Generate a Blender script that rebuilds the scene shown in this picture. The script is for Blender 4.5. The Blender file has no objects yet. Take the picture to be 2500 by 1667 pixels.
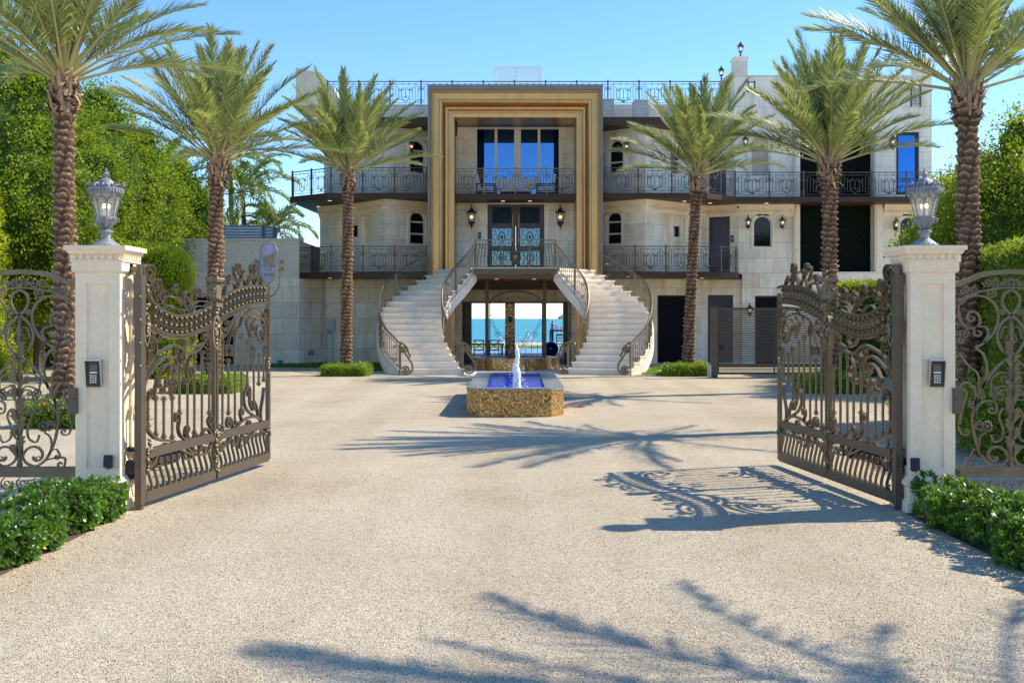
import bpy, bmesh, math, random
import numpy as np
from mathutils import Vector, Matrix
from mathutils.geometry import tessellate_polygon
R = math.radians
C = bpy.context.scene.collection
sc = bpy.context.scene
F, CX, CY, H = 2650.0, 1258.0, 777.0, 2.0

# ---------------- camera ----------------
cam = bpy.data.cameras.new('camera'); co = bpy.data.objects.new('camera', cam); C.objects.link(co)
co.location = (0, 0, H); co.rotation_euler = (R(90), 0, 0)
cam.sensor_width = 36; cam.lens = F / 2500 * 36
cam.shift_x = -8 / 2500; cam.shift_y = -56.5 / 2500
cam.clip_start = 0.1; cam.clip_end = 8000
sc.camera = co
# ---------------- light ----------------
SUN_EL, SUN_AZ = R(44), R(72)          # azimuth clockwise from +Y
SDIR = Vector((math.cos(SUN_EL) * math.sin(SUN_AZ), math.cos(SUN_EL) * math.cos(SUN_AZ), math.sin(SUN_EL)))
w = bpy.data.worlds.new('World'); sc.world = w; w.use_nodes = True
nt = w.node_tree; nt.nodes.clear()
sky = nt.nodes.new('ShaderNodeTexSky'); sky.sky_type = 'NISHITA'; sky.sun_disc = False
sky.sun_elevation = SUN_EL; sky.sun_rotation = SUN_AZ
sky.air_density = 0.9; sky.dust_density = 0.1; sky.ozone_density = 4.0
bg = nt.nodes.new('ShaderNodeBackground'); bg.inputs['Strength'].default_value = 0.15
wo = nt.nodes.new('ShaderNodeOutputWorld')
hs_ = nt.nodes.new('ShaderNodeHueSaturation'); hs_.inputs['Saturation'].default_value = 1.18
wb = nt.nodes.new('ShaderNodeMix'); wb.data_type = 'RGBA'; wb.blend_type = 'MULTIPLY'; wb.inputs[0].default_value = 1; wb.inputs[7].default_value = (0.99, 0.96, 0.97, 1)
nt.links.new(sky.outputs[0], wb.inputs[6]); nt.links.new(wb.outputs[2], hs_.inputs['Color'])
nt.links.new(hs_.outputs[0], bg.inputs[0]); nt.links.new(bg.outputs[0], wo.inputs[0])
sl = bpy.data.lights.new('sun', 'SUN'); sl.energy = 3.9; sl.angle = R(0.5); sl.color = (1, 0.89, 0.72)
so = bpy.data.objects.new('sun', sl); C.objects.link(so)
so.rotation_euler = SDIR.to_track_quat('Z', 'Y').to_euler(); so.location = (30, 10, 40)
sc.view_settings.view_transform = 'Standard'; sc.view_settings.look = 'None'
sc.view_settings.gamma = 1; sc.view_settings.exposure = 0.92

# ---------------- measuring helpers ----------------
def PX(x, Z): return (x - CX) * Z / F
def PZ(y, Z): return H + (CY - y) * Z / F
def GZ(y): return F * H / (y - CY)

# ---------------- materials ----------------
MATS = {}
def newmat(name):
    m = bpy.data.materials.new(name); m.use_nodes = True; MATS[name] = m
    n = m.node_tree.nodes; p = n['Principled BSDF']
    return m, n, m.node_tree.links, p
def ramp(n, stops, interp='LINEAR'):
    r = n.new('ShaderNodeValToRGB'); cr = r.color_ramp; cr.interpolation = interp
    while len(cr.elements) < len(stops): cr.elements.new(0.5)
    for e, (t, c) in zip(cr.elements, stops): e.position = t; e.color = (*c, 1)
    return r
def mat(name, col, rough=0.6, metal=0.0, var=0.25, vs=3.0, bump=0.0, bs=20.0, spec=0.5, coord='Object', stretch=None, fine=0.0, fs=60):
    m, n, L, p = newmat(name)
    p.inputs['Roughness'].default_value = rough; p.inputs['Metallic'].default_value = metal
    p.inputs['Specular IOR Level'].default_value = spec
    tc = n.new('ShaderNodeTexCoord'); src = tc.outputs[coord]
    if stretch:
        mp = n.new('ShaderNodeMapping'); mp.inputs['Scale'].default_value = stretch; L.new(src, mp.inputs[0]); src = mp.outputs[0]
    nz = n.new('ShaderNodeTexNoise'); nz.inputs['Scale'].default_value = vs; nz.inputs['Detail'].default_value = 6
    nz.inputs['Roughness'].default_value = 0.65
    L.new(src, nz.inputs['Vector'])
    a = tuple(min(1, c * (1 - var)) for c in col); b = tuple(min(1, c * (1 + var)) for c in col)
    r = ramp(n, [(0.3, a), (0.7, b)]); L.new(nz.outputs[0], r.inputs[0]); out = r.outputs[0]
    if fine:
        n2 = n.new('ShaderNodeTexNoise'); n2.inputs['Scale'].default_value = fs; n2.inputs['Detail'].default_value = 4
        L.new(src, n2.inputs['Vector'])
        r2 = ramp(n, [(0.35, (1 - fine,) * 3), (0.65, (1, 1, 1))]); L.new(n2.outputs[0], r2.inputs[0])
        mx = n.new('ShaderNodeMix'); mx.data_type = 'RGBA'; mx.blend_type = 'MULTIPLY'; mx.inputs[0].default_value = 1
        L.new(out, mx.inputs[6]); L.new(r2.outputs[0], mx.inputs[7]); out = mx.outputs[2]
    L.new(out, p.inputs['Base Color'])
    if bump:
        nb = n.new('ShaderNodeTexNoise'); nb.inputs['Scale'].default_value = bs; nb.inputs['Detail'].default_value = 5
        L.new(src, nb.inputs['Vector'])
        bp = n.new('ShaderNodeBump'); bp.inputs['Strength'].default_value = bump; bp.inputs['Distance'].default_value = 0.02
        L.new(nb.outputs[0], bp.inputs['Height']); L.new(bp.outputs[0], p.inputs['Normal'])
    return m

def leafmat(name, c1, c2, c3, trans=(0.3, 0.45, 0.05), tw=0.3, rough=0.45, spec=0.5, isl=True, big=0.6):
    m, n, L, p = newmat(name)
    p.inputs['Roughness'].default_value = rough; p.inputs['Specular IOR Level'].default_value = spec
    g = n.new('ShaderNodeNewGeometry')
    nz = n.new('ShaderNodeTexNoise'); nz.inputs['Scale'].default_value = big; nz.inputs['Detail'].default_value = 3
    L.new(g.outputs['Position'], nz.inputs['Vector'])
    ad = n.new('ShaderNodeMath'); ad.operation = 'MULTIPLY_ADD'; ad.inputs[1].default_value = 0.55
    L.new(g.outputs['Random Per Island'], ad.inputs[0])
    sb = n.new('ShaderNodeMath'); sb.operation = 'MULTIPLY_ADD'; sb.inputs[1].default_value = 0.9; sb.inputs[2].default_value = -0.22
    L.new(nz.outputs[0], sb.inputs[0]); L.new(sb.outputs[0], ad.inputs[2])
    r = ramp(n, [(0.1, c1), (0.5, c2), (0.95, c3)]); L.new(ad.outputs[0], r.inputs[0])
    L.new(r.outputs[0], p.inputs['Base Color'])
    t = n.new('ShaderNodeBsdfTranslucent')
    mc = n.new('ShaderNodeMix'); mc.data_type = 'RGBA'; mc.inputs[0].default_value = 0.6
    L.new(r.outputs[0], mc.inputs[6]); mc.inputs[7].default_value = (*trans, 1); L.new(mc.outputs[2], t.inputs[0])
    mx = n.new('ShaderNodeMixShader'); mx.inputs[0].default_value = tw
    L.new(p.outputs[0], mx.inputs[1]); L.new(t.outputs[0], mx.inputs[2])
    L.new(mx.outputs[0], n['Material Output'].inputs[0])
    return m

def stonemat(name, col, bw=1.2, bh=0.667, mort=0.012, joint=(0.28, 0.24, 0.19), off_z=0.0):
    m, n, L, p = newmat(name); p.inputs['Roughness'].default_value = 0.7; p.inputs['Specular IOR Level'].default_value = 0.3
    g = n.new('ShaderNodeNewGeometry'); sp = n.new('ShaderNodeSeparateXYZ'); L.new(g.outputs['Position'], sp.inputs[0])
    ad = n.new('ShaderNodeMath'); ad.operation = 'ADD'; L.new(sp.outputs[0], ad.inputs[0]); L.new(sp.outputs[1], ad.inputs[1])
    az = n.new('ShaderNodeMath'); az.operation = 'ADD'; L.new(sp.outputs[2], az.inputs[0]); az.inputs[1].default_value = off_z
    cb = n.new('ShaderNodeCombineXYZ'); L.new(ad.outputs[0], cb.inputs[0]); L.new(az.outputs[0], cb.inputs[1])
    b = n.new('ShaderNodeTexBrick'); b.inputs['Scale'].default_value = 1; b.inputs['Brick Width'].default_value = bw
    b.inputs['Row Height'].default_value = bh; b.inputs['Mortar Size'].default_value = mort; b.inputs['Mortar Smooth'].default_value = 0.1
    b.offset = 0.5
    c1 = tuple(c * 0.9 for c in col); c2 = tuple(min(1, c * 1.1) for c in col)
    b.inputs['Color1'].default_value = (*c1, 1); b.inputs['Color2'].default_value = (*c2, 1); b.inputs['Mortar'].default_value = (*joint, 1)
    L.new(cb.outputs[0], b.inputs['Vector'])
    nz = n.new('ShaderNodeTexNoise'); nz.inputs['Scale'].default_value = 1.3; nz.inputs['Detail'].default_value = 8; nz.inputs['Roughness'].default_value = 0.7
    L.new(g.outputs['Position'], nz.inputs['Vector'])
    r = ramp(n, [(0.3, (0.8, 0.79, 0.77)), (0.62, (1, 1, 1))]); L.new(nz.outputs[0], r.inputs[0])
    mx = n.new('ShaderNodeMix'); mx.data_type = 'RGBA'; mx.blend_type = 'MULTIPLY'; mx.inputs[0].default_value = 1
    L.new(b.outputs[0], mx.inputs[6]); L.new(r.outputs[0], mx.inputs[7])
    ms_ = n.new('ShaderNodeMapping'); ms_.inputs['Scale'].default_value = (2.5, 2.5, 0.22); L.new(g.outputs['Position'], ms_.inputs[0])
    ns = n.new('ShaderNodeTexNoise'); ns.inputs['Scale'].default_value = 1.0; ns.inputs['Detail'].default_value = 5; L.new(ms_.outputs[0], ns.inputs['Vector'])
    rs_ = ramp(n, [(0.34, (0.84, 0.81, 0.76)), (0.52, (1, 1, 1))]); L.new(ns.outputs[0], rs_.inputs[0])
    mst = n.new('ShaderNodeMix'); mst.data_type = 'RGBA'; mst.blend_type = 'MULTIPLY'; mst.inputs[0].default_value = 1; L.new(mx.outputs[2], mst.inputs[6]); L.new(rs_.outputs[0], mst.inputs[7]); mx = mst
    # pits of the coral stone
    v = n.new('ShaderNodeTexNoise'); v.inputs['Scale'].default_value = 14; v.inputs['Detail'].default_value = 3
    L.new(g.outputs['Position'], v.inputs['Vector'])
    r2 = ramp(n, [(0.3, (0.78, 0.74, 0.68)), (0.4, (1, 1, 1))]); L.new(v.outputs[0], r2.inputs[0])
    m2 = n.new('ShaderNodeMix'); m2.data_type = 'RGBA'; m2.blend_type = 'MULTIPLY'; m2.inputs[0].default_value = 1
    L.new(mx.outputs[2], m2.inputs[6]); L.new(r2.outputs[0], m2.inputs[7])
    L.new(m2.outputs[2], p.inputs['Base Color'])
    bp = n.new('ShaderNodeBump'); bp.inputs['Strength'].default_value = 0.25; bp.inputs['Distance'].default_value = 0.02; bp.invert = True
    L.new(b.outputs['Fac'], bp.inputs['Height']); L.new(bp.outputs[0], p.inputs['Normal'])
    return m

def mosaicmat(name, stops, size=0.031, rough=0.15, metal=0.3, grout=(0.12, 0.1, 0.08)):
    m, n, L, p = newmat(name); p.inputs['Roughness'].default_value = rough; p.inputs['Metallic'].default_value = metal
    tc = n.new('ShaderNodeTexCoord'); sc_ = n.new('ShaderNodeVectorMath'); sc_.operation = 'SCALE'; sc_.inputs['Scale'].default_value = 1 / size
    of = n.new('ShaderNodeVectorMath'); of.operation = 'ADD'; of.inputs[1].default_value = (100.37, 100.41, 100.29)
    L.new(tc.outputs['Object'], sc_.inputs[0]); L.new(sc_.outputs[0], of.inputs[0])
    fl = n.new('ShaderNodeVectorMath'); fl.operation = 'FLOOR'; L.new(of.outputs[0], fl.inputs[0])
    wn = n.new('ShaderNodeTexWhiteNoise'); wn.noise_dimensions = '3D'; L.new(fl.outputs[0], wn.inputs['Vector'])
    nz = n.new('ShaderNodeTexNoise'); nz.inputs['Scale'].default_value = 0.08; nz.inputs['Detail'].default_value = 2; L.new(fl.outputs[0], nz.inputs['Vector'])
    ad = n.new('ShaderNodeMath'); ad.operation = 'MULTIPLY_ADD'; ad.inputs[1].default_value = 0.8; L.new(wn.outputs[0], ad.inputs[0])
    sb = n.new('ShaderNodeMath'); sb.operation = 'MULTIPLY_ADD'; sb.inputs[1].default_value = 0.6; sb.inputs[2].default_value = -0.2; L.new(nz.outputs[0], sb.inputs[0])
    L.new(sb.outputs[0], ad.inputs[2])
    r = ramp(n, stops, 'CONSTANT'); L.new(ad.outputs[0], r.inputs[0])
    fr = n.new('ShaderNodeVectorMath'); fr.operation = 'FRACTION'; L.new(of.outputs[0], fr.inputs[0])
    s3 = n.new('ShaderNodeSeparateXYZ'); L.new(fr.outputs[0], s3.inputs[0])
    gn = n.new('ShaderNodeNewGeometry'); s4 = n.new('ShaderNodeSeparateXYZ'); L.new(gn.outputs['Normal'], s4.inputs[0])
    acc = None
    for k in range(3):
        lt = n.new('ShaderNodeMath'); lt.operation = 'LESS_THAN'; lt.inputs[1].default_value = 0.13; L.new(s3.outputs[k], lt.inputs[0])
        ab = n.new('ShaderNodeMath'); ab.operation = 'ABSOLUTE'; L.new(s4.outputs[k], ab.inputs[0])
        l2 = n.new('ShaderNodeMath'); l2.operation = 'LESS_THAN'; l2.inputs[1].default_value = 0.9; L.new(ab.outputs[0], l2.inputs[0])
        mu = n.new('ShaderNodeMath'); mu.operation = 'MULTIPLY'; L.new(lt.outputs[0], mu.inputs[0]); L.new(l2.outputs[0], mu.inputs[1])
        if acc is None: acc = mu
        else:
            mm = n.new('ShaderNodeMath'); mm.operation = 'MAXIMUM'; L.new(acc.outputs[0], mm.inputs[0]); L.new(mu.outputs[0], mm.inputs[1]); acc = mm
    mx = n.new('ShaderNodeMix'); mx.data_type = 'RGBA'; L.new(acc.outputs[0], mx.inputs[0]); L.new(r.outputs[0], mx.inputs[6]); mx.inputs[7].default_value = (*grout, 1)
    L.new(mx.outputs[2], p.inputs['Base Color'])
    # each tile tilted a hair
    sv = n.new('ShaderNodeVectorMath'); sv.operation = 'SUBTRACT'; sv.inputs[1].default_value = (0.5, 0.5, 0.5); L.new(wn.outputs['Color'], sv.inputs[0])
    s5 = n.new('ShaderNodeVectorMath'); s5.operation = 'SCALE'; s5.inputs['Scale'].default_value = 0.16; L.new(sv.outputs[0], s5.inputs[0])
    an = n.new('ShaderNodeVectorMath'); an.operation = 'ADD'; L.new(gn.outputs['Normal'], an.inputs[0]); L.new(s5.outputs[0], an.inputs[1])
    nn = n.new('ShaderNodeVectorMath'); nn.operation = 'NORMALIZE'; L.new(an.outputs[0], nn.inputs[0]); L.new(nn.outputs[0], p.inputs['Normal'])
    return m

def gravelmat():
    m, n, L, p = newmat('gravel'); p.inputs['Roughness'].default_value = 0.85; p.inputs['Specular IOR Level'].default_value = 0.2
    g = n.new('ShaderNodeNewGeometry')
    v = n.new('ShaderNodeTexVoronoi'); v.inputs['Scale'].default_value = 112; L.new(g.outputs['Position'], v.inputs['Vector'])
    sp = n.new('ShaderNodeSeparateColor'); L.new(v.outputs['Color'], sp.inputs[0])
    r = ramp(n, [(0.0, (0.13, 0.11, 0.09)), (0.05, (0.42, 0.25, 0.13)), (0.13, (0.32, 0.30, 0.27)), (0.24, (0.51, 0.43, 0.30)), (0.5, (0.62, 0.54, 0.39)), (0.78, (0.78, 0.71, 0.55))])
    L.new(sp.outputs[0], r.inputs[0])
    nz = n.new('ShaderNodeTexNoise'); nz.inputs['Scale'].default_value = 0.35; nz.inputs['Detail'].default_value = 7; nz.inputs['Roughness'].default_value = 0.7
    L.new(g.outputs['Position'], nz.inputs['Vector'])
    r2 = ramp(n, [(0.30, (0.78, 0.74, 0.68)), (0.48, (0.92, 0.90, 0.87)), (0.66, (1.0, 1.0, 1.0))]); L.new(nz.outputs[0], r2.inputs[0])
    mx = n.new('ShaderNodeMix'); mx.data_type = 'RGBA'; mx.blend_type = 'MULTIPLY'; mx.inputs[0].default_value = 1
    L.new(r.outputs[0], mx.inputs[6]); L.new(r2.outputs[0], mx.inputs[7])
    # wheel-worn pale bands running along the drive
    mp = n.new('ShaderNodeMapping'); mp.inputs['Scale'].default_value = (0.9, 0.05, 1); L.new(g.outputs['Position'], mp.inputs[0])
    n3 = n.new('ShaderNodeTexNoise'); n3.inputs['Scale'].default_value = 1.0; n3.inputs['Detail'].default_value = 3; L.new(mp.outputs[0], n3.inputs['Vector'])
    r3 = ramp(n, [(0.35, (0.87, 0.85, 0.82)), (0.60, (1, 1, 1))]); L.new(n3.outputs[0], r3.inputs[0])
    m3 = n.new('ShaderNodeMix'); m3.data_type = 'RGBA'; m3.blend_type = 'MULTIPLY'; m3.inputs[0].default_value = 1
    L.new(mx.outputs[2], m3.inputs[6]); L.new(r3.outputs[0], m3.inputs[7])
    L.new(m3.outputs[2], p.inputs['Base Color'])
    n4 = n.new('ShaderNodeTexNoise'); n4.inputs['Scale'].default_value = 6; n4.inputs['Detail'].default_value = 4; L.new(g.outputs['Position'], n4.inputs['Vector'])
    b1 = n.new('ShaderNodeBump'); b1.inputs['Strength'].default_value = 0.5; b1.inputs['Distance'].default_value = 0.03; L.new(n4.outputs[0], b1.inputs['Height'])
    b2 = n.new('ShaderNodeBump'); b2.inputs['Strength'].default_value = 0.9; b2.inputs['Distance'].default_value = 0.012; b2.invert = True
    L.new(v.outputs['Distance'], b2.inputs['Height']); L.new(b1.outputs[0], b2.inputs['Normal']); L.new(b2.outputs[0], p.inputs['Normal'])
    return m

def watermat(name, col, rough=0.05, bs=4.0, strength=0.3, stretch=(1, 1, 1), spec=0.5, c2=None, dist=0.05):
    m, n, L, p = newmat(name); p.inputs['Base Color'].default_value = (*col, 1); p.inputs['Roughness'].default_value = rough
    p.inputs['Specular IOR Level'].default_value = spec
    g = n.new('ShaderNodeNewGeometry'); mp = n.new('ShaderNodeMapping'); mp.inputs['Scale'].default_value = stretch
    L.new(g.outputs['Position'], mp.inputs[0])
    nz = n.new('ShaderNodeTexNoise'); nz.inputs['Scale'].default_value = bs; nz.inputs['Detail'].default_value = 5; L.new(mp.outputs[0], nz.inputs['Vector'])
    b = n.new('ShaderNodeBump'); b.inputs['Strength'].default_value = strength; b.inputs['Distance'].default_value = dist
    L.new(nz.outputs[0], b.inputs['Height']); L.new(b.outputs[0], p.inputs['Normal'])
    if c2:
        r = ramp(n, [(0.35, col), (0.65, c2)]); L.new(nz.outputs[0], r.inputs[0]); L.new(r.outputs[0], p.inputs['Base Color'])
    return m

def emitmat(name, col, s):
    m, n, L, p = newmat(name); p.inputs['Base Color'].default_value = (*col, 1)
    p.inputs['Emission Color'].default_value = (*col, 1); p.inputs['Emission Strength'].default_value = s
    return m
def glassmat(name, col=(1, 1, 1), rough=0.02, alpha=0.25, spec=0.5):
    # clear pane: part see-through, part glossy
    m, n, L, p = newmat(name); p.inputs['Base Color'].default_value = (*col, 1); p.inputs['Roughness'].default_value = rough
    p.inputs['Specular IOR Level'].default_value = spec
    t = n.new('ShaderNodeBsdfTransparent'); mx = n.new('ShaderNodeMixShader'); mx.inputs[0].default_value = alpha
    L.new(t.outputs[0], mx.inputs[1]); L.new(p.outputs[0], mx.inputs[2]); L.new(mx.outputs[0], n['Material Output'].inputs[0])
    return m

gravelmat()
stonemat('stone', (0.95, 0.82, 0.63), mort=0.008, joint=(0.48, 0.41, 0.32))
stonemat('stone_white', (0.96, 0.88, 0.75), mort=0.008, joint=(0.52, 0.47, 0.41))
mat('plaster', (0.70, 0.62, 0.49), 0.8, var=0.08, vs=1.2, bump=0.15, bs=40, fine=0.1, fs=8)
mat('pillar_plaster', (0.93, 0.76, 0.54), 0.75, var=0.06, vs=2.5, bump=0.12, bs=120, fine=0.08, fs=25)
mat('cornice_stone', (0.90, 0.76, 0.55), 0.75, var=0.1, vs=3, bump=0.1, bs=40)
mat('step_stone', (0.86, 0.76, 0.62), 0.6, var=0.1, vs=2.5, bump=0.08, bs=30, fine=0.08, fs=12)
mat('brown_fascia', (0.065, 0.038, 0.024), 0.5, var=0.12, vs=2, spec=0.25)
mat('soffit', (0.16, 0.09, 0.045), 0.6, var=0.12, vs=2)
mat('gold_bronze', (0.60, 0.36, 0.14), 0.36, metal=0.7, var=0.12, vs=1.2, stretch=(3, 3, 0.3), fine=0.07, fs=20)
mat('pewter', (0.22, 0.19, 0.16), 0.45, metal=0.4, var=0.1, vs=1.5)
mat('champagne_iron', (0.16, 0.125, 0.082), 0.29, metal=0.6, var=0.16, vs=6, bump=0.1, bs=60, spec=0.6)
mat('gilt_iron', (0.20, 0.16, 0.095), 0.5, metal=0.3, var=0.3, vs=20, bump=0.3, bs=60)
mat('taupe_metal', (0.115, 0.09, 0.065), 0.45, metal=0.35, var=0.1, vs=2, bump=0.05, bs=50)
mat('rail_iron', (0.10, 0.082, 0.065), 0.4, metal=0.5, var=0.15, vs=5)
mat('stair_iron', (0.18, 0.14, 0.09), 0.32, metal=0.65, var=0.15, vs=5)
mat('wrought_brown', (0.17, 0.135, 0.085), 0.45, metal=0.4, var=0.2, vs=8, bump=0.2, bs=50)
mat('black_metal', (0.025, 0.02, 0.022), 0.4, metal=0.3, var=0.3, vs=8)
mat('lead_grey', (0.27, 0.28, 0.31), 0.6, metal=0.25, var=0.35, vs=12, bump=0.3, bs=60, fine=0.25, fs=40)
mat('black_plastic', (0.015, 0.014, 0.014), 0.35, var=0.2)
mat('steel', (0.55, 0.54, 0.52), 0.3, metal=0.8, var=0.1)
mat('button', (0.75, 0.70, 0.58), 0.5, var=0.05)
mat('screen', (0.10, 0.08, 0.07), 0.15, var=0.2)
mat('window_cream', (0.80, 0.75, 0.66), 0.5, var=0.05)
mat('white_paint', (0.82, 0.82, 0.80), 0.5, var=0.04)
mat('dark_opening', (0.010, 0.008, 0.012), 0.6, var=0.3, spec=0.08)
mat('door_bronze', (0.060, 0.045, 0.042), 0.45, metal=0.3, var=0.15)
mat('black_turf', (0.006, 0.010, 0.006), 0.9, var=0.5, vs=6, bump=0.6, bs=90, spec=0.1)
mat('purple_door', (0.030, 0.022, 0.055), 0.35, var=0.2)
mat('dark_wood', (0.055, 0.035, 0.03), 0.4, var=0.3, vs=3, stretch=(4, 4, 0.5))
mat('shade_cloth', (0.50, 0.43, 0.34), 0.8, var=0.05)
mat('soil', (0.10, 0.07, 0.045), 0.95, var=0.4, vs=10, bump=0.6, bs=40)
mat('bark_ficus', (0.16, 0.13, 0.10), 0.9, var=0.3, vs=6, bump=0.5, bs=20)
mat('concrete', (0.60, 0.57, 0.52), 0.8, var=0.1, vs=3, bump=0.1, bs=40)
mat('ac_grey', (0.52, 0.53, 0.52), 0.5, var=0.08)
mat('ac_blue', (0.22, 0.30, 0.38), 0.5, var=0.12)
mat('motor_blue', (0.035, 0.045, 0.07), 0.4, var=0.3)
mat('blue_plastic', (0.04, 0.22, 0.38), 0.4, var=0.1)
mat('utility_grey', (0.42, 0.42, 0.40), 0.5, var=0.1)
mat('cushion', (0.72, 0.70, 0.67), 0.9, var=0.05)
mat('curtain', (0.25, 0.24, 0.26), 0.9, var=0.2)
mat('shield_blue', (0.24, 0.26, 0.36), 0.55, metal=0.2, var=0.25, vs=10, stretch=(1, 1, 0.2))
mat('glass_dark', (0.008, 0.008, 0.010), 0.04, var=0.2, spec=0.35)
mat('glass_tower', (0.04, 0.18, 0.50), 0.04, metal=0.9, var=0.05, vs=1)
def tintglass(name, tint, gl=0.1):
    m, n, L, p = newmat(name); p.inputs['Base Color'].default_value = (.02, .02, .03, 1); p.inputs['Roughness'].default_value = 0.03
    t = n.new('ShaderNodeBsdfTransparent'); t.inputs[0].default_value = (*tint, 1); mx = n.new('ShaderNodeMixShader'); mx.inputs[0].default_value = gl
    L.new(t.outputs[0], mx.inputs[1]); L.new(p.outputs[0], mx.inputs[2]); L.new(mx.outputs[0], n['Material Output'].inputs[0])
tintglass('glass_blue', (0.08, 0.20, 0.42)); tintglass('glass_door', (0.36, 0.46, 0.50))
mat('frosted_green', (0.50, 0.62, 0.58), 0.2, var=0.05)
mat('blue_ball', (0.05, 0.22, 0.55), 0.12, metal=0.6, var=0.3)
mat('salmon_cloth', (0.70, 0.38, 0.28), 0.9, var=0.1)
mat('straw', (0.62, 0.42, 0.30), 0.9, var=0.2, vs=20)
mat('frond_base', (0.44, 0.29, 0.18), 0.85, var=0.5, vs=9, bump=0.8, bs=35, fine=0.35, fs=30)
mat('lawn_green', (0.10, 0.20, 0.02), 0.9, var=0.3, vs=6)
mat('sand', (0.50, 0.45, 0.36), 0.9, var=0.06, vs=0.5)
mat('paver_blue', (0.05, 0.075, 0.13), 0.6, var=0.15, vs=1, spec=0.1).node_tree.nodes['Principled BSDF'].inputs['IOR'].default_value = 1.08
watermat('sea_water', (0.006, 0.19, 0.24), 0.35, 0.25, 0.35, (1, 3.5, 1), 0.12, (0.012, 0.26, 0.31), dist=0.5)
watermat('pool_water', (0.02, 0.10, 0.30), 0.2, 3, 0.3, spec=0.1, c2=(.05, .2, .45)).node_tree.nodes['Principled BSDF'].inputs['IOR'].default_value = 1.1
watermat('basin_water', (0.003, 0.012, 0.24), 0.15, 7, 0.4, spec=0.02, c2=(0.006, 0.035, 0.42)).node_tree.nodes['Principled BSDF'].inputs['IOR'].default_value = 1.06
glassmat('lamp_glass', (0.85, 0.82, 0.72), 0.25, 0.32)
glassmat('clear_glass', (0.75, 0.88, 0.84), 0.03, 0.5)
def pebblemat():
    m, n, L, p = newmat('pebble'); p.inputs['Roughness'].default_value = 0.8; p.inputs['Specular IOR Level'].default_value = 0.2
    g = n.new('ShaderNodeNewGeometry'); r = ramp(n, [(0.0, (0.20, 0.17, 0.14)), (0.08, (0.45, 0.27, 0.14)), (0.2, (0.38, 0.36, 0.32)), (0.35, (0.56, 0.47, 0.35)), (0.6, (0.66, 0.57, 0.44)), (0.85, (0.78, 0.71, 0.58))], 'CONSTANT')
    L.new(g.outputs['Random Per Island'], r.inputs[0]); L.new(r.outputs[0], p.inputs['Base Color'])
pebblemat()
emitmat('bulb', (1.0, 0.62, 0.28), 3.0)
emitmat('bulb_big', (1.0, 0.70, 0.38), 2.2)
emitmat('downlight', (1.0, 0.85, 0.65), 0.7)
m, n, L, p = newmat('foam'); p.inputs['Base Color'].default_value = (0.9, 0.93, 0.97, 1); p.inputs['Roughness'].default_value = 0.5
p.inputs['Subsurface Weight'].default_value = 0.3
gold_stops = [(0.0, (0.05, 0.025, 0.01)), (0.12, (0.22, 0.08, 0.015)), (0.24, (0.50, 0.18, 0.02)), (0.38, (0.62, 0.33, 0.04)), (0.55, (0.36, 0.22, 0.07)), (0.68, (0.70, 0.45, 0.10)), (0.82, (0.30, 0.24, 0.14)), (0.92, (0.78, 0.66, 0.36))]
mosaicmat('gold_mosaic', gold_stops)
mosaicmat('dark_gold_mosaic', [(0.0, (0.03, 0.015, 0.008)), (0.25, (0.22, 0.10, 0.02)), (0.5, (0.50, 0.26, 0.05)), (0.74, (0.16, 0.08, 0.02)), (0.86, (0.80, 0.50, 0.12))], size=0.05)
mosaicmat('rim_mosaic', [(0.0, (0.05, 0.07, 0.10)), (0.3, (0.10, 0.13, 0.17)), (0.6, (0.16, 0.19, 0.22)), (0.85, (0.25, 0.22, 0.16))], size=0.05, rough=0.3, metal=0.0, grout=(0.42, 0.40, 0.36))
leafmat('ficus_leaf', (0.035, 0.09, 0.008), (0.10, 0.19, 0.012), (0.33, 0.42, 0.03), (0.56, 0.70, 0.03), 0.44, 0.5, 0.3)
leafmat('ficus_dark', (0.035, 0.08, 0.010), (0.15, 0.24, 0.02), (0.36, 0.46, 0.04), (0.56, 0.68, 0.04), 0.45, 0.5, 0.3)
leafmat('hedge_leaf', (0.09, 0.15, 0.008), (0.34, 0.44, 0.02), (0.62, 0.68, 0.05), (0.74, 0.82, 0.05), 0.48, 0.5, 0.3)
leafmat('shrub_leaf', (0.018, 0.06, 0.008), (0.06, 0.16, 0.014), (0.17, 0.31, 0.03), (0.28, 0.48, 0.03), 0.28, 0.32, 0.5, big=2.0)
leafmat('planter_leaf', (0.10, 0.18, 0.01), (0.20, 0.32, 0.02), (0.36, 0.46, 0.05), (0.45, 0.6, 0.05), 0.38, 0.4, big=2.0)
leafmat('palm_leaf', (0.08, 0.11, 0.03), (0.24, 0.28, 0.085), (0.46, 0.48, 0.19), (0.52, 0.62, 0.12), 0.32, 0.48, 0.6)
leafmat('coco_leaf', (0.06, 0.11, 0.02), (0.12, 0.20, 0.03), (0.30, 0.34, 0.06), (0.40, 0.50, 0.06), 0.35, 0.3, 0.6)
leafmat('grass_blade', (0.05, 0.12, 0.01), (0.13, 0.26, 0.02), (0.26, 0.40, 0.05), (0.4, 0.6, 0.05), 0.35, 0.5, big=1.0)
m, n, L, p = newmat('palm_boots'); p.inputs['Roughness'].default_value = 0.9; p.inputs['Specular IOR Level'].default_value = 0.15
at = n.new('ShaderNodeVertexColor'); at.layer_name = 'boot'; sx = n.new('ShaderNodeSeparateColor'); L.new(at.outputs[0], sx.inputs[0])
rA = ramp(n, [(0.0, (0.06, 0.036, 0.024)), (0.4, (0.22, 0.14, 0.09)), (0.75, (0.42, 0.29, 0.19)), (1.0, (0.68, 0.54, 0.40))]); L.new(sx.outputs[0], rA.inputs[0])
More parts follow.
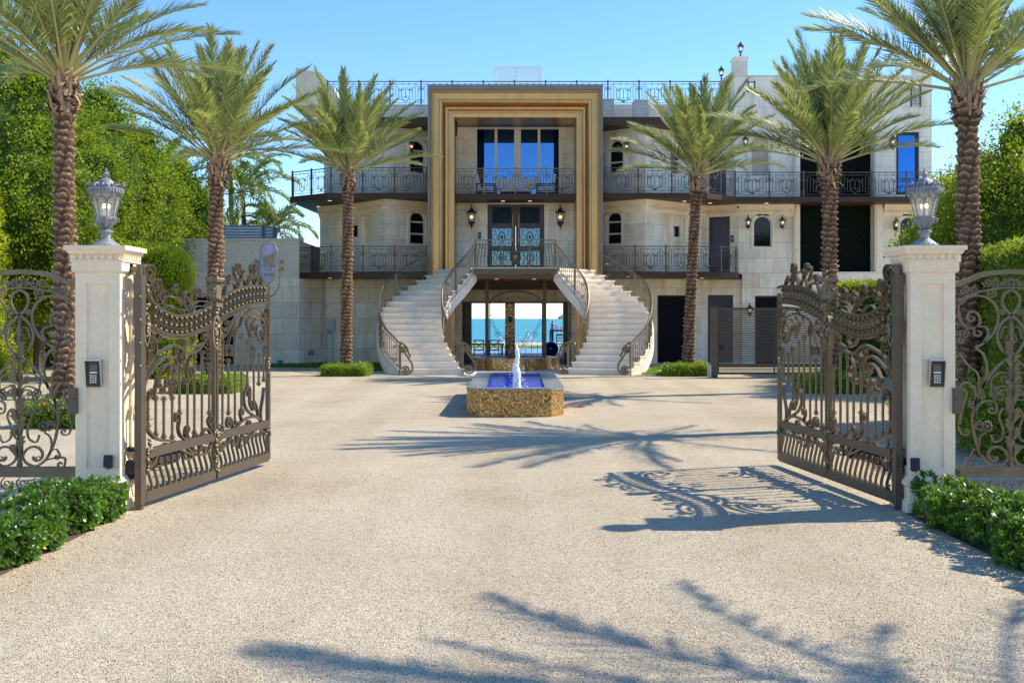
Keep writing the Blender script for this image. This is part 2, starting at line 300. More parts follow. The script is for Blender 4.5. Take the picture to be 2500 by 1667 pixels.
tcp = n.new('ShaderNodeTexCoord'); mpp = n.new('ShaderNodeMapping'); mpp.inputs['Scale'].default_value = (1, 1, 0.35); L.new(tcp.outputs['Object'], mpp.inputs[0])
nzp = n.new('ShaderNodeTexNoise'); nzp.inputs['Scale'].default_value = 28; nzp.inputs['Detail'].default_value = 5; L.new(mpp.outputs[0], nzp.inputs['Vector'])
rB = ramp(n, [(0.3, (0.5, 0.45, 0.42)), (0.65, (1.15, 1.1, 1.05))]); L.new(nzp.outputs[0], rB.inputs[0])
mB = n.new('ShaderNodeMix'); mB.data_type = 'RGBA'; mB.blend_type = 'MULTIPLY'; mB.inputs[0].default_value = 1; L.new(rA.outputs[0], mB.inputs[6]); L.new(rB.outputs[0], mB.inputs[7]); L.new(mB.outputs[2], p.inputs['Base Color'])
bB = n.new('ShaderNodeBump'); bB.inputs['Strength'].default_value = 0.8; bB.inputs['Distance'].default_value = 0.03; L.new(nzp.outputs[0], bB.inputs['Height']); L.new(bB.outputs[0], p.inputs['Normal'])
mat('palm_rachis', (0.42, 0.38, 0.16), 0.5, var=0.15)
mat('yellow_leaf', (0.70, 0.36, 0.03), 0.5, var=0.3, vs=20)
mat('flower', (0.75, 0.09, 0.02), 0.5, var=0.2)
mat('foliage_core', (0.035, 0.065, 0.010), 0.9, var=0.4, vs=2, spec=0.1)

def fill_loops(loops):
    """triangulate an outline with holes (lists of 2-D points, flat indices returned, facing +z)"""
    bm = bmesh.new(); flat = []; vs = []
    for l in loops:
        a = [bm.verts.new((p[0], p[1], 0)) for p in l]; vs += a; flat += [(p[0], p[1]) for p in l]
        for i in range(len(a)): bm.edges.new((a[i], a[(i + 1) % len(a)]))
    bm.verts.index_update()
    bmesh.ops.triangle_fill(bm, use_beauty=True, use_dissolve=False, edges=bm.edges[:])
    out = []
    for f in bm.faces:
        q = [v.index for v in f.verts]; a, c, d = [flat[i] for i in q]
        if (c[0] - a[0]) * (d[1] - a[1]) - (c[1] - a[1]) * (d[0] - a[0]) < 0: q.reverse()
        out.append(tuple(q))
    bm.free(); return out
# ---------------- mesh builder ----------------
class MB:
    def __init__(s): s.v = []; s.f = []; s.m = []; s.slot = 0
    def add(s, vs, fs, slot=None):
        o = len(s.v); s.v += [tuple(v) for v in vs]; s.f += [tuple(i + o for i in f) for f in fs]
        s.m += [s.slot if slot is None else slot] * len(fs); return s
    def box(s, c, d, rz=0.0, slot=None, rot=None):
        x, y, z = d[0] / 2, d[1] / 2, d[2] / 2
        M = Matrix.Rotation(rz, 3, 'Z') if rot is None else rot
        vs = [M @ Vector((a * x, b * y, e * z)) + Vector(c) for e in (-1, 1) for a, b in ((-1, -1), (1, -1), (1, 1), (-1, 1))]
        return s.add(vs, [(0, 3, 2, 1), (4, 5, 6, 7), (0, 1, 5, 4), (1, 2, 6, 5), (2, 3, 7, 6), (3, 0, 4, 7)], slot)
    def bb(s, x0, x1, y0, y1, z0, z1, slot=None):
        return s.box(((x0 + x1) / 2, (y0 + y1) / 2, (z0 + z1) / 2), (abs(x1 - x0), abs(y1 - y0), abs(z1 - z0)), slot=slot)
    def prism(s, poly, z0, z1, slot=None):
        n = len(poly)
        vs = [(p[0], p[1], z0) for p in poly] + [(p[0], p[1], z1) for p in poly]
        tris = [tuple(t) for t in tessellate_polygon([[Vector((p[0], p[1], 0)) for p in poly]])]
        fs = [tuple(reversed(t)) for t in tris] + [tuple(i + n for i in t) for t in tris]
        fs += [(i, (i + 1) % n, (i + 1) % n + n, i + n) for i in range(n)]
        return s.add(vs, fs, slot)
    def sweep(s, pts, prof, closed=False, up=None, slot=None, scale=None):
        """profile prof = [(a,b)] swept along pts; a along side, b along up"""
        P = [Vector(p) for p in pts]; n = len(P); k = len(prof); vs = []; prev = None
        for i in range(n):
            if closed: t = P[(i + 1) % n] - P[i - 1]
            else: t = P[min(i + 1, n - 1)] - P[max(i - 1, 0)]
            if t.length < 1e-9: t = Vector((0, 0, 1))
            t.normalize()
            if up is not None: u = Vector(up)
            else: u = prev if prev is not None else (Vector((0, 0, 1)) if abs(t.z) < 0.9 else Vector((0, 1, 0)))
            sd = t.cross(u)
            if sd.length < 1e-6: sd = t.cross(Vector((1, 0.01, 0)))
            sd.normalize(); u2 = sd.cross(t).normalized(); prev = u2
            q = 1.0 if scale is None else scale[i]
            for a, b in prof: vs.append(P[i] + sd * a * q + u2 * b * q)
        fs = []
        for i in range(n if closed else n - 1):
            j = (i + 1) % n
            for a in range(k):
                b = (a + 1) % k; fs.append((i * k + a, i * k + b, j * k + b, j * k + a))
        if not closed: fs += [tuple(range(k - 1, -1, -1)), tuple((n - 1) * k + a for a in range(k))]
        return s.add(vs, fs, slot)
    def tube(s, pts, r, seg=5, closed=False, slot=None, scale=None):
        return s.sweep(pts, [(r * math.cos(2 * math.pi * a / seg + .4), r * math.sin(2 * math.pi * a / seg + .4)) for a in range(seg)], closed, slot=slot, scale=scale)
    def lathe(s, prof, seg=16, c=(0, 0, 0), slot=None, rz=0.0, squash=1.0):
        vs = []; n = len(prof)
        for r_, z in prof:
            for a in range(seg):
                t = 2 * math.pi * a / seg + rz; vs.append((c[0] + r_ * math.cos(t), c[1] + r_ * math.sin(t) * squash, c[2] + z))
        fs = [(i * seg + a, i * seg + (a + 1) % seg, (i + 1) * seg + (a + 1) % seg, (i + 1) * seg + a) for i in range(n - 1) for a in range(seg)]
        fs += [tuple(range(seg - 1, -1, -1)), tuple((n - 1) * seg + a for a in range(seg))]
        return s.add(vs, fs, slot)
    def ball(s, c, r, seg=8, slot=None, sz=1.0):
        n = 5; return s.lathe([(max(0.001, r * math.sin(math.pi * i / n)), -r * sz * math.cos(math.pi * i / n)) for i in range(n + 1)], seg, c, slot)
    def build(s, name, mats, parent=None, smooth=False, origin=None):
        me = bpy.data.meshes.new(name)
        if origin is None and parent is None and s.v:
            a = np.array(s.v); origin = (float(a[:, 0].mean()), float(a[:, 1].mean()), float(a[:, 2].min()))
        if parent is not None and origin is None: origin = (0, 0, 0) if parent.get('_local') else None
        loc = Vector(origin) if origin is not None else Vector((0, 0, 0))
        vv = s.v
        if loc.length: vv = [(a - loc.x, b - loc.y, c_ - loc.z) for a, b, c_ in s.v]
        me.from_pydata(vv, [], s.f); me.validate()
        for m_ in (mats if isinstance(mats, (list, tuple)) else [mats]): me.materials.append(MATS[m_])
        if len(me.polygons) == len(s.m) and any(s.m): me.polygons.foreach_set('material_index', s.m)
        if smooth: me.shade_smooth() if smooth is True else None
        if smooth == 'auto':
            me.shade_smooth()
            try: me.set_sharp_from_angle(angle=R(40))
            except Exception: pass
        o = bpy.data.objects.new(name, me); C.objects.link(o); o.location = loc
        if parent is not None:
            o.parent = parent
            if not parent.get('_local'):
                o.matrix_parent_inverse = wm(parent).inverted()
        return o
def wm(o):
    M = Matrix.LocRotScale(o.location, o.rotation_euler, o.scale)
    if o.parent: M = wm(o.parent) @ o.matrix_parent_inverse @ M
    return M
def tag(o, label=None, cat=None, group=None, kind=None):
    if label: o['label'] = label
    if cat: o['category'] = cat
    if group: o['group'] = group
    if kind: o['kind'] = kind
    return o
def thing(name, label, cat, loc=(0, 0, 0), rz=0.0, group=None, local=False):
    o = bpy.data.objects.new(name, None); C.objects.link(o); o.location = loc; o.rotation_euler = (0, 0, rz)
    if local: o['_local'] = 1
    return tag(o, label, cat, group)
KIDS = {}
def copy_tree(o, parent=None):
    c = o.copy(); C.objects.link(c)
    if parent is not None: c.parent = parent
    for ch in [x for x in bpy.data.objects if x.parent == o]: copy_tree(ch, c)
    return c
def mirror_tree(o, cx=0.0):
    """a mirrored copy (x -> 2cx-x) of a thing and its parts, with mirrored mesh data"""
    def rec(src, par):
        M = Matrix.Translation((cx, 0, 0)) @ Matrix.Diagonal((-1, 1, 1, 1)) @ Matrix.Translation((-cx, 0, 0)) @ wm(src)
        c = src.copy(); C.objects.link(c); c.parent = None; c.matrix_parent_inverse = Matrix()
        if src.type == 'MESH':
            me = src.data.copy(); me.transform(M); me.flip_normals(); c.data = me
            base = Vector(M.translation); me.transform(Matrix.Translation(-base))
            c.location = base; c.rotation_euler = (0, 0, 0); c.scale = (1, 1, 1)
        else:
            c.location = M.translation; c.rotation_euler = (0, 0, 0)
        if par is not None:
            c.parent = par; c.matrix_parent_inverse = wm(par).inverted()
        for ch in [x for x in bpy.data.objects if x.parent == src]: rec(ch, c)
        return c
    return rec(o, None)
def each(name, m, parent, boxes):
    for q in boxes: b = MB(); b.bb(*q); b.build(name, m, parent)
def catmull(pts, n=8):
    P = [Vector(p) for p in pts]; out = []
    for i in range(len(P) - 1):
        p0 = P[max(i - 1, 0)]; p1 = P[i]; p2 = P[i + 1]; p3 = P[min(i + 2, len(P) - 1)]
        for k in range(n):
            t = k / n
            out.append(0.5 * ((2 * p1) + (p2 - p0) * t + (2 * p0 - 5 * p1 + 4 * p2 - p3) * t * t + (3 * p1 - p0 - 3 * p2 + p3) * t ** 3))
    out.append(P[-1]); return out
def spiral(c, r0, a0, turns, r1=0.15, n=None):
    """2-D spiral about c from radius r0 at angle a0 to r0*r1"""
    n = n or max(8, int(abs(turns) * 14)); out = []
    for i in range(n + 1):
        t = i / n; r_ = r0 * (1 + (r1 - 1) * t); a = a0 + 2 * math.pi * turns * t
        out.append((c[0] + r_ * math.cos(a), c[1] + r_ * math.sin(a)))
    return out
def curl(p, ang, r, turns):
    """2-D spiral that starts at p heading in direction ang; turns>0 bends left"""
    sgn = 1 if turns > 0 else -1
    c = (p[0] - sgn * r * math.sin(ang), p[1] + sgn * r * math.cos(ang))
    a0 = math.atan2(p[1] - c[1], p[0] - c[0])
    return spiral(c, r, a0, turns)
# =============== ground, lawn, sea ===============
def sheet(name, poly, z, m, kind='structure', thick=None):
    b = MB(); 
    if thick: b.prism(poly, z - thick, z)
    else:
        tr = tessellate_polygon([[Vector((p[0], p[1], 0)) for p in poly]])
        b.add([(p[0], p[1], z) for p in poly], [tuple(t) for t in tr])
        # make every face look up
        nf = []
        for f in b.f:
            a, c_, d = [Vector(b.v[i]) for i in f]
            nf.append(f if (c_ - a).cross(d - a).z > 0 else tuple(reversed(f)))
        b.f = nf
    o = b.build(name, m, origin=(0, 0, 0)); tag(o, kind=kind); return o
ground = sheet('ground', [(-140, -20), (140, -20), (140, 77), (-140, 77)], 0.0, 'gravel'); tag(ground, 'pale crushed gravel drive in front of the mansion', 'drive')
tag(sheet('terrace_pavement', [(-30, 48.2), (32, 48.2), (32, 62), (-30, 62)], 0.008, 'paver_blue'), 'shiny blue grey terrace paving behind the house', 'paving')
tag(sheet('pool_water', [(-7, 62.004), (7, 62.004), (7, 72), (-7, 72)], 0.012, 'pool_water'), 'blue swimming pool behind the house', 'pool')
tag(sheet('back_lawn', [(-60, 73.5), (60, 73.5), (60, 80), (-60, 80)], 0.035, 'lawn_green'), 'strip of green lawn before the beach', 'lawn')
tag(sheet('beach', [(-160, 77), (160, 77), (160, 88), (-160, 88)], 0.03, 'sand'), 'pale sand beach by the sea', 'beach')
tag(sheet('sea', [(-6000, 87.5), (6000, 87.5), (6000, 7000), (-6000, 7000)], -0.02, 'sea_water'), 'turquoise sea to the horizon', 'sea')

# =============== the mansion ===============
hz = 48.0
Z1B, Z1, Z2B, Z2, Z3B, Z3 = 3.71, 3.957, 7.02, 7.254, 10.12, 10.45
house = thing('mansion', 'large pale stone mansion with a huge golden portal and curved balconies', 'mansion', (0, 47.5, 0))
def V2(x, Z): return (PX(x, Z), Z)
def wall(p0, p1, z0, z1, holes=(), m='stone', t=0.22, depth=0.16, name='wall', parent=house, ends=True):
    """planar wall from p0 to p1 (seen from the camera side left to right) with openings [(outline in u,z)]"""
    a = Vector((p0[0], p0[1], 0)); d = Vector((p1[0], p1[1], 0)) - a; Lw = d.length; d.normalize(); nrm = Vector((d.y, -d.x, 0))
    b = MB(); outer = [(0, z0), (Lw, z0), (Lw, z1), (0, z1)]
    loops = [[Vector((u, z, 0)) for u, z in outer]] + [[Vector((u, z, 0)) for u, z in h] for h in holes]
    flat = [p for l in loops for p in l]; tr = fill_loops(loops)
    W = lambda u, z, o=0.0: a + d * u + Vector((0, 0, z)) - nrm * o
    fs = []
    for t_ in tr:
        q = [flat[i] for i in t_]
        fs.append(tuple(t_) if (q[1] - q[0]).cross(q[2] - q[0]).z > 0 else tuple(reversed(t_)))
    b.add([W(p.x, p.y) for p in flat], fs)
    b.add([W(p.x, p.y, t) for p in flat], [tuple(reversed(f)) for f in fs])
    for h in holes:
        n = len(h); vs = [W(u, z) for u, z in h] + [W(u, z, t) for u, z in h]
        b.add(vs, [(i, (i + 1) % n, (i + 1) % n + n, i + n) for i in range(n)])
    n = 4; vs = [W(u, z) for u, z in outer] + [W(u, z, t) for u, z in outer]
    b.add(vs, [(i, i + n, (i + 1) % n + n, (i + 1) % n) for i in range(n)])
    o = b.build(name, m, parent)
    return (a, d, nrm)
def frame_of(p0, p1):
    a = Vector((p0[0], p0[1], 0)); d = Vector((p1[0], p1[1], 0)) - a; d.normalize(); return a, d, Vector((d.y, -d.x, 0))
def rect(u0, u1, z0, z1): return [(u0, z0), (u1, z0), (u1, z1), (u0, z1)]
def arch(u0, u1, z0, z1, n=14):
    r = (u1 - u0) / 2; c = (u0 + u1) / 2; zc = z1 - r
    return [(u0, z0), (u1, z0)] + [(c + r * math.cos(math.pi * i / n), zc + r * math.sin(math.pi * i / n)) for i in range(n + 1)]
def inset(out, k, c=None):
    n = len(out); res = []
    for i in range(n):
        p0 = Vector(out[i - 1]); p1 = Vector(out[i]); p2 = Vector(out[(i + 1) % n])
        e1 = (p1 - p0); e2 = (p2 - p1)
        if e1.length < 1e-6 or e2.length < 1e-6: res.append(tuple(p1)); continue
        n1 = Vector((-e1.y, e1.x)).normalized(); n2 = Vector((-e2.y, e2.x)).normalized(); m_ = (n1 + n2)
        if m_.length < 1e-6: m_ = n1
        m_.normalize(); q = k / max(0.3, m_.dot(n1)); res.append((p1.x + m_.x * q, p1.y + m_.y * q))
    return res
def window(fr, out, wfr=0.07, bars=(), vbars=(), mf='window_cream', mg='glass_dark', parent=house, name='window', surround=0.0, ms='cornice_stone', back=0.14, label=None):
    a, d, nrm = fr
    W = lambda u, z, o=0.0: a + d * u + Vector((0, 0, z)) - nrm * o
    inn = inset(out, wfr); n = len(out)
    b = MB()
    vs = [W(*p, back - 0.07) for p in out] + [W(*p, back - 0.07) for p in inn] + [W(*p, back) for p in inn]
    b.add(vs, [(i, (i + 1) % n, (i + 1) % n + n, i + n) for i in range(n)] + [(i + n, (i + 1) % n + n, (i + 1) % n + 2 * n, i + 2 * n) for i in range(n)])
    u0 = min(p[0] for p in inn); u1 = max(p[0] for p in inn); z0 = min(p[1] for p in inn); z1 = max(p[1] for p in inn)
    ang = math.atan2(d.y, d.x)
    for zb in bars: b.box(W((u0 + u1) / 2, zb, back - 0.035), (u1 - u0, 0.06, wfr), ang)
    for ub, wv in vbars: b.box(W(ub, (z0 + z1) / 2, back - 0.036), (wv, 0.06, z1 - z0), ang)
    w_ = b.build(name, mf, parent)
    if label: w_['label'] = label
    g = MB(); g.add([W(*p, back - 0.004) for p in inn], [tuple(range(n))])
    # triangulated pane that follows the outline
    g = MB(); tr = tessellate_polygon([[Vector((p[0], p[1], 0)) for p in inn]])
    g.add([W(*p, back - 0.006) for p in inn], [tuple(t) for t in tr]); g.build('pane', mg, w_)
    if surround:
        o2 = inset(out, -surround); b = MB()
        vs = [W(*p, -0.05) for p in o2] + [W(*p, -0.05) for p in out] + [W(*p, 0.02) for p in o2] + [W(*p, 0.02) for p in out]
        b.add(vs, [(i, (i + 1) % n, (i + 1) % n + n, i + n) for i in range(n)] + [(i, i + 2 * n, (i + 1) % n + 2 * n, (i + 1) % n) for i in range(n)] + [(i + n, (i + 1) % n + n, (i + 1) % n + 3 * n, i + 3 * n) for i in range(n)])
        b.build('surround', ms, w_)
    return w_
def chain(pts, z0, z1, holes={}, **k):
    """walls along a polyline; holes: {segment: [(xpx0,xpx1,z0,z1,kind)]} given on that segment; returns frames"""
    res = []
    for i in range(len(pts) - 1):
        p0, p1 = pts[i], pts[i + 1]; a, d, nrm = frame_of(p0, p1); hs = []
        for (x0, x1, za, zb, kd) in holes.get(i, []):
            u = []
            for x in (x0, x1):      # ray through pixel column meets the wall plane
                r_ = (x - CX) / F; t = (r_ * a.y - a.x) / (d.x - r_ * d.y); u.append(t)
            hs.append((arch if kd == 'arch' else rect)(u[0], u[1], za, zb))
        wall(p0, p1, z0, z1, hs, **k); res.append(((a, d, nrm), hs))
    return res
# ---- left wing ----
A = V2(781, 49.1); B = V2(820, 48.5); Cc = V2(891, 47.25); D = V2(944, 45.95); E = V2(1056, 47.35)
Wn = lambda x: x
# first floor: arched window near the portal, little square window in the niche
l1 = chain([A, B, Cc, D, E], Z1, Z2B, {1: [(860, 873, PZ(580, 48), PZ(552, 48), 'r')], 3: [(1000, 1040, PZ(598, 46.9), PZ(515, 46.9), 'arch')]})
window(l1[3][0], l1[3][1][0], 0.07, bars=(PZ(542, 46.9), PZ(571, 46.9)), surround=0.12)
window(l1[1][0], l1[1][1][0], 0.03, mf='dark_wood')
l2 = chain([V2(791, 49.1), B, Cc, D, E], Z2, Z3B, {3: [(1000, 1040, PZ(424, 46.9), PZ(342, 46.9), 'arch')]}, m='stone_white')
window(l2[3][0], l2[3][1][0], 0.07, bars=(PZ(368, 46.9), PZ(397, 46.9)), surround=0.12)
# ground floor left
g1 = chain([V2(585, 46.6), V2(730, 46.6), V2(792, 48.0), V2(1010, 47.6), V2(1125, 47.9)], 0, Z1B, {0: []})
wall(V2(351, 46.6), V2(730, 46.6), Z1B + 0.28, PZ(587, 46.6), m='plaster')
gl = wall(V2(351, 46.6), V2(585, 46.6), 0, Z1B + 0.28, [rect(PX(425, 46.6) - PX(351, 46.6), PX(585, 46.6) - PX(351, 46.6) - 0.25, 0.02, PZ(724, 46.6))])
fr = frame_of(V2(351, 46.6), V2(585, 46.6))
window(fr, rect(PX(425, 46.6) - PX(351, 46.6), PX(585, 46.6) - PX(351, 46.6) - 0.25, 0.02, PZ(724, 46.6)), 0.08, vbars=((2.75, 0.08),), mf='dark_wood', mg='dark_opening', name='garage_door', back=0.2)
wall(V2(585, 46.6), V2(730, 46.6), Z1B, Z1B + 0.28, m='plaster')
b = MB(); x0, x1 = PX(351, 46.6), PX(730, 46.6); zt = PZ(587, 46.6)
b.bb(x0 - 0.05, x1 + 0.06, 46.54, 46.9, zt, zt + 0.08); b.build('coping', 'plaster', house)
b = MB(); b.bb(x1 - 0.2, x1 - 0.002, 46.83, 56, 0, zt); b.bb(x0, x0 + 0.2, 46.83, 56, 0, zt); b.bb(x0 + 0.21, x1 - 0.21, 46.84, 56, zt - 0.5, zt - 0.3)
b.bb(x0, x1, 56.01, 56.2, 0, zt); b.build('wall', 'plaster', house)
# lattice panel and niche beside the corner window, both wings
def lattice(p0, p1, xa, xb, ya, yb, Zr):
    a, d, nrm = frame_of(p0, p1); b = MB()
    def U(x): r_ = (x - CX) / F; return (r_ * a.y - a.x) / (d.x - r_ * d.y)
    ua, ub = U(xa), U(xb); za, zb = PZ(yb, Zr), PZ(ya, Zr); W = lambda u, z, o=0.0: a + d * u + Vector((0, 0, z)) + nrm * o
    hgt = zb - za
    for k in range(9):
        for sgn in (1, -1):
            u0 = ua + (ub - ua) * (k / 8.0) ; u1 = u0 + sgn * hgt * 0.8
            pts = []
            t0, t1 = 0.0, 1.0
            if u1 > ub: t1 = (ub - u0) / (u1 - u0)
            if u1 < ua: t1 = (ua - u0) / (u1 - u0)
            if t1 < 0.15: continue
            b.tube([W(u0, zb, 0.012), W(u0 + (u1 - u0) * t1, zb - hgt * t1, 0.012)], 0.022, 4)
    b.build('lattice', 'cornice_stone', house)
lattice(B, Cc, 822, 884, 513, 536, 48)
H1, H2, H3 = V2(1631, 46.9), V2(1631, 46.7), V2(1700, 48.1)
lattice(V2(1631, 46.9), V2(1727, 48.7), 1634, 1690, 510, 534, 47.6)
# ---- right wing ----
Fp = V2(1462, 47.35); G = V2(1576, 45.95); Hh = V2(1631, 46.9); I = V2(1727, 48.7); J = V2(1804, 48.0); K = V2(1937, 48.0)
r1 = chain([Fp, G, Hh, I, J], Z1, Z2B, {0: [(1480, 1518, PZ(598, 46.9), PZ(515, 46.9), 'arch')], 2: [(1645, 1660, PZ(579, 47.4), PZ(553, 47.4), 'r')], 3: [(1730, 1782, Z1 + 0.02, PZ(523, 48.4), 'r')]})
window(r1[0][0], r1[0][1][0], 0.07, bars=(PZ(542, 46.9), PZ(571, 46.9)), surround=0.12)
window(r1[2][0], r1[2][1][0], 0.03, mf='dark_wood')
dr = window(r1[3][0], r1[3][1][0], 0.10, mf='dark_wood', mg='purple_door', name='door')
r2 = chain([Fp, G, Hh, I, J], Z2, Z3B, {0: [(1485, 1522, PZ(424, 46.9), PZ(342, 46.9), 'arch')], 2: [(1638, 1662, PZ(425, 47.2), PZ(362, 47.2), 'r')], 3: [(1731, 1772, Z2 + 0.02, PZ(380, 48.3), 'r')]}, m='stone_white')
window(r2[0][0], r2[0][1][0], 0.07, bars=(PZ(368, 46.9), PZ(397, 46.9)), surround=0.12)
window(r2[2][0], r2[2][1][0], 0.05, bars=(PZ(392, 47.2),))
window(r2[3][0], r2[3][1][0], 0.08, mf='dark_wood', mg='purple_door', name='door')
# ground floor right: dark doors
def xr(x, Z=47.4, x0=0): return PX(x, Z)
gr = chain([V2(1390, 47.9), V2(1500, 47.5), V2(1707, 47.5), V2(1722, 48.3), V2(1812, 48.2)], 0, Z1B,
           {1: [(1605, 1677, 0.03, PZ(720.5, 47.5), 'r')], 3: [(1728, 1790, 0.03, PZ(720, 48.2), 'r')]})
window(gr[1][0], gr[1][1][0], 0.05, mf='dark_wood', mg='dark_opening', name='garage_door', back=0.2)
window(gr[3][0], gr[3][1][0], 0.10, mf='dark_wood', mg='purple_door', name='door')
# tower: lower storeys to the right
TZ = 48.0
def H_(x): return PX(x, TZ)
tl = V2(1812, TZ)
def th(x0, x1, y0, y1, kind='r', p=1812):
    return (arch if kind == 'arch' else rect)(H_(x0) - H_(p), H_(x1) - H_(p), PZ(y1, TZ), PZ(y0, TZ))
frT = frame_of(V2(1812, TZ), V2(2275, TZ))
# ground
hs = [th(1843, 1900, 722, 890.2)]
wall(V2(1812, TZ), V2(1937, TZ), 0, Z1, hs); window(frT, hs[0], 0.08, mf='dark_wood', mg='dark_opening', name='garage_door', back=0.2)
wall(V2(1937, TZ), V2(2275, TZ), 0, PZ(664, TZ))
# first storey
hs = [th(1839, 1885, 526, 604, 'arch')]
wall(V2(1804, TZ), V2(1937, TZ), Z1, Z2B, [[(u + H_(1812) - H_(1804), z) for u, z in hs[0]]]); window(frT, hs[0], 0.05, surround=0.10, ms='cornice_stone', mf='white_paint')
hs = [th(2196, 2241, 528, 664, 'arch')]
wall(V2(2155, TZ), V2(2275, TZ), PZ(664, TZ), Z2B, [[(u + H_(1812) - H_(2155), z) for u, z in hs[0]]]); window(frT, hs[0], 0.06, surround=0.13)
# two dark turf panels between the stone pilasters
for (za, zb) in ((PZ(664, TZ), Z2B), (Z2, PZ(318, TZ))):
    b = MB(); b.bb(H_(1952), H_(2134), TZ + 0.5, TZ + 0.6, za, zb); b.build('turf_panel', 'black_turf', house)
    for xa, xb in ((1937, 1952), (2134, 2155)):
        b = MB(); b.bb(H_(xa), H_(xb), TZ - 0.10, TZ + 0.6, za, zb)
        b.bb(H_(xa) + 0.07, H_(xb) - 0.1, TZ - 0.14, TZ - 0.101, za, zb)
        b.build('pilaster', 'cornice_stone' if za < 5 else 'stone_white', house)
b = MB(); zs = PZ(664, TZ); b.bb(H_(1937), H_(2155), TZ - 0.16, TZ + 0.6, zs - 0.12, zs - 0.001); b.bb(H_(1937), H_(2155), TZ - 0.10, TZ - 0.001, zs - 0.3, zs - 0.121)
b.build('sill', 'stone_white', house)
# second storey and crenellated top
zt = PZ(184, TZ)
hs = [th(1833, 1879, 328, 432, 'arch')]
hs0 = [(u + H_(1812) - H_(1793), z) for u, z in hs[0]]
wall(V2(1793, TZ), V2(1937, TZ), Z2, zt, [hs0, [(u + H_(1812) - H_(1793), z) for u, z in th(1827, 1842, 200, 226)]], m='stone_white')
window(frT, hs[0], 0.05, mg='shade_cloth', mf='white_paint', surround=0.14, ms='stone_white')
hs = [th(2188, 2244, 323, 474.6)]
hs0 = [(u + H_(1812) - H_(2155), z) for u, z in hs[0]]
n0 = [(u + H_(1812) - H_(2155), z) for u, z in th(2225, 2247, 197, 260)]
wall(V2(2155, TZ), V2(2275, TZ), Z2, zt, [hs0, n0], m='stone_white')
window(frT, hs[0], 0.12, mf='black_metal', mg='glass_tower', name='glass_door')
wall(V2(1937, TZ), V2(2155, TZ), PZ(318, TZ), zt, m='stone_white')
for xa, xb, yt in ((1793, 1825, 144), (2238, 2275, 148)):
    b = MB(); b.bb(H_(xa), H_(xb), TZ - 0.02, TZ + 0.75, zt + 0.001, PZ(yt, TZ)); b.bb(H_(xa) - 0.04, H_(xb) + 0.04, TZ - 0.06, TZ + 0.79, PZ(yt, TZ) + 0.001, PZ(yt, TZ) + 0.09)
    b.build('merlon', 'stone_white', house)
b = MB(); b.bb(H_(1793), H_(1793) + 0.22, TZ + 0.23, 58, Z2, zt); b.bb(H_(2275) - 0.22, H_(2275), TZ + 0.23, 58, 0, zt); b.bb(H_(1793), H_(2275), 58.01, 58.2, 0, zt)
b.build('wall', 'stone_white', house)
b = MB(); b.bb(H_(1793) + 0.23, H_(2275) - 0.23, TZ + 0.61, 58, zt - 1.6, zt - 1.5); b.bb(H_(1793) + 0.23, H_(2275) - 0.23, TZ + 0.7, 58, Z2B, Z2 - 0.01); b.build('roof', 'concrete', house)
# sloping stair wall by the left merlon
b = MB(); xs = [PX(1756, 49), PX(1794, 49)]; b.add([(xs[0], 49, Z3), (xs[1], 49, Z3), (xs[1], 49, PZ(168, 49)), (xs[0], 49, PZ(200, 49))] + [(xs[0], 49.3, Z3), (xs[1], 49.3, Z3), (xs[1], 49.3, PZ(168, 49)), (xs[0], 49.3, PZ(200, 49))], [(0, 1, 2, 3), (7, 6, 5, 4), (3, 2, 6, 7), (0, 3, 7, 4), (1, 5, 6, 2)]); b.build('wall', 'stone_white', house)
# bulkhead on the left of the roof
b = MB(); Zb = 50.5
pl = [(722, 258), (722, 166), (782, 178), (815, 215), (835, 258)]
pv = [(PX(x, Zb), PZ(y, Zb)) for x, y in pl]; n = len(pv)
b.add([(x, Zb, z) for x, z in pv] + [(x, Zb + 3, z) for x, z in pv], [tuple(range(n - 1, -1, -1))[::-1]] + [tuple(range(2 * n - 1, n - 1, -1))] + [(i, i + n, (i + 1) % n + n, (i + 1) % n) for i in range(n)])
b.bb(PX(776, Zb), PX(779, Zb), Zb - 0.03, Zb - 0.001, PZ(258, Zb), PZ(212, Zb)); b.build('stair_bulkhead', 'plaster', house)
# storey above behind the left palm: wall behind the parapet
# ---- slabs (balconies) ----
def slab(poly, z0, z1, name='balcony_slab'):
    b = MB(); b.prism(poly, z0, z1); b.slot = 1
    q = [(p[0], p[1]) for p in poly]
    b.build(name, ['brown_fascia'], house)
    # lip
def poly_px(L_): return [V2(x, Z) for x, Z in L_]
SL2L = poly_px([(708, 47.0), (797, 45.5), (1050, 45.5), (1050, 52), (781, 52.6)])
SL1L = poly_px([(710, 47.1), (803, 45.5), (1060, 45.5), (1060, 52), (792, 51.6)])
SL2R = poly_px([(1466, 45.5), (1726, 45.5), (1797, 46.9), (2301, 46.9), (2290, 50), (1466, 50)])
SL1R = poly_px([(1456, 45.5), (1700, 45.5), (1760, 45.65), (1790, 45.9), (1804, 46.3), (1804, 49), (1456, 49)])
slab(SL2L, Z2B, Z2); slab(SL1L, Z1B, Z1); slab(SL2R, Z2B, Z2); slab(SL1R, Z1B, Z1)
SL3L = poly_px([(760, 47.2), (830, 45.6), (1050, 45.6), (1050, 52), (791, 52)])
SL3R = poly_px([(1466, 45.6), (1700, 45.6), (1776, 47.4), (1776, 52), (1466, 52)])
slab(SL3L, Z3B, Z3, 'roof_slab'); slab(SL3R, Z3B, Z3, 'roof_slab')
b = MB(); b.bb(PX(795, 48.6), PX(1790, 48.6), 48.6, 48.9, Z3 + 0.001, 11.5); b.bb(PX(795, 48.6) - 0.03, PX(1790, 48.6), 48.55, 48.95, 11.501, 11.56); b.build('parapet', 'stone_white', house)
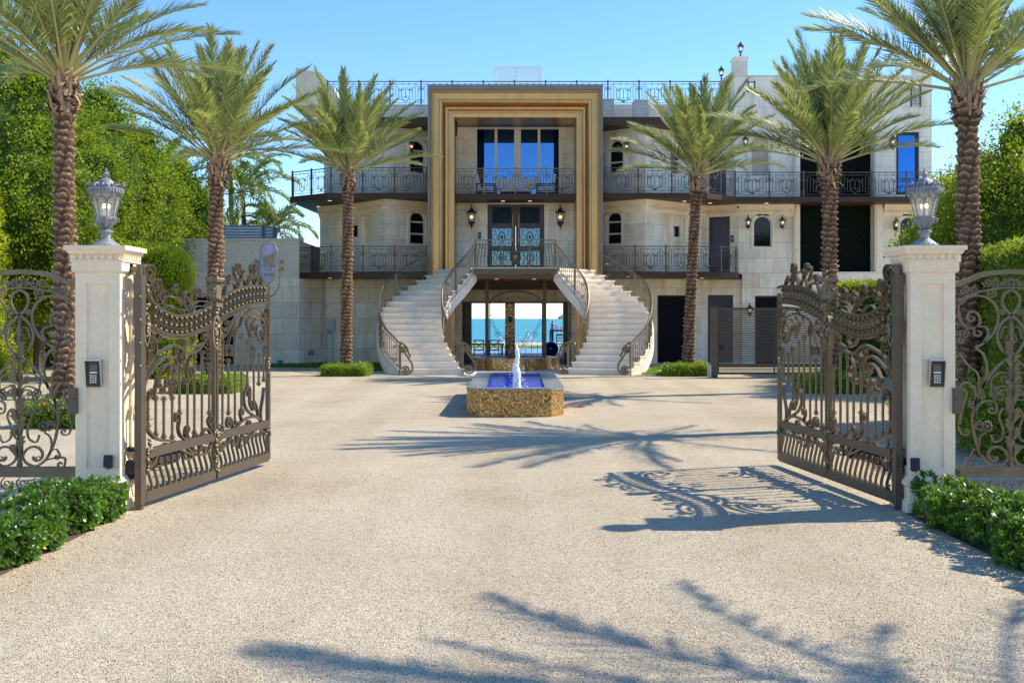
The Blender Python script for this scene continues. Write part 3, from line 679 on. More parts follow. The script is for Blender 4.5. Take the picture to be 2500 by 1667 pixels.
b = MB(); b.bb(PX(795, 48.6), -3.3, 48.91, 60, Z3 + 0.3, Z3 + 0.4); b.bb(3.3, PX(1790, 48.6), 48.91, 60, Z3 + 0.3, Z3 + 0.4); b.bb(-3.3, 3.3, 48.91, 54, Z3 + 0.28, Z3 + 0.4); b.bb(-10, -3.3, 59, 59.2, 3.8, Z3 + 0.29); b.bb(3.3, 9, 59, 59.2, 3.8, Z3 + 0.29); b.build('roof', 'concrete', house)
# ---- cornices under the second-floor slab ----
def cornice(pts, z1, z0, dent=True, parent=house, m='cornice_stone', dsp=0.16):
    b = MB(); n = len(pts)
    prof = [(0.0, z0), (0.05, z0), (0.05, z0 + 0.07), (0.09, z0 + 0.10), (0.09, z0 + 0.24), (0.17, z0 + 0.30), (0.17, z0 + 0.36), (0.24, z1 - 0.02), (0.24, z1), (0.0, z1)]
    N = []
    for i in range(n - 1):
        d = Vector((pts[i + 1][0] - pts[i][0], pts[i + 1][1] - pts[i][1])).normalized(); N.append(Vector((d.y, -d.x)))
    ms_ = []
    for i in range(n):
        a_ = N[max(0, i - 1)]; c_ = N[min(i, n - 2)]; mm = (a_ + c_).normalized(); ms_.append(mm / max(0.4, mm.dot(a_)))
    k = len(prof); vs = []
    for i in range(n):
        for o_, z in prof: vs.append((pts[i][0] + ms_[i].x * o_, pts[i][1] + ms_[i].y * o_, z))
    fs = [(i * k + a_, (i + 1) * k + a_, (i + 1) * k + (a_ + 1) % k, i * k + (a_ + 1) % k) for i in range(n - 1) for a_ in range(k)]
    b.add(vs, fs)
    if dent:
        for i in range(n - 1):
            p = Vector(pts[i]); q = Vector(pts[i + 1]); Ls = (q - p).length; d = (q - p).normalized(); c_ = int(Ls / dsp)
            for j in range(c_):
                s_ = p + d * (j + 0.5) * Ls / c_ + N[i] * 0.125
                b.box((s_.x, s_.y, z0 + 0.185), (dsp * 0.5, 0.07, 0.09), math.atan2(d.y, d.x))
    b.build('cornice', m, parent)
cornice([A, B, Cc, D, E], Z2B - 0.001, Z2B - 0.5); cornice([Fp, G, Hh, I, J, V2(1937, TZ)], Z2B - 0.001, Z2B - 0.5); cornice([V2(2156, TZ), V2(2275, TZ)], Z2B - 0.001, Z2B - 0.5)
# pilaster bumps of the corner niches
for (xa, Za, xb, Zb_) in ((821, 48.42, 834, 48.2), (877, 47.45, 890, 47.2), (1632, 46.85, 1642, 47.05), (1668, 47.55, 1678, 47.75)):
    p = V2(xa, Za); q = V2(xb, Zb_); d = Vector((q[0] - p[0], q[1] - p[1])); c_ = ((p[0] + q[0]) / 2 , (p[1] + q[1]) / 2 - 0.02)
    b = MB(); b.box((c_[0], c_[1], (Z1 + PZ(540, 48)) / 2), (d.length * 0.6, 0.16, PZ(540, 48) - Z1), math.atan2(d.y, d.x)); b.box((c_[0], c_[1], PZ(540, 48) + 0.06), (d.length * 0.9, 0.2, 0.12), math.atan2(d.y, d.x)); b.build('pilaster', 'cornice_stone', house)
# ---- the portal ----
PZF = 44.5; xo = PX(1472, PZF); zo = PZ(212, PZF)
pr = [(0, 0.35), (0, 0), (.118, 0), (.118, .05), (.14, .02), (.16, .02), (.175, .06), (.19, .03), (.21, .03), (.23, .12), (.455, .13), (.46, .2), (.47, .19)]
for i in range(7): t = i / 6 * math.pi / 2; pr.append((.47 + .15 * math.sin(t), .19 + .22 * (1 - math.cos(t))))
pr += [(.635, .50), (.65, .54)]
for i in range(6): t = i / 5 * math.pi; pr.append((.725 - .072 * math.cos(t), .56 - .08 * math.sin(t)))
pr += [(.80, .66), (.815, .70), (.88, .70), (.88, .76), (.90, .76), (1.03, .77), (1.05, .79), (1.05, 2.3)]
def port(lo, hi, m, name):
    b = MB(); P_ = pr[lo:hi]
    def pts4(u, v): k = 1.07; return [(-xo + u, PZF + v, 0.0), (-xo + u, PZF + v, zo - u * k), (xo - u, PZF + v, zo - u * k), (xo - u, PZF + v, 0.0)]
    for i in range(len(P_) - 1):
        a_ = pts4(*P_[i]); c_ = pts4(*P_[i + 1])
        for s_ in range(3): b.add([a_[s_], a_[s_ + 1], c_[s_ + 1], c_[s_]], [(0, 1, 2, 3)])
    b.build(name, m, house, smooth='auto')
port(0, 4, 'pewter', 'portal_border'); port(3, len(pr), 'gold_bronze', 'portal_frame')
b = MB()
for s_ in (-1, 1): b.bb(s_ * (xo - 0.02), s_ * (xo - 0.9), PZF + 0.8, PZF + 3, 0, zo - 0.2)
b.bb(-xo + 0.02, xo - 0.02, PZF + 0.84, PZF + 3.5, zo - 1.05, zo - 0.06); b.bb(-xo, xo, PZF + 0.0, PZF + 3.5, zo + 0.001, zo + 0.08); b.build('portal_core', 'pewter', house)
# portal interior
ix = PX(1418, 46.0)
b = MB(); b.prism([(-ix, 45.75), (ix, 45.75), (ix, 48.8), (-ix, 48.8)], Z2B - 0.03, Z2); b.build('balcony_slab', 'brown_fascia', house)
wi = frame_of((-ix, 46.9), (ix, 46.9))
dh = rect(PX(1190, 46.9) + ix, PX(1329, 46.9) + ix, Z1 + 0.01, Z2B - 0.1)
wall((-ix, 46.9), (ix, 46.9), Z1B, Z2B - 0.04, [dh])
wl = PX(1158, 48.5) + ix + 0.1; wr = PX(1371, 48.5) + ix + 0.1; Wx = ix + 0.1
wf = frame_of((-Wx, 48.5), (Wx, 48.5)); wh = rect(wl, wr, Z2 + 0.05, PZ(307, 48.5))
wall((-Wx, 48.5), (Wx, 48.5), Z2, zo - 0.2, [wh])
vb = [(PX(x, 48.5) + Wx, w_) for x, w_ in ((1211, 0.12), (1263.5, 0.3), (1316, 0.12))]
gw = window(wf, wh, 0.12, vbars=vb, mf='window_cream', mg='glass_blue', back=0.13)
b = MB(); b.bb(-3.3, 3.3, 48.81, 58, Z2B + .04, Z2 - .02); b.bb(-3.3, 3.3, 48.8, 58, Z1B, Z1 - .05); b.bb(-3.3, 3.3, 47.3, 58, Z2B - .1, Z2B + .03); b.build('floor_slab', 'soffit', house)
b = MB(); b.bb(-3.5, -3.31, 48.9, 58, 0, Z3); b.bb(3.31, 3.5, 48.9, 58, 0, Z3); b.build('wall', 'dark_wood', house)
b = MB(); b.bb(-3.3, 3.3, 53.9, 53.99, PZ(349, 53.9), Z3 + .27); b.build('ceiling_bulkhead', 'black_metal', house)
for s_ in (-1, 1):     # pleated curtains at both ends of the loggia window
    xe = (PX(1163, 48.9), PX(1182, 48.9)) if s_ < 0 else (PX(1352, 48.9), PX(1370, 48.9)); b = MB(); n = 24
    pts_ = [(xe[0] + (xe[1] - xe[0]) * i / n, 48.95 + .035 * math.sin(i * 1.9)) for i in range(n + 1)]
    b.add([(x, y, z) for z in (Z2 + .02, zo - .95) for x, y in pts_], [(i, i + 1, i + n + 2, i + n + 1) for i in range(n)]); b.build('curtain', 'curtain', house)
# portal ceiling / returns
b = MB(); b.bb(-ix, -ix + 0.12, 46.5, 48.4, Z2, zo - 0.9); b.bb(ix - 0.12, ix, 46.5, 48.4, Z2, zo - 0.9); b.build('wall', 'stone', house)
b = MB(); x_ = PX(1109, 46.5); b.bb(x_, x_ + 0.14, 46.2, 46.5, PZ(331, 46.4), PZ(282, 46.4)); b.build('speaker_box', 'brown_fascia', house)
# ---- front doors ----
x0, x1 = PX(1190, 46.9), PX(1329, 46.9); zb, zt_ = Z1 + 0.01, Z2B - 0.1; yd = 46.99
b = MB(); b.bb(x0, x0 + 0.09, yd, yd + 0.1, zb, zt_); b.bb(x1 - 0.09, x1, yd, yd + 0.1, zb, zt_); b.bb(x0 + 0.09, x1 - 0.09, yd, yd + 0.1, zt_ - 0.12, zt_); b.build('door_frame', 'door_bronze', house)
def scrollpanel(b, cx, cz, w_, h_, y, r=0.011):
    P = lambda L_: [(cx + u * w_ / 2, y, cz + v * h_ / 2) for u, v in L_]
    el = [(0.34 * math.cos(t * math.pi / 10), 0.62 * math.sin(t * math.pi / 10)) for t in range(20)]
    b.tube(P(el), r * 1.5, 4, closed=True); b.tube(P([(u * 0.72, v * 0.8) for u, v in el]), r, 4, closed=True)
    b.ball((cx, y, cz), 0.05, 6, sz=1.8)
    for sx in (1, -1):
        for sz in (1, -1):
            L_ = [(0.95, 0.0), (0.8, 0.25), (0.62, 0.6), (0.72, 0.85)] + [(0.72 + 0.16 * math.cos(a), 0.75 + 0.12 * math.sin(a)) for a in (1.2, 0.3, -0.8, -1.8, -2.8)]
            b.tube(P([(sx * u, sz * v) for u, v in L_]), r, 4)
            L_ = [(0.2, 0.7), (0.1, 0.92), (0.32, 0.97), (0.45, 0.82), (0.34, 0.74), (0.28, 0.82)]; b.tube(P([(sx * u, sz * v) for u, v in L_]), r, 4)
            L_ = [(0.34, 0.1), (0.55, 0.12), (0.66, 0.3), (0.54, 0.36), (0.5, 0.26)]; b.tube(P([(sx * u, sz * v) for u, v in L_]), r, 4)
for s_ in (-1, 1):
    a0, a1 = (x0 + 0.09, PX(1259, 46.9) - 0.01) if s_ < 0 else (PX(1259, 46.9) + 0.01, x1 - 0.09)
    px = (PX(1201.5, 46.9), PX(1248.5, 46.9)) if s_ < 0 else (PX(1270, 46.9), PX(1317.5, 46.9))
    rows = [(PZ(545, 46.9), PZ(501, 46.9)), (PZ(600, 46.9), PZ(557, 46.9)), (PZ(647, 46.9), PZ(612, 46.9))]
    b = MB(); b.bb(a0, px[0], yd + .01, yd + .09, zb, zt_ - 0.12); b.bb(px[1], a1, yd + .01, yd + .09, zb, zt_ - 0.12)
    zz = [zt_ - 0.12] + [v for r_ in rows for v in (r_[1], r_[0])] + [zb]
    for i in range(0, 8, 2): b.bb(px[0], px[1], yd + .012, yd + .088, zz[i + 1], zz[i])
    df = b.build('door', 'door_bronze', house)
    for r_ in rows: g = MB(); g.bb(px[0], px[1], yd + .06, yd + .07, r_[0], r_[1]); g.build('pane', 'glass_door', df)
    for r_ in rows: g = MB(); scrollpanel(g, (px[0] + px[1]) / 2, (r_[0] + r_[1]) / 2, px[1] - px[0], r_[1] - r_[0], yd + .03); g.build('grille', 'black_metal', df)
    g = MB(); xh = (a1 - 0.12) if s_ < 0 else (a0 + 0.12)
    g.tube([(xh, yd - .01, PZ(520, 46.9)), (xh, yd - .07, PZ(523, 46.9)), (xh, yd - .07, PZ(590, 46.9)), (xh, yd - .01, PZ(593, 46.9))], 0.025, 6); g.build('handle', 'gold_bronze', df)
# ---- breezeway under the landing ----
def bx_(m, name, *bs):
    b = MB()
    for q in bs: b.bb(*q)
    return b.build(name, m, house)
hx = PX(1131, 48)      # half width (negative)
bx_('brown_fascia', 'beam', (-3.3, 3.3, 46.0, 46.3, 3.25, 3.70))
bx_('soffit', 'ceiling', (-3.3, 3.3, 46.31, 58, 3.26, 3.4))
bx_('stone', 'wall', (-3.3, 3.3, 48.0, 48.25, PZ(737, 48), 3.255), (-3.3, PX(1131, 48), 46.4, 47.99, 0, 3.255), (PX(1391, 48), 3.3, 46.4, 47.99, 0, 3.255))
bx_('dark_wood', 'door_jamb', (PX(1134, 48), PX(1151, 48), 47.9, 48.6, 0, PZ(737, 48)), (PX(1375, 48), PX(1387, 48), 47.9, 48.6, 0, PZ(737, 48)), (-2.3, 2.3, 47.9, 48.3, PZ(740.5, 48), PZ(737.001, 48)))
bx_('taupe_metal', 'post', (PX(1184.5, 45.9), PX(1193.5, 45.9), 45.8, 45.99, 0, 3.69)), bx_('taupe_metal', 'post', (PX(1325.5, 45.9), PX(1334, 45.9), 45.8, 45.99, 0, 3.69))
mc = bx_('dark_gold_mosaic', 'mosaic_column', (PX(1233, 49), PX(1257.5, 49), 49, 49.5, 0, 3.25))
b = MB(); b.bb(PX(1240, 49), PX(1250, 49), 48.95, 48.998, PZ(786, 49), PZ(773, 49)); b.build('plaque', 'black_metal', mc)
# dark inside of the ground floor so no daylight leaks in from behind
bx_('dark_wood', 'wall', (-12, PX(1134, 48) - 0.02, 49.2, 49.4, 0, 3.7), (PX(1391, 48) + 0.05, 10.4, 50.2, 50.4, 0, 3.7), (-12, -11.8, 49.4, 59, 0, 3.7))
# arched ornamental gate in front of the breezeway
ag = thing('arched_gate', 'thin dark iron gate with an arched top standing in the breezeway', 'gate', (0, 45.9, 0))
xa, xb = PX(1196, 45.9), PX(1324, 45.9); yg = 45.88
b = MB(); b.tube([(xa, yg, 0), (xa, yg, PZ(737, 45.9))], 0.025, 4); b.tube([(xb, yg, 0), (xb, yg, PZ(737, 45.9))], 0.025, 4)
for rr in (1.0, 0.93):
    b.tube([((xa + xb) / 2 - (xb - xa) / 2 * rr * math.cos(math.pi * i / 20), yg, PZ(740, 45.9) + 0.52 * rr * math.sin(math.pi * i / 20)) for i in range(21)], 0.018, 4)
b.build('frame', 'wrought_brown', ag)
b = MB()
def T2(L_, r=0.010, bb_=None): (bb_ or b).tube([(x, yg, z) for x, z in L_], r, 4)
for s_ in (-1, 1):
    X = lambda u: (xa + xb) / 2 + s_ * u
    hw = (xb - xa) / 2
    T2([(X(hw), 2.2), (X(hw - 0.25), 1.6), (X(hw - .7), 1.05), (X(.15), .55)]); T2([(X(hw), 1.9), (X(hw - .35), 1.3), (X(hw - .45), .95)])
    T2([(X(p_[0]), p_[1]) for p_ in spiral((hw - .3, 1.3), .14, 0, 1.6)]); T2([(X(p_[0]), p_[1]) for p_ in spiral((hw - .75, .95), .13, 2, 1.6)])
    for u, z in ((.15, .55), (.4, .78), (.65, .95), (.9, 1.0)): T2([(X(u), 0.05), (X(u), z)])
    T2([(X(p_[0]), p_[1]) for p_ in spiral((.35, .3), .16, 1, 1.5)]); T2([(X(p_[0]), p_[1]) for p_ in spiral((.8, .3), .16, 1, 1.5)])
    for k in range(4): T2([(X(p_[0]), p_[1]) for p_ in spiral((.15 + k * .27, PZ(728, 46) + .02 - .05 * k), .11, 2, 1.5)])
    T2([(X(hw), 2.65), (X(hw - .12), 2.55), (X(hw - .2), 2.7), (X(hw - .45), 2.72)]); T2([(X(hw), 2.4), (X(hw - .15), 2.35), (X(hw - .1), 2.5)])
b.tube([(xa, yg, .05), (xb, yg, .05)], .015, 4)
b.build('scrollwork', 'wrought_brown', ag)
# =============== railings ===============
def panel_mb(kind, r=0.010):
    """one panel, 1 m wide (x 0..1), z 0..1.0 above its slab, in the xz plane; heart or fan motif"""
    b = MB()
    T = lambda L_, q=r: b.tube([(x, 0, z) for x, z in L_], q, 4)
    zb, zt = 0.12, 0.90
    def ztop(u): return 0.60 + 0.28 * (abs(u) / 0.5) ** 0.8 if abs(u) < 0.42 else 0.86
    def zbot(u): return zb + 0.20 - 0.24 * abs(abs(u) - 0.26) / 0.26 * 0.7
    for u in (-.40, -.31, -.22, -.13, .13, .22, .31, .40): T([(.5 + u, zbot(u)), (.5 + u, ztop(u) + .02)])
    T([(.5, .30 if kind == 'heart' else zb), (.5, zt - .14)])
    for s in (1, -1):
        X = lambda u: .5 + s * u
        top = [(.47, .76), (.43, .84), (.34, .86), (.25, .80), (.15, .70), (.07, .68)]
        T([(X(u), z) for u, z in [(p.x, p.y) for p in catmull([Vector((a, c, 0)) for a, c in top], 4)]])
        T([(X(u), z) for u, z in spiral((.07, .745), .055, -1.57, 1.2)])
        T([(X(u), z) for u, z in spiral((.44, .72), .05, 1.2, -1.3)]); T([(X(u), z) for u, z in spiral((.19, .655), .04, 1.57, 1.1)])
        low = [(.0, zb + .02), (.10, zb + .11), (.24, zb + .13), (.36, zb + .07), (.46, zb + .02)]
        T([(X(p.x), p.y) for p in catmull([Vector((a, c, 0)) for a, c in low], 4)])
        T([(X(u), z) for u, z in spiral((.45, zb + .10), .045, -1.4, 1.3)])
        if kind == 'heart':
            T([(X(p.x), p.y) for p in catmull([Vector(q) for q in ((0, zb + .02, 0), (.06, zb + .12, 0), (.10, zb + .20, 0), (.085, zb + .26, 0), (.045, zb + .275, 0), (.012, zb + .245, 0), (.02, zb + .21, 0))], 4)])
        else:
            T([(X(p.x), p.y) for p in catmull([Vector(q) for q in ((0, zb, 0), (.05, zb + .13, 0), (.13, zb + .22, 0), (.19, zb + .2, 0), (.18, zb + .13, 0), (.14, zb + .14, 0))], 4)])
            T([(X(p.x), p.y) for p in catmull([Vector(q) for q in ((0, zb, 0), (.1, zb + .08, 0), (.2, zb + .11, 0))], 4)])
        for k in (.1, .32): T([(X(u), z) for u, z in spiral((k, zt + .055), .035, -1.57, .9 * s)])
    return b
_pm = {}
def panel_mesh(kind, m, r=0.010):
    key = (kind, m)
    if key not in _pm:
        o = panel_mb(kind, r).build('panel', m, None, origin=(0, 0, 0)); _pm[key] = o.data; bpy.data.objects.remove(o)
    return _pm[key]
def railing(pts, label, m='rail_iron', h=1.08, pw=1.38, group='balcony railings', name='railing', start=0, cat='railing'):
    t = thing(name, label, cat, tuple(pts[0]), group=group)
    inv = Matrix.Translation(-Vector(pts[0]))
    rb = MB(); k = start
    P = [Vector(p) for p in pts]
    for a, c in zip(P[:-1], P[1:]):
        d = c - a; L_ = d.length; n = max(1, round(L_ / pw)); ang = math.atan2(d.y, d.x); u = d / n
        for hh, w_ in ((h - .02, .045), (h - .14, .02), (.10, .025)):
            rb.box((a + d / 2) + Vector((0, 0, hh)), (L_, w_, w_ * 0.8), ang)
        for i in range(n):
            p = a + u * i
            o = bpy.data.objects.new('panel', panel_mesh('heart' if k % 2 == 0 else 'fan', m)); C.objects.link(o); k += 1
            o.location = p; o.rotation_euler = (0, 0, ang); o.scale = (u.length, 1, (h - .14) / .94 * 1.0); o.parent = t; o.matrix_parent_inverse = inv
            pb = MB(); pb.box(p + Vector((0, 0, (h + .07) / 2 - .02)), (.06, .06, h + .07), ang); pb.build('post', m, t)
    pb = MB(); pb.box(P[-1] + Vector((0, 0, (h + .07) / 2 - .02)), (.06, .06, h + .07)); pb.build('post', m, t)
    rb.build('handrail', m, t)
    return t
def V3(x, Z, z): return (PX(x, Z), Z, z)
zt1, zt2 = Z1, Z2
railing([V3(716, 49.8, Z2), V3(714, 47.05, Z2), V3(808, 45.62, Z2), V3(1041, 45.62, Z2)], 'dark iron railing with hearts on the upper left balcony above the low garage wing')
railing([V3(716, 49.8, Z1), V3(716, 47.15, Z1), V3(809, 45.62, Z1), V3(1041, 45.62, Z1)], 'dark iron railing on the lower left balcony behind the left staircase')
railing([V3(1476, 45.62, Z2), V3(1722, 45.62, Z2), V3(1795, 47.02, Z2), V3(2296, 47.02, Z2)], 'long iron railing on the upper right balcony running past the dark panels')
railing([V3(1476, 45.62, Z1), V3(1700, 45.62, Z1), V3(1760, 45.8, Z1), V3(1797, 46.3, Z1), V3(1797, 47.9, Z1)], 'iron railing on the lower right balcony in front of the small purple door')
railing([(PX(1105, 45.9), 45.85, Z2), (PX(1411, 45.9), 45.85, Z2)], 'iron railing across the upper balcony inside the golden portal', pw=1.3, m='stair_iron')
railing([V3(800, 48.75, 11.56), V3(1788, 48.75, 11.56)], 'iron railing along the roof edge of the house', pw=1.36)
b_ = railing([V3(2225, 47.99, PZ(260, 48)), V3(2247, 47.99, PZ(260, 48))], 'small iron grille in the notch of the right tower', pw=.5, h=1.1, name='grille', cat='grille', group=None)
railing([V3(1827, 47.99, PZ(226, 48)), V3(1842, 47.99, PZ(226, 48))], 'small dark iron grille in the slot by the left merlon', pw=.4, h=.45, name='grille', cat='grille', group=None)

# =============== curved stairs ===============
OUT = {0: (-4.02, 38.05), 1: (-4.2, 38.35), 2: (-4.45, 38.65), 3: (-4.67, 38.95), 5: (-4.93, 39.6), 7: (-5.08, 40.4), 9: (-5.12, 41.25), 11: (-5.0, 42.1), 12: (-4.8, 42.5), 13: (-4.55, 42.85), 14: (-4.27, 43.2), 15: (-3.95, 43.55), 16: (-3.6, 43.85), 17: (-3.2, 44.1), 18: (-2.75, 44.3), 19: (-2.3, 44.4)}
INN = {0: (-1.85, 38.6), 1: (-2.02, 38.8), 2: (-2.18, 39.05), 3: (-2.34, 39.3), 5: (-2.58, 39.85), 7: (-2.72, 40.4), 9: (-2.76, 40.95), 11: (-2.66, 41.4), 13: (-2.4, 41.75), 15: (-2.02, 42.0), 16: (-1.85, 42.15), 17: (-1.68, 42.3), 18: (-1.54, 42.5), 19: (-1.5, 42.8)}
NS = 18; RH = Z1 / NS
def interp(T, n):
    ks = sorted(T)
    v = [Vector((T[k][0], T[k][1], 0)) for k in ks]
    for i in range(len(ks) - 1):
        if ks[i] <= n <= ks[i + 1]:
            p0 = v[max(0, i - 1)]; p1 = v[i]; p2 = v[i + 1]; p3 = v[min(len(v) - 1, i + 2)]; t = (n - ks[i]) / (ks[i + 1] - ks[i])
            m1 = (p2 - p0) / (ks[i + 1] - ks[max(0, i - 1)]) * (ks[i + 1] - ks[i]); m2 = (p3 - p1) / (ks[min(len(v) - 1, i + 2)] - ks[i]) * (ks[i + 1] - ks[i])
            return (2 * t ** 3 - 3 * t * t + 1) * p1 + (t ** 3 - 2 * t * t + t) * m1 + (-2 * t ** 3 + 3 * t * t) * p2 + (t ** 3 - t * t) * m2
    return v[-1]
def make_stair():
    st = thing('curved_staircase', 'pale stone horseshoe staircase rising from the drive on the left of the fountain', 'staircase', (-3.4, 39.5, 0))
    b = MB()
    for n in range(1, NS + 1):   # tread n between line n-1.. n
        o0, o1, i0, i1 = interp(OUT, n - 1), interp(OUT, n), interp(INN, n - 1), interp(INN, n)
        # riser at n-1 line, tread from line n-1 to n at height n*RH
        z = n * RH; zl = max(0.0, z - RH - 0.42); zl2 = max(0.0, z - 0.42)
        mids = 5
        lo, li = [], []
        q = lambda a, c, t: a + (c - a) * t
        vs = []
        for k in range(2):
            oo, ii = (o0, i0) if k == 0 else (o1, i1)
            zz = zl if k == 0 else zl2
            vs += [(oo.x, oo.y, zz), (ii.x, ii.y, zz), (oo.x, oo.y, z - .055), (ii.x, ii.y, z - .055)]
        b.add(vs, [(0, 1, 3, 2), (0, 2, 6, 4), (1, 5, 7, 3), (0, 4, 5, 1), (4, 6, 7, 5)])
    b.build('flight', 'step_stone', st)
    b = MB()
    for n in range(1, NS + 1):
        o0, o1, i0, i1 = interp(OUT, n - 1), interp(OUT, n), interp(INN, n - 1), interp(INN, n)
        z = n * RH; d = (o1 - o0 + i1 - i0).normalized() * -0.055; sd = (o0 - i0).normalized() * 0.02
        poly = [o0 + d + sd, i0 + d - sd, i1 - sd, o1 + sd]
        vs = [(p.x, p.y, z - .055) for p in poly] + [(p.x, p.y, z) for p in poly]
        b.add(vs, [(3, 2, 1, 0), (4, 5, 6, 7), (0, 1, 5, 4), (1, 2, 6, 5), (2, 3, 7, 6), (3, 0, 4, 7)])
    b.build('treads', 'step_stone', st)
    # smooth stringers on both sides
    for T, sgn in ((OUT, -1), (INN, 1)):
        b = MB(); N = 54; vs = []
        for k in range(N + 1):
            n = k / N * NS; p = interp(T, n); q = interp(T, min(NS + .9, n + .1)); t = (q - p).normalized(); nn = Vector((-t.y, t.x, 0)) * (-sgn) * -1
            c = interp(OUT, n) + interp(INN, n); nn = (p - c / 2).normalized()
            z1_ = n * RH + .06; z0_ = max(0, n * RH - .48)
            if sgn > 0 and n > 14: z0_ = n * RH - .48
            for o_ in (.0, .06): vs += [(p.x + nn.x * (o_ + .022), p.y + nn.y * (o_ + .022), z0_), (p.x + nn.x * (o_ + .022), p.y + nn.y * (o_ + .022), max(z1_ - .12, z0_ + .02))]
        fs = []
        for k in range(N):
            a = k * 4; c = a + 4
            fs += [(a, c, c + 1, a + 1), (a + 2, a + 3, c + 3, c + 2), (a + 1, c + 1, c + 3, a + 3), (a, a + 2, c + 2, c)]
        fs += [(0, 1, 3, 2), (N * 4, N * 4 + 2, N * 4 + 3, N * 4 + 1)]
        b.add(vs, fs); b.build('stringer', 'step_stone', st)
    return st
def stair_rail(T, n0, n1, label, cm='stair_iron'):
    t = thing('stair_railing', label, 'railing', tuple(interp(T, n0)), group='stair railings')
    h = 1.02
    pt = lambda n, dz: Vector((interp(T, n).x, interp(T, n).y, max(n, .6) * RH + dz))
    N = 60; ns = [n0 + (n1 - n0) * k / N for k in range(N + 1)]
    b = MB(); b.sweep([pt(n, h) for n in ns], [(-.03, -.02), (.03, -.02), (.035, .01), (0, .03), (-.035, .01)], up=(0, 0, 1))
    hr = b.build('handrail', cm, t, smooth='auto')
    b = MB(); b.sweep([pt(n, .16) for n in ns], [(-.015, -.012), (.015, -.012), (.015, .012), (-.015, .012)], up=(0, 0, 1))
    b.sweep([pt(n, h - .12) for n in ns], [(-.012, -.01), (.012, -.01), (.012, .01), (-.012, .01)], up=(0, 0, 1)); b.build('lower_rail', cm, t)
    n = n0 + .25; k = 0
    while n < n1:
        p = pt(n, 0); ph = k % 8; b = MB()
        zz0, zz1 = .16, h - .12
        if ph in (3, 4): zz1 = h - .3
        b.tube([p + Vector((0, 0, zz0)), p + Vector((0, 0, zz1))], .011, 4)
        if ph == 3:   # scroll pair with leaf
            q = pt(n + .22, 0); d = (q - p); d.z = 0; d.normalize()
            for s in (1, -1):
                b.tube([p + d * (u * s + .0) + Vector((0, 0, z)) for u, z in spiral((.07, h - .28), .07, 3.14, 1.3 * -1)], .010, 4)
                b.tube([p + d * (u * s) + Vector((0, 0, z)) for u, z in [(0, .17), (.06, .3), (.13, .36), (.16, .3), (.12, .27)]], .010, 4)
            b.ball(p + Vector((0, 0, h - .32)), .03, 6); b.ball(p + Vector((0, 0, .3)), .028, 6)
        if ph in (0, 6): b.ball(p + Vector((0, 0, h - .2)), .025, 6)
        b.build('baluster', cm, t); n += .30 if T is OUT else .42; k += 1
    for n in [n0 + .02] + [n0 + (n1 - n0) * f for f in (.27, .52, .76)] + [n1]:
        b = MB(); b.tube([pt(n, -.35 if n > n0 + 1 else -.12), pt(n, h - .01)], .042, 4); b.build('post', cm, t)
    # scroll volutes at the foot
    p = pt(n0, 0); d = Vector((.94, -.34, 0)); p.z = 0
    bz = .6 * RH
    b = MB(); Q = lambda L_: [p + d * u * 1.25 + Vector((0, 0, z)) for u, z in L_]
    up_ = d.cross(Vector((0, 0, 1)))
    flat = [(-.03, -.012), (.03, -.012), (.03, .012), (-.03, .012)]
    fl2 = [(a_, c_) for c_, a_ in flat]
    top = [(0, h + bz), (.12, h + bz - .08), (.22, h + bz - .22), (.26, h + bz - .38), (.31, h + bz - .47), (.27, h + bz - .5)]
    b.sweep([v for v in catmull(Q(top), 4)], flat, up=up_)
    b.sweep(Q(spiral((.1, h + bz - .23), .13, 1.2, -1.6)), flat, up=up_)
    low = [(.04, h + bz - .36), (.10, .85), (.24, .62), (.36, .42), (.38, .24), (.30, .09), (.19, .05)]
    b.sweep([v for v in catmull(Q(low), 4)], flat, up=up_); b.sweep(Q(spiral((.18, .20), .15, -1.57, -1.7)), flat, up=up_)
    b.ball(p + d * .18 + Vector((0, 0, .2)), .035, 6); b.ball(p + d * .1 + Vector((0, 0, h + bz - .23)), .035, 6)
    b.build('volute', cm, t)
    return t
sL = make_stair(); sR = mirror_tree(sL); sR['label'] = 'pale stone horseshoe staircase rising from the drive on the right of the fountain'
for T, n0, n1, lab in ((OUT, .1, 16.3, 'outer curved railing of the %s staircase ending at the golden portal'), (INN, .1, 17.9, 'inner curved railing of the %s staircase next to the round fountain')):
    a_ = stair_rail(T, n0, n1, lab % 'left'); c_ = mirror_tree(a_); c_['label'] = lab % 'right'
# landing
ld = thing('landing', 'dark fascia landing slab bridging the two staircases in front of the doors', 'landing', (0, 43, Z1))
b = MB(); b.prism([(-1.56, 42.05), (1.56, 42.05), (1.62, 42.75), (2.5, 44.45), (2.5, 46.88), (-2.5, 46.88), (-2.5, 44.45), (-1.62, 42.75)], Z1 - .27, Z1 - .03); b.build('slab', 'taupe_metal', ld)
b = MB(); b.prism([(-1.58, 42.02), (1.58, 42.02), (1.64, 42.75), (2.52, 44.42), (2.52, 46.88), (-2.52, 46.88), (-2.52, 44.42), (-1.64, 42.75)], Z1 - .029, Z1); b.build('paving', 'step_stone', ld)
b = MB(); b.prism([(-1.45, 42.4), (1.45, 42.4), (2.2, 44.4), (3.0, 46.0), (-3.0, 46.0), (-2.2, 44.4)], Z1 - .40, Z1 - .271); b.build('soffit', 'soffit', ld)
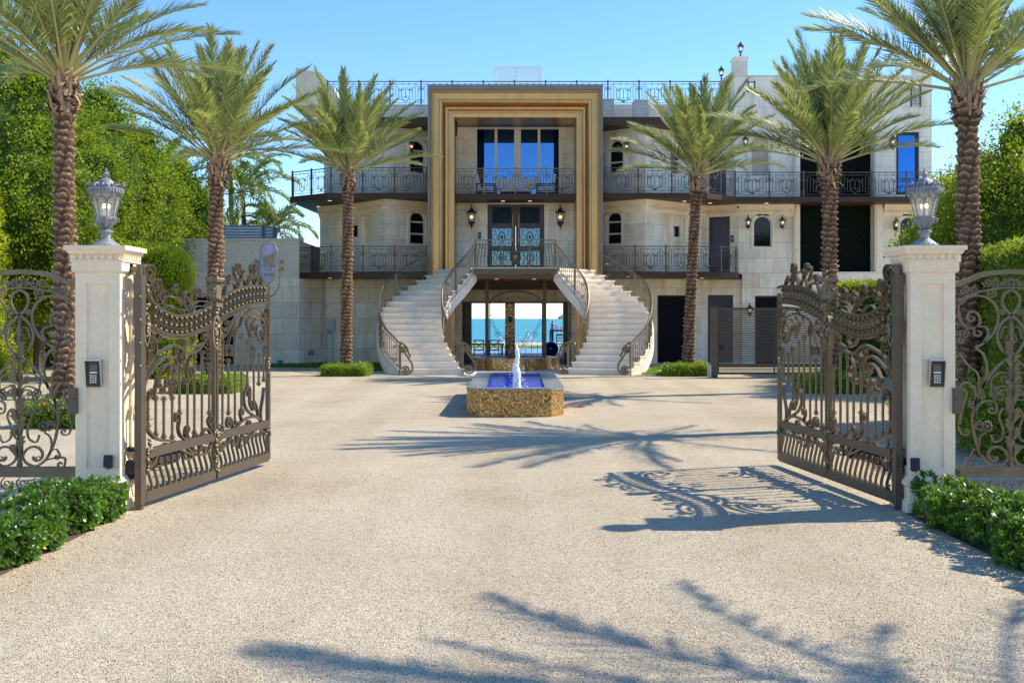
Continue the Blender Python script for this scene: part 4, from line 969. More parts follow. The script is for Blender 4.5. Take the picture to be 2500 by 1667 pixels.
# bellied balustrade on the landing
bl = thing('bellied_balustrade', 'bellied bronze balustrade with a shield on the landing above the round fountain', 'balustrade', (0, 42.05, Z1))
h = 1.07; xw = 1.54; m_ = 'stair_iron'
b = MB(); b.box((0, 42.08, Z1 + h), (2 * xw, .06, .035)); b.box((0, 42.08, Z1 + h - .12), (2 * xw, .02, .02)); b.box((0, 42.06, Z1 + .03), (2 * xw + .1, .03, .03))
for s_ in (-1, 1): b.box((s_ * 1.56, 42.35, Z1 + h), (.06, .5, .035))
b.build('handrail', m_, bl)
for x in (-1.54, -.55, .55, 1.54):
    b = MB(); b.box((x, 42.08, Z1 + h / 2), (.055, .055, h + .02)); b.build('post', m_, bl)
bel = [(0, .95), (.02, .8), (.10, .6), (.22, .38), (.26, .22), (.2, .08), (.08, .02)]
for k in range(27):
    x = -1.5 + 3.0 * k / 26
    if abs(x) < .28: bb_ = [(0, .95), (.03, .8), (.06, .70)]
    else: bb_ = bel
    lift = -.12 * math.cos(x / 1.5 * 1.4) if abs(x) < .9 else 0
    b = MB(); b.tube([(x * (1 + .14 * o_ * abs(x)), 42.06 - o_, Z1 + z + (lift if z > .5 else 0)) for o_, z in bb_], .016, 4); b.build('baluster', m_, bl)
b = MB()
for s_ in (-1, 1):
    b.tube([(s_ * (1.54 + o_ * .9), 42.06, Z1 + z) for o_, z in bel], .016, 4)
    b.tube([(s_ * u, 42.05, Z1 + z) for u, z in spiral((1.3, .82), .1, 2, 1.5)], .012, 4); b.tube([(s_ * u, 41.85, Z1 + z) for u, z in spiral((.5, .12), .09, 0, 1.5)], .014, 4)
    b.tube([(s_ * p.x, 42.04, Z1 + p.y) for p in catmull([Vector(q) for q in ((1.5, .92, 0), (1.1, .88, 0), (.7, .8, 0), (.4, .72, 0), (.12, .78, 0))], 5)], .012, 4)
b.tube([(-.4, 42.0, Z1 + .64), (.4, 42.0, Z1 + .64)], .016, 4)
b.build('scrollwork', m_, bl)
# shield
def shield_outline(w_, h_): return [(-w_ / 2, h_), (w_ / 2, h_), (w_ / 2, h_ * .35), (w_ * .32, h_ * .12), (0, 0), (-w_ * .32, h_ * .12), (-w_ / 2, h_ * .35)]
so_ = shield_outline(.40, .5); b = MB(); n = len(so_)
b.add([(x, 41.80, Z1 + .1 + z) for x, z in so_] + [(x, 41.86, Z1 + .1 + z) for x, z in so_], [tuple(range(n)), tuple(range(2 * n - 1, n - 1, -1))] + [(i, i + n, (i + 1) % n + n, (i + 1) % n) for i in range(n)])
sh = b.build('shield', 'black_metal', bl); b = MB(); b.tube([(x, 41.79, Z1 + .1 + z) for x, z in so_], .014, 4, closed=True); b.build('rim', 'stair_iron', sh)
BEAST = [(-.30, -.38), (-.22, -.38), (-.20, -.1), (-.02, -.06), (.04, -.38), (.14, -.38), (.12, -.12), (.22, -.2), (.3, -.36), (.38, -.34), (.3, -.05), (.34, .1), (.30, .22), (.46, .62), (.16, .50), (-.12, .42), (-.34, .34), (-.44, .2), (-.34, .14), (-.30, 0)]
def beast(b, mapf, s_, t=.01):
    n = len(BEAST); vs = [mapf(x * s_, z * s_, 0) for x, z in BEAST] + [mapf(x * s_, z * s_, t) for x, z in BEAST]
    tr = [tuple(q) for q in tessellate_polygon([[Vector((x, z, 0)) for x, z in BEAST]])]
    b.add(vs, [tuple(i + n for i in q) for q in tr] + tr + [(i, (i + 1) % n, (i + 1) % n + n, i + n) for i in range(n)])
b = MB(); beast(b, lambda x, z, t: (x, 41.798 - t, Z1 + .38 + z), .22)
for k in range(5): b.box((-.11 + k * .055, 41.792, Z1 + .235), (.028, .01, .035))
b.build('emblem', 'stair_iron', sh)
# =============== entrance pillars ===============
def make_pillar():
    x0, x1, y0, y1 = -4.54, -4.08, 11.2, 11.66; cx, cy = (x0 + x1) / 2, (y0 + y1) / 2; hs = .23
    t = thing('gate_pillar', 'cream plaster gate pillar left of the drive, its inner side in full sun', 'pillar', (cx, cy, 0), group='gate pillars')
    zs0, zs1 = .36, 2.47
    b = MB(); k = .028
    b.bb(x0 + k, x1 - k, y0 + k, y1 - k, zs0, zs1)
    wv = .115; pz0, pz1 = .46, 2.36
    for (ya, yb) in ((y0, y0 + k), (y1 - k, y1)):
        b.bb(x0, x0 + wv, ya, yb, zs0, zs1); b.bb(x1 - wv, x1, ya, yb, zs0, zs1)
        b.bb(x0 + wv, x1 - wv, ya, yb, zs0, pz0); b.bb(x0 + wv, x1 - wv, ya, yb, pz1, zs1)
    for (xa, xb) in ((x0, x0 + k), (x1 - k, x1)):
        b.bb(xa, xb, y0 + k, y0 + wv, zs0, zs1); b.bb(xa, xb, y1 - wv, y1 - k, zs0, zs1)
        b.bb(xa, xb, y0 + wv, y1 - wv, zs0, pz0); b.bb(xa, xb, y0 + wv, y1 - wv, pz1, zs1)
    b.build('shaft', 'pillar_plaster', t)
    q = 2 ** .5; sq = lambda b, L_: b.lathe([(r * q, z) for r, z in L_], 4, (cx, cy, 0), rz=math.pi / 4)
    b = MB(); sq(b, [(hs + .045, 0), (hs + .045, .10), (hs + .02, .12), (hs + .02, .25), (hs + .05, .28), (hs + .05, .315), (hs + .03, .33), (hs + .01, .36)]); b.build('plinth', 'pillar_plaster', t)
    b = MB(); sq(b, [(hs + .012, 2.471), (hs + .03, 2.49), (hs + .03, 2.575), (hs + .045, 2.585), (hs + .045, 2.60), (hs + .03, 2.602), (hs + .03, 2.655), (hs + .05, 2.66), (hs + .065, 2.685), (hs + .07, 2.70), (hs + .09, 2.702), (hs + .09, 2.747), (.01, 2.765)])
    for i in range(7):
        u = -.225 + i * .075
        for s_ in (-1, 1):
            b.box((cx + u, cy + s_ * (hs + .042), 2.630), (.036, .024, .046)); b.box((cx + s_ * (hs + .042), cy + u, 2.630), (.024, .036, .046))
    b.build('cap', 'pillar_plaster', t)
    return t
pL = make_pillar(); pR = mirror_tree(pL); pR['label'] = 'cream plaster gate pillar right of the drive, its faces in open shade'

def make_lantern():
    t = thing('pillar_lantern', 'weathered grey post lantern on the left gate pillar', 'lantern', (-4.31, 11.43, 2.76), group='pillar lanterns')
    c = (-4.31, 11.43, 2.755); n = 8; rz = math.pi / 8
    b = MB(); b.lathe([(.14, 0), (.14, .015), (.12, .03), (.10, .05), (.065, .075), (.06, .08)], 20, c)
    for i in range(16): a = i * math.pi / 8; b.ball((c[0] + .125 * math.cos(a), c[1] + .125 * math.sin(a), c[2] + .018), .014, 5)
    b.lathe([(.055, .075), (.05, .09), (.05, .135), (.062, .145), (.075, .15), (.075, .16), (.05, .175), (.028, .185), (.026, .195), (.045, .215), (.05, .235), (.075, .275), (.10, .285), (.10, .30), (.08, .305)], 16, c)
    for i in range(8):
        a = i * math.pi / 4 + rz; ca, sa = math.cos(a), math.sin(a)
        b.tube([(c[0] + r_ * ca, c[1] + r_ * sa, c[2] + z) for r_, z in ((.03, .19), (.06, .22), (.095, .25), (.125, .265), (.13, .29), (.115, .295), (.11, .28))], .009, 4)
    b.build('base', 'lead_grey', t, smooth='auto')
    b = MB()
    for i in range(n):
        a = 2 * math.pi * i / n + rz; a2 = 2 * math.pi * (i + 1) / n + rz; am = (a + a2) / 2
        P_ = lambda r_, an, z: (c[0] + r_ * math.cos(an), c[1] + r_ * math.sin(an), c[2] + z)
        b.tube([P_(.092, a, .30), P_(.155, a, .55)], .008, 4)
        rr = lambda z: .092 + (z - .30) / .25 * .063
        # pointed arch tracery in each pane
        for (s1, s2) in ((a, am), (a2, am)):
            b.tube([P_(rr(.44) * .985, s1, .44), P_(rr(.49) * .955, s1 + (s2 - s1) * .35, .49), P_(rr(.53) * .93, s1 + (s2 - s1) * .8, .525), P_(rr(.55) * .92, s2, .55)], .005, 4)
        b.ball(P_(rr(.52) * .93, am, .515), .010, 5)
    b.lathe([(.095, .29), (.105, .295), (.105, .31), (.093, .315)], n, c, rz=rz)
    b.build('cage', 'lead_grey', t)
    b = MB(); b.lathe([(.086, .312), (.147, .552)], n, c, rz=rz); b.f = b.f[:-2]; b.m = b.m[:-2]; b.build('glass', 'lamp_glass', t)
    b = MB(); b.lathe([(.15, .545), (.165, .55), (.172, .575), (.185, .60), (.185, .61), (.15, .615), (.10, .622)], n, c, rz=rz)
    for i in range(32):
        a = 2 * math.pi * i / 32; b.box((c[0] + .180 * math.cos(a), c[1] + .180 * math.sin(a), c[2] + .583), (.01, .022, .04), a)
    for i in range(8):
        a = i * math.pi / 4 + rz; ca, sa = math.cos(a), math.sin(a)
        b.tube([(c[0] + r_ * ca, c[1] + r_ * sa, c[2] + z) for r_, z in ((.09, .625), (.11, .66), (.14, .655), (.165, .625), (.18, .64), (.172, .665), (.155, .66))], .008, 4)
    for i in range(12):
        a = i * math.pi / 6; b.ball((c[0] + .095 * math.cos(a), c[1] + .095 * math.sin(a), c[2] + .645), .018, 5)
    b.lathe([(.10, .62), (.085, .66), (.08, .68), (.055, .705), (.045, .712), (.02, .72), (.014, .73), (.03, .745), (.033, .76), (.015, .785), (.008, .79), (.014, .80), (.006, .82), (.001, .825)], 16, c)
    b.build('crown', 'lead_grey', t, smooth='auto')
    b = MB()
    for dx, dy in ((-.025, 0), (.025, .02), (0, -.03)):
        b.tube([(c[0] + dx, c[1] + dy, c[2] + .31), (c[0] + dx, c[1] + dy, c[2] + .40)], .010, 6)
    b.build('candles', 'white_paint', t)
    b = MB()
    for dx, dy in ((-.025, 0), (.025, .02), (0, -.03)): b.ball((c[0] + dx, c[1] + dy, c[2] + .425), .014, 6, sz=1.7)
    b.build('bulbs', 'bulb_big', t)
    return t
lL = make_lantern(); lR = mirror_tree(lL); lR['label'] = 'weathered grey post lantern on the right gate pillar in front of the glass door tower'
# ---- keypads, spotlights ----
def make_keypad():
    x0, x1, z0, z1 = -4.425, -4.26, PZ(944, 11.2), PZ(878, 11.2); y = 11.21
    t = thing('keypad', 'black entry keypad with a steel hood on the left gate pillar', 'keypad', ((x0 + x1) / 2, y, z0), group='entry keypads')
    b = MB(); b.bb(x0 + .008, x1 - .008, y - .03, y, z0, z1 - .01); b.build('body', 'black_plastic', t)
    b = MB(); b.bb(x0, x1, y - .075, y, z1 - .009, z1)
    for xa in (x0, x1 - .007): b.add([(xa, y, z0), (xa + .007, y, z0), (xa + .007, y, z1 - .01), (xa, y, z1 - .01), (xa, y - .035, z0), (xa + .007, y - .035, z0), (xa + .007, y - .075, z1 - .01), (xa, y - .075, z1 - .01)], [(0, 3, 2, 1), (4, 5, 6, 7), (0, 1, 5, 4), (1, 2, 6, 5), (2, 3, 7, 6), (3, 0, 4, 7)])
    b.build('hood', 'steel', t)
    xm = (x0 + x1) / 2 - .003; hh = z1 - z0
    b = MB(); b.bb(xm - .038, xm + .038, y - .032, y - .0301, z1 - .115, z1 - .05); b.build('screen', 'screen', t)
    b = MB(); b.bb(xm - .038, xm + .038, y - .034, y - .0301, z1 - .14, z1 - .122)
    for r_ in range(4):
        for c_ in range(3): b.bb(xm - .034 + c_ * .025, xm - .018 + c_ * .025, y - .036, y - .0301, z0 + .04 + r_ * .023, z0 + .055 + r_ * .023)
    b.build('buttons', 'button', t)
    return t
k1 = make_keypad(); k2 = mirror_tree(k1); k2['label'] = 'black entry keypad on the right gate pillar'
def spot(x, y, z, rz, lab):
    t = thing('spotlight', lab, 'spotlight', (x, y, z), group='pillar spotlights')
    b = MB(); b.box((x, y, z + .07), (.085, .10, .12), rot=Matrix.Rotation(rz, 3, 'Z') @ Matrix.Rotation(R(-16), 3, 'X')); b.build('housing', 'black_plastic', t)
    b = MB(); b.lathe([(.03, 0), (.03, .015), (.02, .02)], 10, (x, y + .01, z - .02)); b.tube([(x, y + .01, z), (x, y + .06, z + .0)], .012, 6); b.build('bracket', 'steel', t)
spot(PX(265, 11.12), 11.12, PZ(1143, 11.12), .2, 'small black spotlight at the foot of the left gate pillar')
spot(PX(2234, 11.12), 11.12, PZ(1150, 11.12), -.25, 'small black spotlight at the foot of the right gate pillar')

# =============== the big gate leaves ===============
GA = Vector((-3.935, 11.34, 0)); GB = Vector((-3.365, 14.82, 0)); GD = (GB - GA); GL = GD.length; GD.normalize(); GN = Vector((GD.y, -GD.x, 0))
def g2(xp, yp):
    r = (xp - CX) / F; s = (r * GA.y - GA.x) / (GD.x - r * GD.y); Y = GA.y + GD.y * s
    return (s, H + (CY - yp) * Y / F)
ga = lambda x, y: g2(320 + x / 4.125, 580 + y / 4.125)
gb = lambda x, y: g2(320 + x / 4.3556, 900 + y / 4.3556)
def GW(s, z, o=0.0): return GA + GD * s + Vector((0, 0, z)) + GN * o
def strap(b, pts, w_=.014, d_=.042, sm=6, o=0.0):
    P = [Vector((p[0], p[1], 0)) for p in pts]
    if sm: P = catmull(P, sm)
    b.sweep([GW(p.x, p.y, o) for p in P], [(-w_ / 2, -d_ / 2), (w_ / 2, -d_ / 2), (w_ / 2, d_ / 2), (-w_ / 2, d_ / 2)], up=GN)
def gcurl(b, pts, r0=.06, t0=0, r1=.06, t1=0, w_=.014, d_=.042, sm=6):
    """strap through pts, optionally curling at the start (t0) and end (t1); turns positive = left"""
    P = [Vector((p[0], p[1], 0)) for p in pts]; P = catmull(P, sm) if len(P) > 2 else P
    L_ = [(p.x, p.y) for p in P]
    if t1:
        d = P[-1] - P[-2]; L_ = L_ + curl(L_[-1], math.atan2(d.y, d.x), r1, t1)[1:]
    if t0:
        d = P[0] - P[1]; L_ = list(reversed(curl(L_[0], math.atan2(d.y, d.x), r0, t0)[1:])) + L_
    strap(b, L_, w_, d_, 0)
def collar(b, s, z, r=.028):
    for dz, k in ((0, 1.0), (.022, .7), (-.02, .65)): b.box(GW(s, z + dz), (r * 2 * k, r * 2 * k, .016), math.atan2(GD.y, GD.x))
def make_leaf():
    t = thing('driveway_gate', 'open scrolled bronze gate leaf left of the drive, topped by a blue shield', 'gate', tuple(GA), group='open driveway gates')
    ang = math.atan2(GD.y, GD.x)
    zt = ga(60, 350)[1]
    b = MB(); b.box(GW(.02, .03 + .97 / 1, .0), (.075, .075, 1.90), ang); b.box(GW(.02, 2.19, 0), (.092, .092, .52), ang); b.tube([GW(.02, 2.45), GW(.02, 2.56)], .035, 8); b.box(GW(.02, .02), (.06, .06, .04), ang)
    for k in range(4): b.ball(GW(-.05, 1.5 + .24 * k, .04), .018, 6)
    b.build('hinge_post', 'taupe_metal', t)
    sM = ga(845, 1200)[0]; sE = GL - .03
    zE = ga(1370, 560)[1]
    for s_, w_, z0, z1 in ((.10, .03, .06, 1.95), (sM - .035, .045, .10, 1.98), (sM + .035, .045, .10, 1.98), (sM, .05, 1.981, 2.45), (sE, .06, .08, zE)): b = MB(); b.box(GW(s_, (z0 + z1) / 2), (w_, .05 if w_ > .045 else .045, z1 - z0), ang); b.build('stile', 'champagne_iron', t)
    for z0, z1 in ((.06, .17), (.52, .62)):
        b = MB(); b.box(GW((.12 + sM - .03) / 2, (z0 + z1) / 2), (sM - .15, .05, z1 - z0), ang); b.build('bottom_rail', 'taupe_metal', t); b = MB(); b.box(GW((sM + .03 + sE - .03) / 2, (z0 + z1) / 2), (sE - sM - .06, .05, z1 - z0), ang); b.build('bottom_rail', 'taupe_metal', t)
    # sweeping top band
    up = [ga(*p) for p in ((118, 290), (140, 480), (190, 610), (260, 700), (400, 775), (500, 790), (650, 762), (810, 675))]
    up2 = [ga(*p) for p in ((870, 640), (980, 560), (1100, 508), (1200, 490), (1330, 490), (1390, 505))]
    lo = [ga(*p) for p in ((125, 840), (180, 880), (300, 950), (450, 982), (600, 960), (810, 868))]
    lo2 = [ga(*p) for p in ((870, 822), (1000, 745), (1150, 685), (1280, 658), (1390, 658))]
    l3 = [ga(*p) for p in ((130, 870), (190, 925), (300, 985), (430, 1012), (550, 1002), (810, 900))]; l4 = [ga(*p) for p in ((870, 862), (1000, 780), (1150, 720), (1280, 702), (1390, 702))]
    for q, w_ in ((up, .035), (up2, .035), (lo, .032), (lo2, .032), (l3, .02), (l4, .02)): b = MB(); strap(b, q, w_, .05); b.build('sweeping_rail', 'champagne_iron', t)
    def zat(q, s):
        for (a, c) in zip(q[:-1], q[1:]):
            if a[0] <= s <= c[0]: return a[1] + (c[1] - a[1]) * (s - a[0]) / max(1e-6, c[0] - a[0])
        return q[-1][1]
    fine = lambda q: [(p.x, p.y) for p in catmull([Vector((a, c, 0)) for a, c in q], 8)]
    U, U2, L1, L2 = fine(up), fine(up2), fine(lo), fine(lo2)
    for (qu, ql, s0, s1, n) in ((U, L1, .28, sM - .1, 12), (U2, L2, sM + .12, sE - .08, 12)):
        b = MB(); bo = MB()
        for k in range(n):
            s = s0 + (s1 - s0) * (k + .5) / n; zu, zl = zat(qu, s), zat(ql, s); hh = zu - zl - .03; r = min(.042, hh * .17)
            zc = (zu + zl) / 2
            strap(b, [(s - .035, zl + .015), (s - .045, zc - .05), (s - .03, zc)], .012, .04, 4)
            strap(b, spiral((s + .01, zc - .07), r, 2.2, -1.4), .010, .04, 0); strap(b, spiral((s + .01, zc + .065), r, 4.0, 1.4), .010, .04, 0)
            strap(b, [(s - .03, zc), (s - .045, zc + .06), (s - .025, zu - .02)], .012, .04, 4)
            bo.ball(GW(s - .03, zc, .02), .018, 6); bo.ball(GW(s - .03, zu - .03, .024), .016, 5); bo.ball(GW(s - .03, zl + .03, .024), .016, 5)
            bo.ball(GW(s - .03, zc, -.02), .018, 6); bo.ball(GW(s + .01, zc - .07, 0), .014, 5); bo.ball(GW(s + .01, zc + .065, 0), .014, 5)
        b.build('band_scrolls', 'champagne_iron', t); bo.build('band_rosettes', 'gilt_iron', t)
    # vertical bars
    bars = []
    for x, yt, xb, yb in ((487, 1290, 517, 480), (637, 1185, 675, 690), (713, 1150, 757, 710), (787, 1300, 830, 480)):
        s = ga(x, yt)[0]; bars.append((s, ga(x, yt)[1], gb(xb, yb)[1]))
    for x, yt, yb in ((178, 300, 620), (262, 300, 710), (347, 310, 735), (437, 300, 740)): bars.append((gb(x, yt)[0], gb(x, yt)[1], gb(x, yb)[1]))
    bars.append((gb(600, 150)[0], gb(600, 120)[1], gb(600, 740)[1]))
    for x, yt, xb, yb in ((920, 1040, 972, 640), (980, 1230, 1042, 480), (1045, 970, 1112, 580), (1110, 990, 1173, 470), (1170, 1040, 1235, 190), (1235, 1185, 1300, 430), (1285, 1175, 1357, 170), (1335, 1170, 1405, 130)):
        s = ga(x, yt)[0]; bars.append((s, ga(x, yt)[1], gb(xb, yb)[1]))
    for s, z1, z0 in bars:
        b = MB(); b.tube([GW(s, z0), GW(s, z1)], .0155, 8); collar(b, s, z0 + .012, .026); collar(b, s, z1 - .012, .026); b.build('bar', 'champagne_iron', t, smooth=False)
    # scrollwork below the band
    b = MB(); S = lambda f, L_, **k: gcurl(b, [f(*p) for p in L_], **k)
    S(ga, [(105, 1420), (140, 1340), (230, 1200), (330, 1130), (450, 1085), (530, 1150), (610, 1165), (700, 1100), (765, 985), (720, 985)], t1=.0, w_=.03)
    S(ga, [(720, 985), (716, 1020), (745, 1025), (748, 990)], w_=.014)
    S(ga, [(120, 1560), (150, 1420), (250, 1280), (340, 1205), (420, 1200), (455, 1240), (455, 1320)], t1=-1.2, r1=.09, w_=.028)
    S(ga, [(230, 1568), (260, 1440), (310, 1320), (380, 1270), (440, 1300), (435, 1360), (395, 1370)], t1=-1.0, r1=.06, w_=.022)
    S(gb, [(130, 400), (130, 520), (170, 640), (240, 725), (330, 760), (430, 765), (530, 800), (620, 870), (660, 930)], w_=.028)
    S(gb, [(240, 330), (250, 220), (300, 60), (330, 0)], w_=.02); S(gb, [(135, 230), (135, 100), (160, 0)], w_=.02)
    S(gb, [(150, 870), (190, 940), (240, 920), (300, 840), (370, 790)], t0=1.1, r0=.05, w_=.016)
    S(gb, [(190, 1060), (250, 960), (300, 880), (370, 840), (450, 840), (560, 880), (655, 925)], w_=.026)
    S(gb, [(255, 1035), (320, 1020), (325, 970)], t1=1.0, r1=.05, w_=.016); S(gb, [(560, 940), (600, 960), (650, 940)], w_=.02)
    S(gb, [(655, 910), (640, 820), (600, 760), (530, 720), (500, 640), (510, 540)], t1=1.2, r1=.07, w_=.022)
    S(gb, [(600, 760), (570, 700), (575, 640)], t1=-1.2, r1=.05, w_=.016)
    S(gb, [(680, 910), (650, 800), (665, 720)], t1=-1.3, r1=.06, w_=.018)
    S(gb, [(700, 915), (790, 900), (845, 800), (850, 700), (810, 640)], t1=1.2, r1=.10, w_=.024)
    S(gb, [(800, 800), (780, 740), (730, 770)], t1=1.0, r1=.05, w_=.016)
    S(gb, [(850, 640), (815, 560), (835, 510)], t1=-1.1, r1=.06, w_=.018)
    S(ga, [(565, 1420), (555, 1330), (580, 1230), (620, 1180)], t0=-1.2, r0=.05, w_=.018); S(ga, [(600, 1400), (625, 1340), (600, 1300)], t1=1.1, r1=.05, w_=.016)
    S(ga, [(165, 1040), (150, 1120), (190, 1140)], t1=1.2, r1=.06, w_=.018); S(ga, [(120, 1000), (160, 1160), (160, 1260)], t1=-1, r1=.05, w_=.016)
    S(ga, [(190, 980), (240, 1050), (240, 1180), (200, 1260)], w_=.022); S(ga, [(245, 1060), (265, 1000)], t1=-1.2, r1=.04, w_=.014)
    S(ga, [(520, 1010), (560, 1080), (650, 1100), (740, 1040), (765, 960)], w_=.022); S(ga, [(545, 1040), (590, 1085), (625, 1040)], t1=1.1, r1=.05, w_=.014); S(ga, [(520, 1150), (490, 1180)], t1=1.2, r1=.05, w_=.016)
    S(ga, [(470, 1280), (440, 1200), (430, 1150)], t1=-1.2, r1=.05, w_=.018); S(ga, [(470, 1290), (520, 1250), (530, 1190)], t1=1.2, r1=.05, w_=.018)
    S(ga, [(385, 1440), (410, 1520), (420, 1567)], t0=1.2, r0=.06, w_=.018); S(gb, [(425, 290), (415, 180), (440, 120)], t0=0, t1=-1.2, r1=.05, w_=.018)
    for x, y, sg in ((300, 170, 1), (200, 260, -1), (330, 230, -1), (285, 130, 1)): strap(b, spiral(gb(x, y), .05, 1, sg * 1.4), .014, .04, 0)
    # right half
    S(ga, [(880, 1040), (960, 960), (1020, 850), (1110, 785), (1230, 775), (1320, 840), (1345, 940), (1320, 1040), (1280, 1040)], t1=0, w_=.028)
    S(ga, [(1290, 1040), (1255, 960), (1270, 890), (1330, 880), (1340, 950)], t1=-1.0, r1=.07, w_=.022)
    S(ga, [(1130, 780), (1220, 720), (1320, 760), (1370, 860), (1360, 980), (1300, 1060)], w_=.022)
    S(ga, [(1200, 800), (1160, 850), (1180, 930), (1200, 1000)], w_=.018); S(ga, [(1250, 820), (1210, 880), (1215, 930)], t1=1.1, r1=.05, w_=.016)
    S(ga, [(1120, 800), (1090, 900), (1050, 950)], t1=-1.2, r1=.05, w_=.018); S(ga, [(1040, 830), (1020, 920)], t1=1.2, r1=.07, w_=.018)
    S(ga, [(885, 860), (930, 940), (970, 900)], t1=1.0, r1=.05, w_=.018); S(ga, [(900, 900), (960, 950), (900, 1000)], w_=.018)
    S(ga, [(970, 1080), (1000, 960), (1020, 880)], w_=.018); strap(b, spiral(ga(950, 1120), .05, 0, 1.5), .014, .04, 0); strap(b, spiral(ga(1005, 1120), .05, 3, -1.5), .014, .04, 0)
    strap(b, spiral(ga(950, 1160), .04, 0, -1.5), .014, .04, 0); strap(b, spiral(ga(1005, 1160), .04, 3, 1.5), .014, .04, 0)
    S(ga, [(1240, 1180), (1240, 1120)], t1=1.1, r1=.05, w_=.016); S(ga, [(1335, 1170), (1340, 1110)], t1=-1.1, r1=.05, w_=.016); S(ga, [(1360, 720), (1350, 790)], t1=-1, r1=.05, w_=.016)
    S(gb, [(940, 880), (1000, 800), (1080, 690), (1140, 590), (1220, 530), (1310, 510), (1390, 560), (1425, 650)], w_=.028)
    S(gb, [(1330, 510), (1250, 460), (1205, 380), (1200, 260), (1240, 200)], t1=-1.2, r1=.06, w_=.022); S(gb, [(1290, 440), (1260, 360), (1265, 280)], t1=1.2, r1=.05, w_=.018)
    S(gb, [(1350, 500), (1330, 400), (1310, 350)], t1=1.2, r1=.05, w_=.018); S(gb, [(1400, 640), (1375, 480), (1400, 300), (1410, 200)], w_=.022)
    S(gb, [(940, 860), (900, 700), (930, 610)], t1=-1.3, r1=.07, w_=.022); S(gb, [(955, 840), (925, 780)], t1=-1.2, r1=.05, w_=.018)
    S(gb, [(960, 830), (1050, 740), (1080, 640), (1060, 540)], t1=1.3, r1=.08, w_=.024); S(gb, [(1100, 620), (1140, 590), (1110, 560)], w_=.016)
    S(gb, [(1150, 800), (1180, 700), (1215, 620)], t0=1.0, r0=.04, t1=-1.2, r1=.07, w_=.02); S(gb, [(1220, 790), (1290, 680), (1360, 640), (1420, 690)], w_=.022); S(gb, [(1280, 640), (1230, 600), (1240, 560)], t1=-1.2, r1=.05, w_=.016)
    S(gb, [(1080, 820), (1120, 790), (1130, 740)], t1=1.1, r1=.04, w_=.016); S(gb, [(1180, 560), (1160, 500)], t1=-1.2, r1=.06, w_=.02)
    b.build('scrollwork', 'champagne_iron', t)
    # crest above the band
    b = MB()
    S = lambda f, L_, **k: gcurl(b, [f(*p) for p in L_], **k)
    S(ga, [(118, 430), (105, 350), (130, 290), (190, 280), (220, 330), (210, 400)], t1=-1.3, r1=.09, w_=.021, d_=.06)
    S(ga, [(270, 690), (230, 600), (215, 510)], t1=1.2, r1=.06, w_=.014); S(ga, [(190, 600), (160, 500), (200, 440), (240, 470)], t1=-1.1, r1=.05, w_=.014)
    S(ga, [(330, 670), (280, 620), (290, 560)], t1=-1.2, r1=.045, w_=.012); S(ga, [(270, 520), (245, 440), (280, 420), (300, 500), (300, 560)], w_=.012)
    S(ga, [(570, 745), (510, 640), (440, 600), (360, 590), (290, 660)], w_=.014); S(ga, [(370, 590), (350, 540)], t1=1.1, r1=.045, w_=.012)
    S(ga, [(560, 740), (520, 680), (450, 600), (430, 530)], t1=-1.2, r1=.05, w_=.014); S(ga, [(475, 760), (430, 700), (370, 680), (330, 720)], w_=.012); S(ga, [(570, 755), (530, 720), (490, 740)], w_=.011)
    S(ga, [(570, 750), (525, 650), (530, 570), (570, 545), (590, 600)], t1=-1.2, r1=.045, w_=.015); S(ga, [(560, 700), (580, 660)], t1=1.3, r1=.045, w_=.012)
    S(ga, [(575, 750), (610, 680), (690, 640), (800, 650)], w_=.012); S(ga, [(600, 765), (640, 700), (710, 690), (730, 720)], w_=.012); S(ga, [(720, 720), (760, 670), (805, 660)], w_=.011)
    S(ga, [(650, 640), (640, 550), (670, 510)], t1=-1.2, r1=.05, w_=.012); S(ga, [(790, 640), (750, 560), (700, 600), (680, 530)], t1=1.1, r1=.05, w_=.012)
    for x0_, x1_, yb0, yb1 in ((925, 1050, 595, 525), (940, 1050, 570, 522), (1055, 1150, 520, 495), (1070, 1150, 512, 495), (1155, 1240, 492, 480), (1170, 1240, 488, 480), (1240, 1320, 480, 482)):
        m_ = (x0_ + x1_) / 2; S(ga, [(x0_, yb0), (x0_ + 20, (yb0 + yb1) / 2 - 60), (m_, (yb0 + yb1) / 2 - 95), (x1_ - 15, yb1 - 50), (x1_, yb1)], w_=.012)
    S(ga, [(940, 470), (930, 400), (970, 370)], t0=0, t1=-1.3, r1=.055, w_=.012); S(ga, [(970, 370), (1010, 390), (1050, 440)], w_=.011)
    S(ga, [(1060, 440), (1040, 380), (1030, 340)], t1=-1.2, r1=.05, w_=.012); S(ga, [(1120, 410), (1080, 350), (1060, 280), (1080, 260)], t1=-1.2, r1=.05, w_=.015)
    S(ga, [(1120, 410), (1110, 360)], t1=-1.2, r1=.04, w_=.011); S(ga, [(1240, 420), (1210, 360), (1200, 290), (1225, 260)], t1=-1.2, r1=.05, w_=.015); S(ga, [(1240, 400), (1230, 350)], t1=-1.2, r1=.04, w_=.011)
    S(ga, [(1150, 345), (1200, 370), (1290, 450), (1320, 480)], w_=.012); S(ga, [(900, 560), (890, 480), (920, 420)], t1=-1.0, r1=.04, w_=.012)
    b.build('crest', 'champagne_iron', t)
    # cast ornaments
    b = MB(); rr = random.Random(5)
